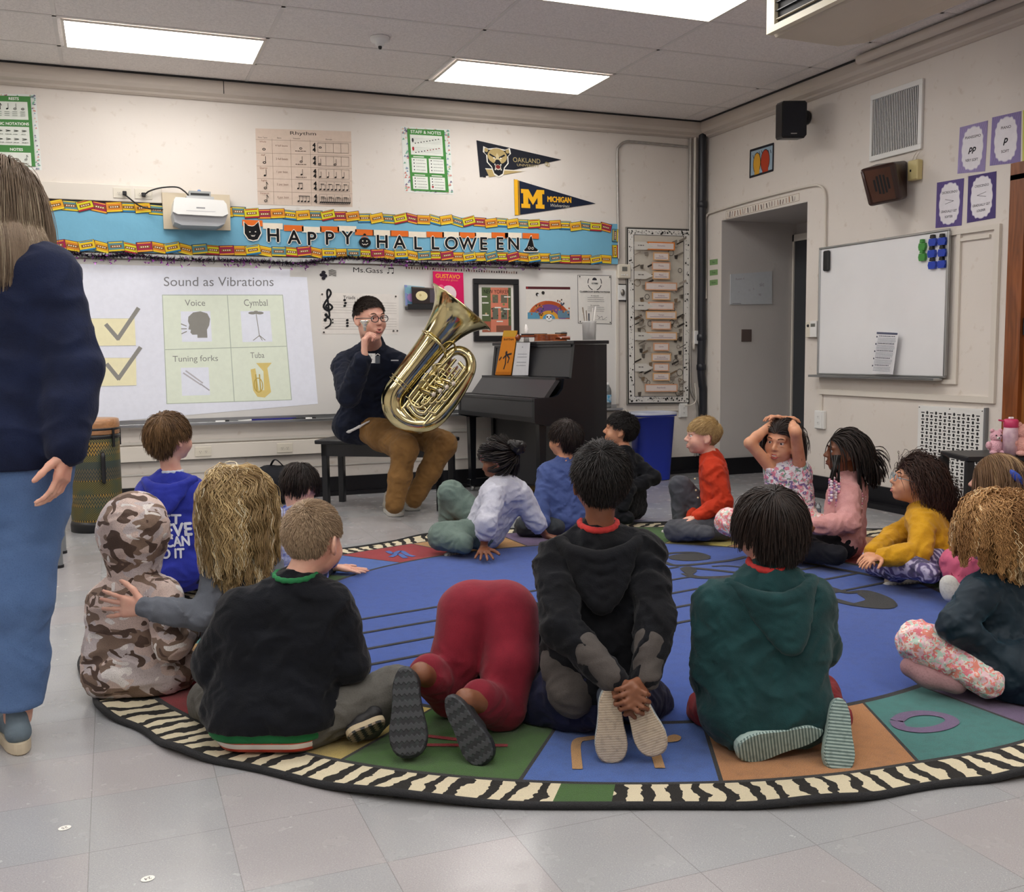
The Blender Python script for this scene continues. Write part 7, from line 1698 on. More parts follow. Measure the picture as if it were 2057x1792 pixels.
# --- boy in green hoodie
if want('gr'):
    p = Person('dark-haired child kneeling in a dark green hoodie, looking to the left', G(1560, 1490), 1.0, SK_L, h=.0048)
    p.torso(dict(hL=P(1482, 1415, 2.84), hR=P(1590, 1415, 2.84), sL=P(1448, 1212, 2.84), sR=P(1628, 1204, 2.84), nk=P(1542, 1158, 2.85)))
    p.head(P(1543, 1064, 2.86), turn(-28, -2), hs=.96)
    AL = (P(1436, 1222, 2.84), P(1424, 1338, 2.84), P(1428, 1380, 3.02)); AR = (P(1634, 1215, 2.85), P(1646, 1300, 2.90), P(1600, 1350, 3.10))
    p.arm(*AL, hand=(P(1440, 1400, 3.1) - AL[2], crh, dict(s=.9, side=1))); p.arm(*AR, hand=(P(1560, 1370, 3.2) - AR[2], -crh, dict(s=.9, side=-1)))
    LL = (p.J['hL'], P(1428, 1425, 3.05), P(1560, 1480, 2.82)); LR = (p.J['hR'], P(1640, 1395, 3.10), P(1680, 1440, 2.82))
    p.leg(*LL); p.leg(*LR); p.finish()
    M = cloth('green_fleece', '#1b4143', '#153537', .45, 420, .35)
    def ex(b): b.cap(P(1495, 1440, 2.84), P(1600, 1425, 2.84), .105, .10, .05); b.cap(P(1470, 1400, 2.86), P(1455, 1330, 2.88), .06, .05, .05)
    p.shirt('hoodie', M, [AL + ((.062, .052, .040),), AR + ((.062, .052, .040),)], r=(.098, .090, .056), extra=ex, folds=((.0065, 13, None, 0), (.003, 34, None, 0), (-.006, 6, None, 0)), h=.006, seed=5, floor=.03)
    hood(p.t, M, p.J['nk'] + UPV * -.012, p.J['sL'], p.J['sR'], -cfh, V(.25, 0, -1), 1.0, .0055, drop=.16, wide=.12, seed=8)
    b = Body(.01); b.chain([p.J['nk'] + UPV * (.040 - .012 * math.cos(a)) + crh * .053 * math.sin(a) - cfh * .058 * math.cos(a) for a in np.linspace(-2, 2, 13)], [.008] * 13); skin_obj('collar', b, _M.get('red_collar') or cloth('red_collar', '#c23a38'), p.t, .004)
    p.pants('trousers', cloth('dull_red_trousers', '#8c3034', '#7a272c', .3), [(LL, (.08, .062, .04)), (LR, (.08, .06, .04))], h=.0065, floor=.016)
    MW = mat('green_grey_sneaker', '#6f8683', .7, bump=.3); MS = treadmat('green_grey_tread', '#5c7370', '#a9bdb8', 700, 'zig'); MR = mat('pale_green_rubber', '#9db3ae', .6, var=.1)
    shoe(p.t, P(1655, 1470, 2.735), P(1480, 1513, 2.72), CF + UPV * .35, MW, MS, MR, th=.026, tall=.05, w=.36); shoe(p.t, P(1688, 1402, 2.735), P(1687, 1554, 2.685), CF + UPV * .15, MW, MS, MR, th=.026, tall=.05, w=.42)
    hair(p.t, p.c, p.R, p.hs, hairmat('hair_dark_brown', '#16100f', '#33251f'), n=4200, length=.085, segs=6, width=.0024, whorl=(.02, -.05, .11), lift=.10, grav=.55, rand=.10, nape=-.085, vol=1.12, seed=5, hl=(.050, .02))

# --- boy in black sweater
if want('bs'):
    p = Person('child with cropped sandy hair in a black sweatshirt over green, sitting cross-legged', G(540, 1510), 1.0, SK_L, h=.005)
    p.torso(dict(hL=P(492, 1435, 2.90), hR=P(598, 1440, 2.90), sL=P(488, 1228, 2.90), sR=P(668, 1218, 2.92), nk=P(592, 1180, 2.92)))
    p.head(P(629, 1088, 2.95), turn(20, -10), hs=.98)
    AL = (P(478, 1238, 2.90), P(428, 1335, 2.92), P(470, 1370, 3.1)); AR = (P(676, 1230, 2.92), P(702, 1330, 2.92), P(672, 1352, 3.06))
    p.arm(*AL); p.arm(*AR, hand=(P(650, 1360, 3.14) - AR[2], -crh, dict(s=.9, side=-1)))
    LL = (p.J['hL'], P(425, 1410, 3.15), P(560, 1440, 3.15)); LR = (p.J['hR'], P(792, 1385, 2.98), P(735, 1455, 2.93))
    p.leg(*LL); p.leg(*LR); p.finish()
    M = cloth('black_knit', '#0d1018', '#090c12', .5, 260, .3)
    p.shirt('sweatshirt', M, [AL + ((.064, .056, .038),), AR + ((.064, .056, .040),)], r=(.100, .094, .056), extra=lambda b: b.cap(P(494, 1436, 2.895), P(594, 1440, 2.895), .117, .117, .05), folds=((.006, 13, None, 0), (.0025, 36, None, 0), (-.006, 6, None, 0)), h=.006, seed=9, cut=[((0, 0, .080), -UPV)])
    b = Body(.03); b.cap(P(496, 1440, 2.895), P(592, 1444, 2.895), .113, .113); skin_obj('undershirt', b, cloth('green_tee', '#2b7a4a', '#226b3f'), p.t, .007, floor=.05)
    b = Body(.03); b.cap(P(500, 1446, 2.89), P(592, 1450, 2.89), .104, .104); skin_obj('waistband', b, (lambda n: (n.l(n.mix(n.math('GREATER_THAN', n.math('SINE', n.math('MULTIPLY', (lambda x: (n.l(n.tc.outputs['Object'], x.inputs[0]), x.outputs['Z'])[1])(n.n('SeparateXYZ')), 190)), .0), '#b9402f', '#e6e0dc'), n.b.inputs['Base Color']), n.mt)[1])(Nodes('striped_waistband')), p.t, .007, floor=.020)
    MJ = cloth('grey_jeans', '#66645f', '#54524e', .5, 240)
    p.pants('trousers', MJ, [((P(590, 1455, 2.88), LR[1]), (.09, .062)), ((LR[1], LR[2]), (.062, .045)), (LL, (.085, .065, .05))], h=.0065, hip=.092, floor=.014)
    b = Body(.01); b.chain([p.J['nk'] + UPV * (.040 - .006 * math.cos(a)) + crh * .06 * math.sin(a) - cfh * .064 * math.cos(a) + crh * .004 for a in np.linspace(-2.2, 2.2, 13)], [.0065] * 13); skin_obj('collar', b, _M['green_tee'], p.t, .004)
    shoe(p.t, P(775, 1450, 2.86), P(700, 1488, 2.84), CF * .8 + UPV * .8, mat('black_sneaker', '#1d1d1f', .6, bump=.3), treadmat('dark_tread', '#2a2a2a', '#8a7a66', 260, 'zig'), mat('cream_sole', '#b9a98a', .6, var=.15), th=.02, tall=.045, w=.5)
    hair(p.t, p.c, p.R, p.hs, hairmat('hair_sandy_crop', '#8a735c', '#bda486'), n=9000, length=.017, segs=3, width=.0013, whorl=(.0, -.06, .10), lift=.45, grav=.1, rand=.22, nape=-.065, vol=1.01, seed=7)

# --- child bending forward in red trousers
if want('rd'):
    p = Person('child folded forward on knees in dark red trousers and black shoes', G(960, 1430), 1.0, SK_D, h=.006)
    p.torso(dict(hL=P(948, 1236, 3.12), hR=P(1018, 1236, 3.12), sL=P(965, 1268, 3.42), sR=P(1066, 1268, 3.40), nk=P(1012, 1275, 3.47)))
    p.head(P(1012, 1300, 3.60), V(0, 0, -1) + cfh * .3, up=cfh, hs=.93)
    AR = (P(1068, 1272, 3.38), P(1078, 1385, 3.25), P(1040, 1330, 3.55)); AL = (P(960, 1272, 3.40), P(930, 1370, 3.35), P(970, 1325, 3.6)); p.arm(*AR); p.arm(*AL)
    LL = (p.J['hL'], P(905, 1392, 3.09), P(858, 1360, 2.93)); LR = (p.J['hR'], P(1008, 1425, 3.00), P(962, 1412, 2.86)); p.leg(*LL); p.leg(*LR); p.finish()
    MK = cloth('black_tee', '#15161a', '#101114', .4)
    p.shirt('shirt', MK, [AR + ((.055, .045, .03),), AL + ((.055, .045, .03),)], r=(.076, .076, .05), extra=lambda b: (b.cap(P(1050, 1262, 3.2), P(1058, 1300, 3.3), .075, .075, .06), b.cap(P(985, 1290, 3.25), P(1000, 1330, 3.3), .07, .06, .06)), h=.0075, floor=.02)
    M = cloth('dark_red_fleece', '#8a2434', '#761c2b', .35, 420, .35)
    LLp = ((P(941, 1232, 3.10), P(918, 1318, 3.08), LL[1], LL[2] + cfh * .03), (.098, .082, .066, .056)); LRp = ((P(1018, 1232, 3.10), P(1024, 1325, 3.04), LR[1], LR[2] + cfh * .03), (.098, .085, .066, .056))
    b = Body(.02); b.cap(P(958, 1226, 3.12), P(1006, 1226, 3.12), .094, .094, .03); b.chain([np.asarray(q) for q in LLp[0]], LLp[1]); b.chain([np.asarray(q) for q in LRp[0]], LRp[1])
    skin_obj('trousers', b, M, p.t, .006, folds=((.003, 26, P(880, 1370, 2.98), .12), (.003, 26, P(990, 1420, 2.92), .12), (-.0045, 9, None, 0)), floor=.016, seed=12)
    MB_ = mat('black_rubber_sole', '#26282c', .6, var=.3, vscale=30, bump=.4, bscale=60); 
    shoe(p.t, P(812, 1338, 2.80), P(822, 1524, 2.74), CF + UPV * .12, mat('black_sneaker', '#1d1d1f', .6, bump=.3), treadmat('black_tread', '#232529', '#3a3c40', 200, 'zig'), MB_, th=.026, tall=.05, w=.42); shoe(p.t, P(898, 1398, 2.78), P(975, 1536, 2.72), CF + UPV * .15 + CR * .15, _M['black_sneaker'], _M['black_tread'], MB_, th=.026, tall=.05, w=.42)
    for q0, q1 in ((LL[2], P(845, 1352, 2.86)), (LR[2], P(935, 1405, 2.82))): b = Body(.01); b.cap(q0, q1, .032, .032); skin_obj('ankle', b, SK_D, p.t, .006)
    a = Art(Frame(P(947, 1362, 3.10), CR, CU, -CF), [(-.022, .04), (.022, .04), (.022, -.04), (-.022, -.04)], 0, .0005, None)
    a.poly([(.3, 0), (.8, .05), (1, .4), (.75, .9), (.3, 1), (.05, .6)], '#c9ced6'); a.text('76', .5, .35, .2, '#15161a'); a.ring(.5, .7, .2, .08, '#15161a'); a.build('print', p.t)

# --- camouflage child
if want('ca'):
    p = Person('child in a brown and white camouflage hoodie with the hood up', G(280, 1400), .98, SK_L, h=.006)
    p.torso(dict(hL=P(240, 1338, 3.36), hR=P(318, 1340, 3.40), sL=P(226, 1205, 3.34), sR=P(322, 1198, 3.36), nk=P(266, 1160, 3.36)))
    p.head(P(272, 1068, 3.36), turn(28, -6), hs=.92)
    AR = (P(330, 1200, 3.30), P(345, 1292, 3.24), P(376, 1268, 3.36)); AL = (P(216, 1215, 3.34), P(212, 1300, 3.45), P(280, 1310, 3.6)); p.arm(*AR, hand=(P(402, 1262, 3.42) - AR[2], -UPV, dict(s=.85, side=-1))); p.arm(*AL)
    LR = (p.J['hR'], P(402, 1335, 3.62), P(300, 1340, 3.75)); LL = (p.J['hL'], P(215, 1330, 3.65), P(300, 1345, 3.7)); p.leg(*LR); p.leg(*LL); p.finish()
    def camo():
        n = Nodes('camouflage_cloth'); mp = n.n('Mapping'); mp.inputs['Scale'].default_value = (1, 1, 1.6); n.l(n.tc.outputs['Object'], mp.inputs['Vector']); a = n.noise(10, 1.6, mp.outputs[0], Distortion=.9); b2 = n.noise(12.5, 1.4, mp.outputs[0], Distortion=1.1, Roughness=.4); c3 = n.noise(8, 1, mp.outputs[0])
        c = n.mix(n.math('GREATER_THAN', c3, .5), '#cfc3c3', '#d9c3ba'); c = n.mix(n.math('GREATER_THAN', a, .545), c, '#8c7566'); c = n.mix(n.math('GREATER_THAN', b2, .60), c, '#5c483e'); c = n.mix(n.math('LESS_THAN', b2, .36), c, '#f0eae6')
        wv = n.noise(380, 1); c = n.mix(n.maprange(wv, .5, .7, 0, .35), c, '#6a5a50'); n.l(c, n.b.inputs['Base Color']); n.b.inputs['Roughness'].default_value = .85; n.bump(wv, .5, .004); return n.mt
    M = camo()
    p.shirt('hoodie', M, [AR + ((.062, .054, .045),), AL + ((.06, .05, .04),)], r=(.105, .082, .056), extra=lambda b: (b.cap(P(225, 1350, 3.34), P(330, 1352, 3.36), .085, .085, .06), b.cap(P(206, 1300, 3.34), P(215, 1240, 3.34), .05, .045, .06)), folds=((.006, 20, None, 0), (-.006, 8, None, 0)), h=.0065, seed=15, floor=.02)
    b = Body(.03); c = p.c; b.ell(c + UPV * .02 - p.R[:, 1] * .01, (.104, .118, .115), p.R, .03); b.cap(c - UPV * .02, p.J['nk'] + UPV * -.01, .095, .082, .05); b.ell(c + p.R[:, 1] * .125, (.06, .06, .085), p.R, .02, True)
    skin_obj('hood', b, M, p.t, .006, folds=((.003, 30, None, 0), (-.005, 11, None, 0)), seed=16)
    p.pants('trousers', cloth('tan_trousers', '#a08058', '#8a6c48'), [(LR, (.08, .062, .045)), (LL, (.08, .06, .045))], h=.008, floor=.016)

# --- girl with long blonde hair
if want('bl'):
    p = Person('child with long wavy blonde hair in a grey top, arm round the camouflage hoodie', G(470, 1400), 1.0, SK_L, h=.0052)
    p.torso(dict(hL=P(455, 1335, 3.34), hR=P(535, 1338, 3.36), sL=P(444, 1140, 3.30), sR=P(532, 1142, 3.36), nk=P(492, 1108, 3.32)))
    p.head(P(480, 1008, 3.30), turn(22, -8), hs=.94)
    AL = (P(438, 1148, 3.28), P(408, 1238, 3.20), P(296, 1222, 3.13)); AR = (P(540, 1150, 3.36), P(560, 1250, 3.4), P(540, 1320, 3.6))
    p.arm(*AL, hand=(P(215, 1216, 3.155) - AL[2], CF * 1.0, dict(s=1.0, curl=(.08, .1, .12, .14), side=-1, thumb=.1, spread=.22))); p.arm(*AR)
    LL = (p.J['hL'], P(420, 1330, 3.62), P(470, 1345, 3.5)); LR = (p.J['hR'], P(640, 1320, 3.6), P(500, 1350, 3.6)); p.leg(*LL); p.leg(*LR); p.finish()
    M = cloth('grey_jersey', '#6f747e', '#646972', .3)
    p.shirt('top', M, [AL + ((.046, .042, .031),), AR + ((.046, .04, .03),)], r=(.084, .074, .046), h=.006, seed=19)
    p.pants('leggings', cloth('dark_leggings', '#3a3c44', '#30323a'), [(LL, (.075, .055, .04)), (LR, (.075, .055, .04))], h=.008, floor=.016)
    b = Body(.02); b.cap(P(408, 1392, 3.22), P(440, 1385, 3.25), .036, .036); skin_obj('sock', b, cloth('grey_sock', '#a09890', '#8f877f', .5, 200), p.t, .006, floor=.014)
    col = [(p.J['hL'] * .5 + p.J['hR'] * .5, p.J['nk'] - UPV * .05, .108), (p.J['sL'], p.J['sR'], .062)]
    hair(p.t, p.c, p.R, p.hs, hairmat('hair_blonde', '#7f6440', '#ecd09a', '#fdf2d4'), n=4200, length=.40, segs=22, width=.0028, whorl=(.0, -.02, .115), lift=.12, grav=.85, rand=.12, nape=-.085, vol=1.06, wave=1.1, wfreq=58, curl=.25, clump=.72, seed=11, colliders=col, lvar=.3)

# --- boy in blue hoodie with lettering
if want('bu'):
    p = Person('child with brown hair in a royal blue hoodie with white lettering on its back', G(345, 1200), 1.0, SK_L, h=.006)
    p.torso(dict(hL=P(320, 1140, 4.62), hR=P(380, 1140, 4.62), sL=P(308, 988, 4.60), sR=P(385, 988, 4.60), nk=P(346, 960, 4.60)))
    p.head(P(342, 882, 4.58), turn(32, 4), hs=.98)
    AL = (P(302, 992, 4.6), P(292, 1070, 4.6), P(320, 1110, 4.8)); AR = (P(391, 992, 4.6), P(400, 1070, 4.6), P(370, 1110, 4.8)); p.arm(*AL); p.arm(*AR)
    LL = (p.J['hL'], P(280, 1165, 4.9), P(350, 1170, 4.95)); LR = (p.J['hR'], P(420, 1165, 4.85), P(350, 1168, 4.95)); p.leg(*LL); p.leg(*LR); p.finish()
    M = cloth('royal_blue_fleece', '#2f3aa6', '#27308f', .4, 400, .3)
    sh = p.shirt('hoodie', M, [AL + ((.064, .054, .04),), AR + ((.064, .054, .04),)], r=(.098, .09, .056), h=.0075, seed=22, folds=((.006, 18, None, 0), (-.005, 8, None, 0)))
    hood(p.t, M, p.J['nk'] + UPV * -.01, p.J['sL'], p.J['sR'], -cfh, V(0, 0, -1), 1.0, .006, drop=.12, wide=.115, seed=6)
    decal(p.t, sh, [('JUST', 327, 1043, .042, .16, 4.4, 0), ('BELIEVE', 326, 1066, .056, .26, 4.4, 4), ('YOU CAN', 328, 1090, .044, .23, 4.4, 5), ('DO IT', 338, 1112, .042, .14, 4.4, 2)], mat('white_print', '#dfe2ee', .7, var=.04))
    b = Body(.01); b.chain([p.J['nk'] + UPV * .03 + crh * .045 * math.sin(a) - cfh * .05 * math.cos(a) for a in np.linspace(-2, 2, 9)], [.008] * 9); skin_obj('collar', b, cloth('pale_collar', '#c9d4e6'), p.t, .005)
    p.pants('trousers', cloth('dark_jeans', '#2b3346', '#232a3a'), [(LL, (.085, .06, .045)), (LR, (.085, .06, .045))], h=.0085, floor=.016, hip=.09)
    hair(p.t, p.c, p.R, p.hs, hairmat('hair_brown', '#4a3524', '#82623f'), n=3200, length=.06, segs=5, width=.0024, whorl=(-.02, -.05, .11), lift=.14, grav=.45, rand=.14, nape=-.08, vol=1.08, seed=13, side_len=.8)

# --- boy mostly hidden, hand on the rug
if want('hi'):
    p = Person('dark-haired child in blue and white, mostly hidden, one hand flat on the rug', G(600, 1190), 1.0, SK_L, h=.006)
    p.torso(dict(hL=P(555, 1150, 4.86), hR=P(620, 1150, 4.86), sL=P(560, 1055, 4.80), sR=P(636, 1052, 4.82), nk=P(600, 1030, 4.84)))
    p.head(P(600, 982, 4.86), turn(25, -40), hs=.95)
    AR = (P(640, 1058, 4.85), P(660, 1110, 4.95), onz(662, 5.04, .05)); AL = (P(552, 1060, 4.82), P(540, 1110, 4.9), P(570, 1150, 5.0))
    p.arm(*AR, hand=(crh + cfh * -.05 - UPV * .12, -UPV, dict(s=1.05, curl=(.02, .02, .02, .02), side=1, thumb=0, spread=.35))); p.arm(*AL)
    LL = (p.J['hL'], P(530, 1150, 5.1), P(600, 1150, 5.2)); LR = (p.J['hR'], P(650, 1140, 5.15), P(600, 1148, 5.2)); p.leg(*LL); p.leg(*LR); p.finish()
    M = cloth('blue_plaid', '#2f3f9e', '#cfd6ea', .3, 400, vs=30)
    p.shirt('shirt', M, [AR[:2] + (AR[1] * .5 + AR[2] * .5, (.055, .048, .04)), AL + ((.055, .048, .036),)], h=.0085, seed=24)
    p.pants('trousers', cloth('dark_jeans', '#2b3346', '#232a3a'), [(LL, (.08, .06, .045)), (LR, (.08, .06, .045))], h=.009, floor=.016)
    hair(p.t, p.c, p.R, p.hs, hairmat('hair_dark_brown', '#16100f', '#33251f'), n=2600, length=.05, segs=4, width=.0026, whorl=(.0, -.06, .10), lift=.22, grav=.3, rand=.18, nape=-.07, vol=1.08, seed=15)

def gl(par, c, R, s, col, r=.0022, lens=True, rx=.024, ry=.018, nm='glasses'):
    """a pair of spectacles on a head"""
    q = lambda x, y, z: c + R @ (np.array([x, y, z]) * s); b = MB(); M = mat('frame_' + col[1:], col, .3)
    for sx in (-1, 1):
        b.tube([q(sx * .031 + rx * math.cos(a), .106 - .004 * abs(math.cos(a)), .006 + ry * math.copysign(abs(math.sin(a)) ** .8, math.sin(a))) for a in np.linspace(0, 6.283, 21)[:-1]], r, M, 8, closed=True)
        b.tube([q(sx * (.031 + rx), .102, .010), q(sx * .078, .06, .010), q(sx * .083, -.01, .006), q(sx * .084, -.03, -.012)], r * .9, M, 8)
    b.tube([q(-.008, .108, .010), q(.008, .108, .010)], r, M, 8); return b.build(nm, par)
# --- the tuba player
if want('man'):
    p = Person('man in a navy pullover and tan trousers, seated with the tuba', G(790, 1030), 1.28, SK_L, True, h=.006)
    p.torso(dict(hR=P(728, 852, 7.2), hL=P(785, 850, 7.25), sR=P(696, 728, 6.95), sL=P(797, 728, 7.0), nk=P(748, 697, 6.92)), r=(.085, .08, .055))
    p.head(P(743, 641, 6.62), turn(140, -4), up=UPV - crh * .06, hs=1.17)
    AR = (P(690, 738, 6.9), P(700, 795, 6.62), P(732, 714, 6.46)); AL = (P(806, 738, 6.98), P(846, 800, 6.9), P(884, 762, 6.72))
    p.arm(*AR, hand=(UPV + crh * .02, crh * .9 + cfh * .3, dict(s=1.3, curl=(1.0, 1.15, 1.3, 1.35), side=1, thumb=.7))); p.arm(*AL, hand=(P(892, 742, 6.72) - AL[2], -cfh, dict(s=1.2, curl=(.7, .7, .8, .8), side=1)))
    LR = (p.J['hR'], P(813, 900, 6.76), P(793, 1018, 6.74)); LL = (p.J['hL'], P(890, 893, 6.9), P(832, 1006, 6.94)); p.leg(*LR); p.leg(*LL); p.finish(floor=.02)
    M = cloth('navy_pullover', '#161c2e', '#111624', .3, 400)
    p.shirt('pullover', M, [AR[:2] + (AR[1] * .12 + AR[2] * .88, (.064, .056, .044)), AL + ((.062, .052, .036),)], r=(.098, .094, .056), extra=lambda b: (b.cap(p.J['nk'] - UPV * .03, p.J['nk'] + UPV * .035, .075, .072, .03), b.cap(P(705, 855, 7.15), P(790, 850, 7.15), .13, .13, .06)), h=.0085, seed=31)
    b = Body(.01); b.chain([P(689, 869, 7.06), P(702, 867, 7.02), P(722, 857, 6.98), P(742, 846, 6.96)], [.009, .011, .010, .007]); skin_obj('shirt_hem', b, cloth('white_cotton', '#e4e2e0'), p.t, .009)
    M = cloth('tan_chinos', '#866338', '#72532e', .4, 400)
    p.pants('trousers', M, [((LR[0], LR[0] * .5 + LR[1] * .5, LR[1]), (.085, .082, .07)), ((LR[1], LR[1] * .5 + LR[2] * .5, LR[2] + UPV * .015), (.068, .056, .050)), ((LL[0], LL[1]), (.085, .07)), ((LL[1], LL[1] * .5 + LL[2] * .5, LL[2] + UPV * .015), (.068, .056, .050))], h=.0085, hip=.088, folds=((.005, 30, None, 0), (-.004, 12, None, 0)))
    MG = mat('grey_knit_sneaker', '#a09a90', .8, bump=.5, bscale=200); MS = treadmat('grey_tread', '#8a8a88', '#b5b3ae', 260)
    a, e = G(776, 1026), G(822, 1050); shoe(p.t, a, a + nrm(e - a) * .31, UPV, MG, MS, mat('pale_midsole', '#c2bfb8', .6), th=.03, tall=.09)
    a, e = G(822, 1014), G(842, 1044); shoe(p.t, a, a + nrm(e - a) * .31, UPV, MG, MS, _M['pale_midsole'], th=.03, tall=.09)
    face_parts(p.t, p.c, p.R, p.hs, smile=.95, brow='#2c2018', lips='#b06058'); gl(p.t, p.c, p.R, p.hs, '#22252a', .0026)
    hair(p.t, p.c, p.R, p.hs, hairmat('hair_short_dark', '#1c1512', '#3a2c22'), n=4200, length=.024, segs=3, width=.0017, whorl=(.0, -.07, .09), lift=.22, grav=.1, rand=.18, nape=-.05, vol=1.02, seed=31, hl=(.090, .045), flow=(.3, .2, .1))
    a = Art(Frame(P(745, 719, 6.70), CR, CU, -CF), [(-.03, .03), (.03, .03), (.035, -.035), (-.035, -.035)], 0, .001, '#e9e9e6'); a.disc(.5, .25, .16, '#c9c9c6'); a.scribble(.2, .8, .6, .06, '#8a8a88'); a.build('name_badge', p.t)
    b = MB(); b.box((-.016, -.03, 0), (.016, .022, .012), mat('grey_clip', '#4a5058', .4), Frame(P(759, 722, 6.70), CR, CU, -CF), bev=.003); b.tube(smooth_path([P(755, 714, 6.69), P(759, 711, 6.68), P(763, 714, 6.69)], 4), .003, M_WHITEP, 8); b.build('clip_mike', p.t)
    b = MB(); b.box((-.026, -.004, 0), (.026, .004, .002), ink('#d5d7dc'), Frame(P(793, 724, 6.80), CR, CU, -CF)); b.build('chest_logo', p.t)
    b = MB(); c = P(733, 657, 6.42); b.lathe([(.0, -.002), (.013, -.002), (.014, .012), (.024, .028), (.030, .034), (.030, .042), (.025, .043), (.018, .034), (.006, .015)], c, UPV, mat('silver_plate', '#f2efe6', .18, metal=.8), 24); b.tube([c, c - UPV * .025], [.010, .008], M_ALU, 12); tag(b.build('mouthpiece'), 'silver tuba mouthpiece held up in front of the man’s glasses'.replace('’', "'"), 'mouthpiece')
# --- standing woman
if want('wo'):
    p = Person('woman standing with her back turned, long hair, navy sweater and blue jeans', G(45, 1505), 1.36, SK_L, True, h=.0065)
    p.torso(dict(hL=P(-68, 925, 2.92), hR=P(42, 925, 2.92), sL=P(-118, 545, 2.92), sR=P(88, 545, 2.92), nk=P(-5, 510, 2.92)), r=(.09, .085, .05))
    p.head(P(-2, 402, 2.94), turn(12, -4), hs=1.0)
    AR = (P(100, 560, 2.90), P(146, 745, 2.88), P(136, 900, 2.80)); AL = (P(-125, 560, 2.9), P(-165, 740, 2.88), P(-150, 900, 2.85)); p.arm(*AR, hand=(P(120, 985, 2.78) - AR[2], -crh, dict(s=1.1, curl=(.35, .4, .45, .5), side=-1))); p.arm(*AL)
    LR = (p.J['hR'], P(40, 1205, 2.90), P(36, 1440, 2.92)); LL = (p.J['hL'], P(-78, 1205, 2.90), P(-85, 1440, 2.92)); p.leg(*LR); p.leg(*LL); p.finish()
    M = cloth('navy_wool', '#1a2340', '#141b33', .45, 260)
    p.shirt('sweater', M, [AR + ((.066, .058, .042),), AL + ((.066, .058, .042),)], r=(.112, .098, .056), extra=lambda b: b.cap(P(-70, 880, 2.92), P(48, 880, 2.92), .155, .155, .06), h=.0085, seed=41, folds=((.005, 14, None, 0), (-.008, 5, None, 0)), cut=[(P(0, 937, 2.92), -UPV)])
    M = cloth('blue_denim', '#5f7ba8', '#4f6b98', .5, 300, vs=3)
    p.pants('jeans', M, [((LR[0] + UPV * .05, LR[0] - UPV * .12, LR[1], LR[1] * .5 + LR[2] * .5, LR[2] + UPV * .05), (.105, .09, .062, .056, .054)), ((LL[0] + UPV * .05, LL[0] - UPV * .12, LL[1], LL[2] + UPV * .05), (.105, .09, .062, .054))], h=.009, hip=.105, folds=((.003, 22, None, 0), (-.005, 7, None, 0)), cut=[(P(36, 1421, 2.9), -UPV)])
    a = G(44, 1519); shoe(p.t, a, a + nrm(G(12, 1452) - a) * .27, UPV, mat('grey_blue_suede', '#6c7c88', .8, bump=.3, var=.25, vscale=14), treadmat('tan_tread', '#b0987a', '#c9b496', 260), mat('cream_midsole', '#cdbfa6', .6), th=.035, tall=.07); a = G(-80, 1512); shoe(p.t, a, a + V(.05, .25, 0), UPV, _M['grey_blue_suede'], _M['tan_tread'], _M['cream_midsole'], th=.035, tall=.07)
    hair(p.t, p.c, p.R, p.hs, hairmat('hair_ash', '#5f4e40', '#9c8872', '#b8a890'), n=7500, length=.33, segs=14, width=.0020, whorl=(.0, .04, .125), lift=.04, grav=.95, rand=.015, lvar=.16, nape=-.08, vol=1.04, wave=.10, wfreq=30, seed=41, clump=.35, colliders=[(p.J['hR'] * .5 + p.J['hL'] * .5, p.J['nk'], .15), (p.J['sL'], p.J['sR'], .075)])
# --- smaller children across the rug: (shared recipe)
def kid(key, label, base, sc, skin, J, head, fwd, hs, arms, legs, top, topm, bott, bottm, hr, up=(0, 0, 1), rr=(.09, .08, .05), sl=(.05, .042, .032), lg=(.082, .06, .042), face=None, seed=1, hands=(), shoes=(), shm='#8a8a86', h=.0075, extra=None, full=(1, 1)):
    if not want(key): return None
    p = Person(label, base, sc, skin, h=h * .8); p.torso(J); p.head(head, fwd, up=up, hs=hs); arms = [tuple(np.asarray(v, float) for v in a) for a in arms]
    for i, a in enumerate(arms):
        hd = dict(hands).get(i); p.arm(*a, hand=(hd[0] - a[2] if hd[3] else hd[0], hd[1], hd[2]) if hd else None)
    for l in legs: p.leg(*l)
    p.finish(); A2 = [(a[0], a[1], a[1] * (1 - full[i]) + a[2] * full[i], sl) if full[i] > 0 else (a[0], a[0] * .9 + a[1] * .1, a[0] * .8 + a[1] * .2, (sl[0] * .9, sl[0] * .8, sl[0] * .6)) for i, a in enumerate(arms)]
    p.top = p.shirt(top, topm, A2, r=rr, h=h, seed=seed, floor=.02, extra=extra); p.pants(bott, bottm, [((l[0], l[1]), lg[:2]) for l in legs] + [((l[1], l[2]), lg[1:]) for l in legs], h=h, floor=.018, seed=seed + 3)
    for (a, e, u) in shoes:
        Mx = mat('sneaker_' + shm[1:], shm, .7, bump=.3, var=.1); shoe(p.t, a, a + nrm(np.asarray(e) - a) * .19 * sc, u, Mx, treadmat('kid_tread', '#9a9a96', '#c9c7c0', 320), mat('white_rubber', '#d5d3cc', .6), th=.02, tall=.045)
    if face: face_parts(p.t, p.c, p.R, p.hs, **face)
    if hr: hair(p.t, p.c, p.R, p.hs, hr[0], seed=seed + 5, **hr[1])
    return p
fl = lambda g, z=.03: g + UPV * z
LE = dict(curl=(.1, .1, .1, .1), thumb=.1, spread=.3)
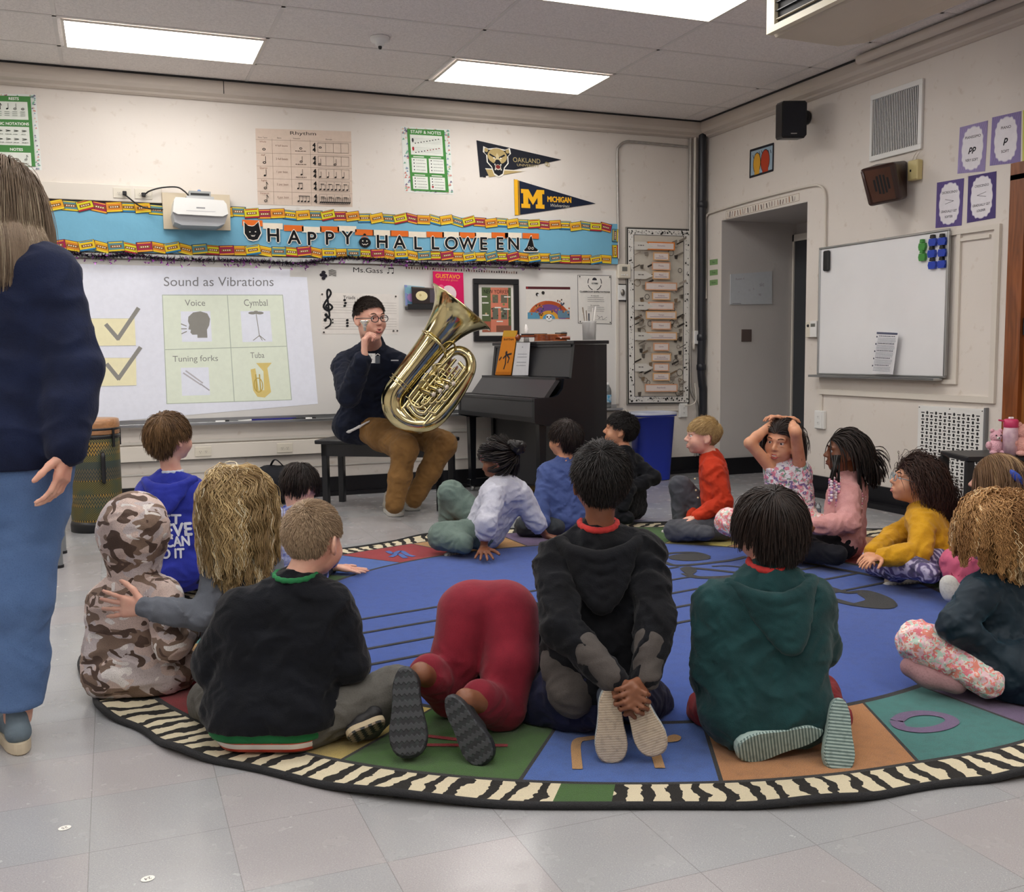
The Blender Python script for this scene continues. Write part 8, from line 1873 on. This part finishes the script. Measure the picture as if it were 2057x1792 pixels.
p = kid('bun', 'child with braids in a bun, pink glasses and white top, leaning back on both hands', G(970, 1110), 1.0, SK_D, dict(hL=P(965, 1068, 5.62), hR=P(985, 1060, 5.78), sL=P(992, 990, 5.54), sR=P(1040, 988, 5.66), nk=P(1014, 970, 5.6)), P(1004, 928, 5.6), turn(-70, 10), .95,
    [(P(994, 992, 5.5), P(978, 1050, 5.40), fl(G(972, 1126), .07)), (P(1046, 992, 5.66), P(1072, 1042, 5.72), P(1096, 1076, 5.82))], [(P(965, 1068, 5.6), P(888, 1078, 5.56), P(930, 1092, 5.45)), (P(980, 1062, 5.75), P(906, 992, 5.8), P(900, 1068, 5.88))],
    'shirt', cloth('white_knit', '#c9cad6', '#bcbdca', .4, 300), 'trousers', cloth('sage_trousers', '#6f8078', '#5f7068', .4, 300), None, hands=((0, (-cfh * 1 + crh * .02 - UPV * .1, -UPV, dict(s=1.05, side=1, **LE), 0)), (1, (-cfh * .3 + crh * 1 - UPV * .3, -UPV, dict(s=1, side=1, **LE), 0))), rr=(.1, .092, .055), sl=(.062, .056, .05), lg=(.09, .072, .055), shoes=((fl(G(948, 1112), .02), G(915, 1118), UPV * .3 + cfh),), shm='#b5b2a8', seed=51, full=(.35, .35), face=dict(iris='#1e120c', brow='#15100e', lips='#7a4038'))
if p:
    gl(p.t, p.c, p.R, p.hs, '#d98a96', .0034); HB = hairmat('hair_braids_black', '#110d0c', '#2e2420')
    hair(p.t, p.c, p.R, p.hs, HB, n=420, length=.10, segs=6, width=.0065, whorl=(0, -.20, .14), lift=.02, grav=-.1, rand=.02, vol=1.03, nape=-.075, seed=52, lvar=.1)
    b = Body(.01); c = p.c + p.R @ np.array([.0, -.075, .105]) * p.hs
    for k in range(9): a = k * .7; b.cap(c + p.R @ np.array([.036 * math.cos(a), .036 * math.sin(a) - .01, .015 * math.sin(a * 2)]), c + p.R @ np.array([.036 * math.cos(a + .9), .036 * math.sin(a + .9) - .01, .018]), .020, .018)
    skin_obj('hair_bun', b, HB, p.t, .004, folds=((.003, 90, None, 0),))
HD = hairmat('hair_dark_brown', '#16100f', '#33251f')
kid('bb', 'dark-haired child in a blue long-sleeved top sitting before the piano leg', G(1120, 1075), 1.0, SK_O, dict(hL=P(1112, 1040, 6.12), hR=P(1158, 1040, 6.15), sL=P(1102, 950, 6.12), sR=P(1160, 950, 6.16), nk=P(1134, 930, 6.14)), P(1134, 884, 6.14), turn(-48, 2), .98,
    [(P(1098, 955, 6.1), P(1084, 1010, 6.05), P(1092, 1048, 5.98)), (P(1165, 955, 6.16), P(1175, 1010, 6.2), P(1160, 1040, 6.3))], [(P(1112, 1045, 6.12), P(1056, 1058, 6.1), P(1120, 1060, 6.0)), (P(1155, 1045, 6.15), P(1150, 1050, 6.5), P(1110, 1055, 6.4))],
    'top', cloth('denim_blue_top', '#4f5f94', '#445486', .4, 300), 'trousers', cloth('dark_grey_trousers', '#3e4246', '#33373b', .4), (HD, dict(n=2600, length=.05, segs=4, width=.0026, lift=.15, grav=.4, vol=1.08, nape=-.08)), seed=61, sl=(.056, .048, .038), rr=(.094, .088, .05))
kid('cu', 'child with dark curly hair in black, partly hidden beside the blue bin', G(1262, 1050), 1.0, SK_O, dict(hL=P(1250, 1015, 6.5), hR=P(1272, 1015, 6.65), sL=P(1240, 928, 6.46), sR=P(1275, 930, 6.6), nk=P(1252, 908, 6.5)), P(1246, 866, 6.5), turn(-78, 8), .97,
    [(P(1242, 935, 6.42), P(1262, 985, 6.35), P(1250, 1020, 6.3)), (P(1278, 935, 6.55), P(1312, 960, 6.5), P(1275, 978, 6.4))], [(P(1252, 1020, 6.5), P(1215, 1035, 6.4), P(1260, 1040, 6.3)), (P(1270, 1020, 6.65), P(1220, 1030, 6.8), P(1260, 1030, 6.9))],
    'jacket', cloth('black_jacket_cloth', '#111319', '#0c0d11', .5, 300, .2), 'trousers', cloth('black_trousers', '#1a1b20', '#131418', .4), (hairmat('hair_black', '#0d0b0c', '#221a18'), dict(n=3000, length=.045, segs=7, width=.0022, lift=.4, grav=.05, wave=.9, wfreq=330, curl=.7, vol=1.05, nape=-.06, hl=(.07, .03))), seed=66, sl=(.056, .046, .036))
p = kid('or', 'fair-haired child in profile in an orange-red top and grey trousers', G(1410, 1085), 1.0, SK_L, dict(hL=P(1445, 1045, 5.92), hR=P(1440, 1045, 6.08), sL=P(1432, 940, 5.90), sR=P(1436, 938, 6.08), nk=P(1428, 918, 6.0)), P(1412, 878, 5.98), turn(-90, 2), .97,
    [(P(1434, 946, 5.87), P(1456, 1008, 5.82), P(1402, 1038, 5.84)), (P(1430, 946, 6.1), P(1425, 1010, 6.15), P(1392, 1036, 6.02))], [(P(1448, 1058, 5.88), P(1358, 1066, 5.84), P(1420, 1072, 5.72)), (P(1440, 1055, 6.08), P(1366, 976, 6.08), P(1366, 1052, 6.1))],
    'shirt', cloth('orange_red_top', '#cc3f22', '#b63319', .4, 300), 'trousers', cloth('charcoal_trousers', '#54565c', '#45474d', .4, 300), (hairmat('hair_fair', '#9a7a4c', '#cfb07a'), dict(n=4600, length=.032, segs=4, width=.0018, lift=.14, grav=.2, vol=1.03, nape=-.05, hl=(.066, .03), flow=(0, .5, -.2), fade=(-.03, .07, .35))), seed=71, hands=((0, (P(1384, 1042, 5.86), -UPV, dict(s=1.0, side=1), 1)),), rr=(.088, .082, .05), sl=(.054, .046, .036), face=dict(iris='#3a4a55', brow='#a58a60', lips='#c07a70'), shoes=((fl(G(1372, 1066), 0), G(1322, 1076), UPV),), shm='#3a3028')
if p:
    for x, y in ((1396, 962), (1398, 985), (1402, 1000)): b = MB(); b.ball(P(x, y, 5.88), .006, ink('#d8c9a0'), 8); b.build('button', p.t)
def blotch(name, base, cols, sc=30, th=.56):
    n = Nodes(name); c = lin(base); o = base
    for i, cc in enumerate(cols): o = n.mix(n.math('GREATER_THAN', n.noise(sc * (1 + .17 * i), 2, Distortion=.8 + i * .2), th + .012 * i), o, cc)
    n.l(o, n.b.inputs['Base Color']); n.b.inputs['Roughness'].default_value = .85; n.bump(n.noise(40, 3), .3, .005); return n.mt
MF = blotch('floral_white_cotton', '#e3e3e8', ('#d8869c', '#7a6a98', '#7f9a8c', '#e8b0bc'), 26); MPL = blotch('pink_floral_leggings', '#eac4cc', ('#e27f8c', '#f0e2d8', '#b9d4c4', '#e88f7f'), 34, .53)
p = kid('fg', 'smiling child in a floral sleeveless top with both hands on the head', G(1590, 1080), 1.0, SK_O, dict(hR=P(1562, 1035, 5.45), hL=P(1608, 1035, 5.47), sR=P(1560, 948, 5.42), sL=P(1604, 948, 5.44), nk=P(1584, 932, 5.44)), P(1572, 886, 5.40), turn(-140, -8), 1.04,
    [(P(1556, 948, 5.40), P(1506, 890, 5.34), P(1554, 848, 5.40)), (P(1608, 948, 5.42), P(1598, 868, 5.20), P(1590, 848, 5.38))], [(P(1562, 1045, 5.45), P(1462, 1048, 5.25), P(1530, 1085, 5.15)), (P(1608, 1045, 5.47), P(1655, 1060, 5.3), P(1580, 1085, 5.15))],
    'top', MF, 'leggings', MPL, (HD, dict(n=3200, length=.17, segs=9, width=.0024, lift=.02, grav=1.1, rand=.05, vol=1.04, flow=(0, -1.3, 0), nape=-.08, hl=(.07, .035))), up=UPV + crh * .14, seed=81, hands=((0, (P(1584, 838, 5.40), -UPV, dict(s=.95, side=1, curl=(.5, .5, .5, .5)), 1)), (1, (P(1566, 838, 5.38), -UPV, dict(s=.95, side=-1, curl=(.5, .5, .5, .5)), 1))), rr=(.082, .074, .042), sl=(.045, .04, .03), full=(0, 0), lg=(.075, .062, .045), face=dict(smile=.85, iris='#2a1c14', brow='#3a2a20', lips='#b0504c'), h=.007)
p = kid('pk', 'child with beaded braids in a pale pink sweatshirt and black leggings', G(1680, 1125), 1.0, SK_D, dict(hL=P(1690, 1082, 5.26), hR=P(1700, 1082, 5.42), sL=P(1694, 982, 5.24), sR=P(1712, 980, 5.40), nk=P(1702, 958, 5.32)), P(1698, 910, 5.30), turn(-82, 3), .97,
    [(P(1698, 988, 5.20), P(1706, 1050, 5.12), P(1636, 1056, 5.08)), (P(1708, 988, 5.42), P(1690, 1050, 5.4), P(1640, 1060, 5.25))], [(P(1692, 1092, 5.24), P(1598, 1100, 5.18), P(1680, 1115, 5.02)), (P(1698, 1092, 5.42), P(1590, 1092, 5.5), P(1660, 1100, 5.4))],
    'sweatshirt', cloth('pale_pink_fleece', '#dba4a2', '#cf9694', .4, 300, .4), 'leggings', cloth('black_leggings', '#17181f', '#12131a', .3), None, seed=91, hands=((0, (P(1612, 1060, 5.06), -UPV, dict(s=.95, side=1), 1)),), rr=(.096, .09, .054), sl=(.062, .054, .04), lg=(.08, .066, .048), shoes=((fl(G(1702, 1128), .0), G(1655, 1130), UPV),), shm='#7a4a7c', face=dict(iris='#1e120c', brow='#15100e', lips='#7a4038'))
if p:
    HB = hairmat('hair_braids_black', '#110d0c', '#2e2420'); hair(p.t, p.c, p.R, p.hs, HB, n=620, length=.21, segs=10, width=.0055, hl=(.075, .045), clump=.1, flow=(0, -.75, 0), lift=.02, grav=.55, rand=.03, vol=1.05, nape=-.08, seed=92, lvar=.1)
    r_ = random.Random(6)
    for k in range(26):
        f = k < 13; x0 = r_.uniform(1668, 1690) if f else r_.uniform(1715, 1732); y0 = 915; x1 = r_.uniform(1664, 1690) if f else r_.uniform(1722, 1738); y1 = r_.uniform(955, 985) if f else r_.uniform(975, 990); d = r_.uniform(5.12, 5.2) if f else r_.uniform(5.2, 5.35)
        pts = smooth_path([P(x0, y0, d + .05), P((x0 + x1) / 2 + (2 if not f else 0), (y0 + y1) / 2, d), P(x1, y1, d)], 5); b = MB(); b.tube(pts, .0048, HB, 8); br = b.build('braid', p.t); b = MB(); q = pts[-1]
        for j in range(r_.randint(4, 7)): b.ball(q - UPV * .0135 * (j + .5) + V(r_.uniform(-.002, .002), 0, 0), .0085, ink(['#ead6dc', '#d98aa6', '#a58ab5', '#f0e6e8', '#e6a9bb'][r_.randint(0, 4)], .2), 10)
        b.build('beads', br)
def stripes(name, a, b_, f=240):
    n = Nodes(name); x = n.n('SeparateXYZ'); n.l(n.tc.outputs['Object'], x.inputs[0]); s = n.math('ADD', n.math('MULTIPLY', n.math('ADD', x.outputs['X'], n.math('MULTIPLY', x.outputs['Y'], .5)), f), n.math('MULTIPLY', n.noise(12, 3), 22))
    c = n.mix(n.maprange(n.math('SINE', s), -.4, .6), a, b_); c = n.mix(n.maprange(n.noise(25, 2), .5, .6), c, '#4a4460'); n.l(c, n.b.inputs['Base Color']); n.b.inputs['Roughness'].default_value = .85; return n.mt
p = kid('ye', 'child with dark wavy hair, glasses and mustard yellow sweater, cross-legged', G(1840, 1165), 1.0, SK_O, dict(hL=P(1892, 1125, 4.74), hR=P(1890, 1125, 4.9), sL=P(1850, 1045, 4.72), sR=P(1868, 1040, 4.88), nk=P(1856, 1020, 4.8)), P(1836, 970, 4.80), turn(-84, 14), .97,
    [(P(1854, 1052, 4.68), P(1846, 1112, 4.58), P(1772, 1118, 4.54)), (P(1848, 1050, 4.92), P(1790, 1082, 4.86), P(1754, 1108, 4.72))], [(P(1896, 1130, 4.7), P(1806, 1132, 4.62), P(1868, 1150, 4.45)), (P(1890, 1130, 4.95), P(1762, 1128, 4.86), P(1800, 1150, 4.7))],
    'sweater', cloth('mustard_knit', '#cf9a1e', '#bd8a16', .5, 300, .4), 'leggings', stripes('purple_space_dye', '#5a4f78', '#b5adc6'), (hairmat('hair_dark_wavy', '#1c1312', '#4a3229'), dict(n=3600, length=.22, segs=12, width=.0026, lift=.12, grav=.75, wave=.6, wfreq=90, vol=1.08, nape=-.085, flow=(0, -1.5, 0), hl=(.066, .03))), seed=101, hands=((0, (P(1742, 1124, 4.5), -UPV, dict(s=.85, side=1), 1)), (1, (P(1742, 1130, 4.6), -UPV, dict(s=.85, side=-1), 1))), rr=(.094, .088, .052), sl=(.056, .05, .038), lg=(.08, .064, .046), shoes=((fl(G(1852, 1176), .012), G(1795, 1178), UPV * .9 + cfh * .5),), shm='#b8a892', face=dict(iris='#2a1c14', brow='#221814', lips='#b5706a'))
if p: gl(p.t, p.c, p.R, p.hs, '#7f97a0', .0018)
p = kid('br', 'child with straight brown hair behind the curly-haired one, pink dotted knee showing', G(1990, 1190), 1.0, SK_L, dict(hL=P(2010, 1130, 4.62), hR=P(2040, 1130, 4.75), sL=P(1990, 1045, 4.58), sR=P(2040, 1042, 4.7), nk=P(2012, 1020, 4.65)), P(2002, 968, 4.64), turn(-62, 0), 1.04,
    [(P(1986, 1050, 4.55), P(1975, 1110, 4.5), P(1940, 1120, 4.45)), (P(2045, 1050, 4.7), P(2060, 1110, 4.7), P(2000, 1130, 4.6))], [(P(2010, 1135, 4.6), P(1924, 1132, 4.38), P(1925, 1180, 4.35)), (P(2040, 1135, 4.75), P(1960, 1140, 4.9), P(2020, 1150, 4.95))],
    'top', cloth('rose_top', '#d79aa6', '#c98a98', .3), 'leggings', blotch('pink_dotted_leggings', '#c25a78', ('#8a2f4c',), 70, .68), (hairmat('hair_mid_brown', '#5a402c', '#8f6f50', '#a88a66'), dict(n=3600, length=.24, segs=10, width=.0026, lift=.06, grav=.85, rand=.05, vol=1.06, nape=-.085, part=.0, hl=(.066, .03))), seed=111, lg=(.08, .066, .045))
if p:
    b = Body(.02); b.cap(P(1907, 1184, 4.28), P(1915, 1180, 4.34), .036, .036); b.cap(P(1906, 1172, 4.28), P(1908, 1196, 4.27), .036, .028); skin_obj('sock', b, cloth('white_sock', '#c9c8c2', '#b5b4ae', .4, 120), p.t, .006, floor=.016)
    b = MB(); q0, q1 = P(2034, 948, 4.48), P(2066, 985, 4.5); b.ball((q0 + q1) / 2, np.linalg.norm(q1 - q0) / 2 * 1.2, mat('blue_bow', '#3a55b8', .5), 20, (.26, .2, 1), look(cfh, q1 - q0)); b.build('hair_clip', p.t)
def velvet():
    n = Nodes('teal_velvet'); n.l(n.mix(n.noise(9, 3), '#061420', '#0a2836'), n.b.inputs['Base Color']); n.b.inputs['Roughness'].default_value = .6; n.b.inputs['Sheen Weight'].default_value = .35; n.b.inputs['Sheen Tint'].default_value = (.2, .55, .75, 1); n.b.inputs['Sheen Roughness'].default_value = .3; n.b.inputs['Specular IOR Level'].default_value = .35; n.bump(n.noise(22, 3), .3, .01); return n.mt
p = kid('cg', 'child with curly strawberry-blonde hair in a dark teal velvet dress, foreground right', G(1990, 1400), 1.0, SK_L, dict(hL=P(2020, 1345, 3.30), hR=P(2085, 1345, 3.42), sL=P(1975, 1190, 3.26), sR=P(2068, 1185, 3.38), nk=P(2016, 1158, 3.32)), P(2002, 1068, 3.30), turn(-42, -4), .98,
    [(P(1966, 1198, 3.22), P(1918, 1256, 3.18), P(1965, 1284, 3.16)), (P(2072, 1195, 3.38), P(2085, 1290, 3.4), P(2020, 1320, 3.2))], [(P(2040, 1345, 3.30), P(1846, 1288, 3.28), P(1985, 1368, 3.14)), (P(2080, 1350, 3.40), P(1960, 1330, 3.65), P(1900, 1355, 3.35))],
    'dress', velvet(), 'leggings', MPL, None, seed=121, hands=((0, (cfh * 1 + crh * .3 - UPV * .3, -UPV, dict(s=.9, side=1), 0)),), rr=(.105, .09, .052), sl=(.058, .05, .036), lg=(.082, .062, .05), h=.006, extra=lambda b: (b.cap(P(1995, 1335, 3.2), P(2060, 1355, 3.18), .085, .1, .06), b.cap(P(2010, 1370, 3.2), P(2080, 1375, 3.2), .05, .07, .05)))
if p:
    b = Body(.03); b.chain([P(1920, 1372, 3.20), P(1865, 1358, 3.24), P(1830, 1340, 3.27)], [.036, .034, .034]); skin_obj('sock', b, cloth('pink_grey_sock', '#b58d90', '#a37c80', .5, 160), p.t, .0055, floor=.016)
    hair(p.t, p.c, p.R, p.hs, hairmat('hair_strawberry', '#7f5630', '#d8a970', '#f2d8ac'), seed=122, n=4200, length=.25, segs=20, width=.0030, whorl=(0, -.02, .115), lift=.30, grav=.5, rand=.18, wave=.9, wfreq=105, curl=.8, clump=.75, vol=1.16, nape=-.085, lvar=.25, colliders=[(p.J['sL'], p.J['sR'], .07)])
# dark bag on the floor by the wall, behind the half-hidden child
bc = P(556, 962, 7.6); bc[2] = .13; b = Body(.05); b.cap(bc - crh * .11, bc + crh * .11, .12, .11); b.cap(bc + UPV * .06 - crh * .06, bc + UPV * .07 + crh * .03, .10, .09)
t = thing('backpack', 'dark slumped backpack on the floor left of the piano bench', 'backpack', bc * V(1, 1, 0)); skin_obj('body', b, cloth('black_nylon', '#26272c', '#1c1d22', .4, 200), t, .01, floor=.004, folds=((.008, 12, None, 0),))
b = MB(); b.tube(smooth_path([bc - crh * .05 + UPV * .15, bc + UPV * .21 - cfh * .03, bc + crh * .06 + UPV * .15], 6), .012, M_BLACK, 8, flat=.4); b.build('strap', t)
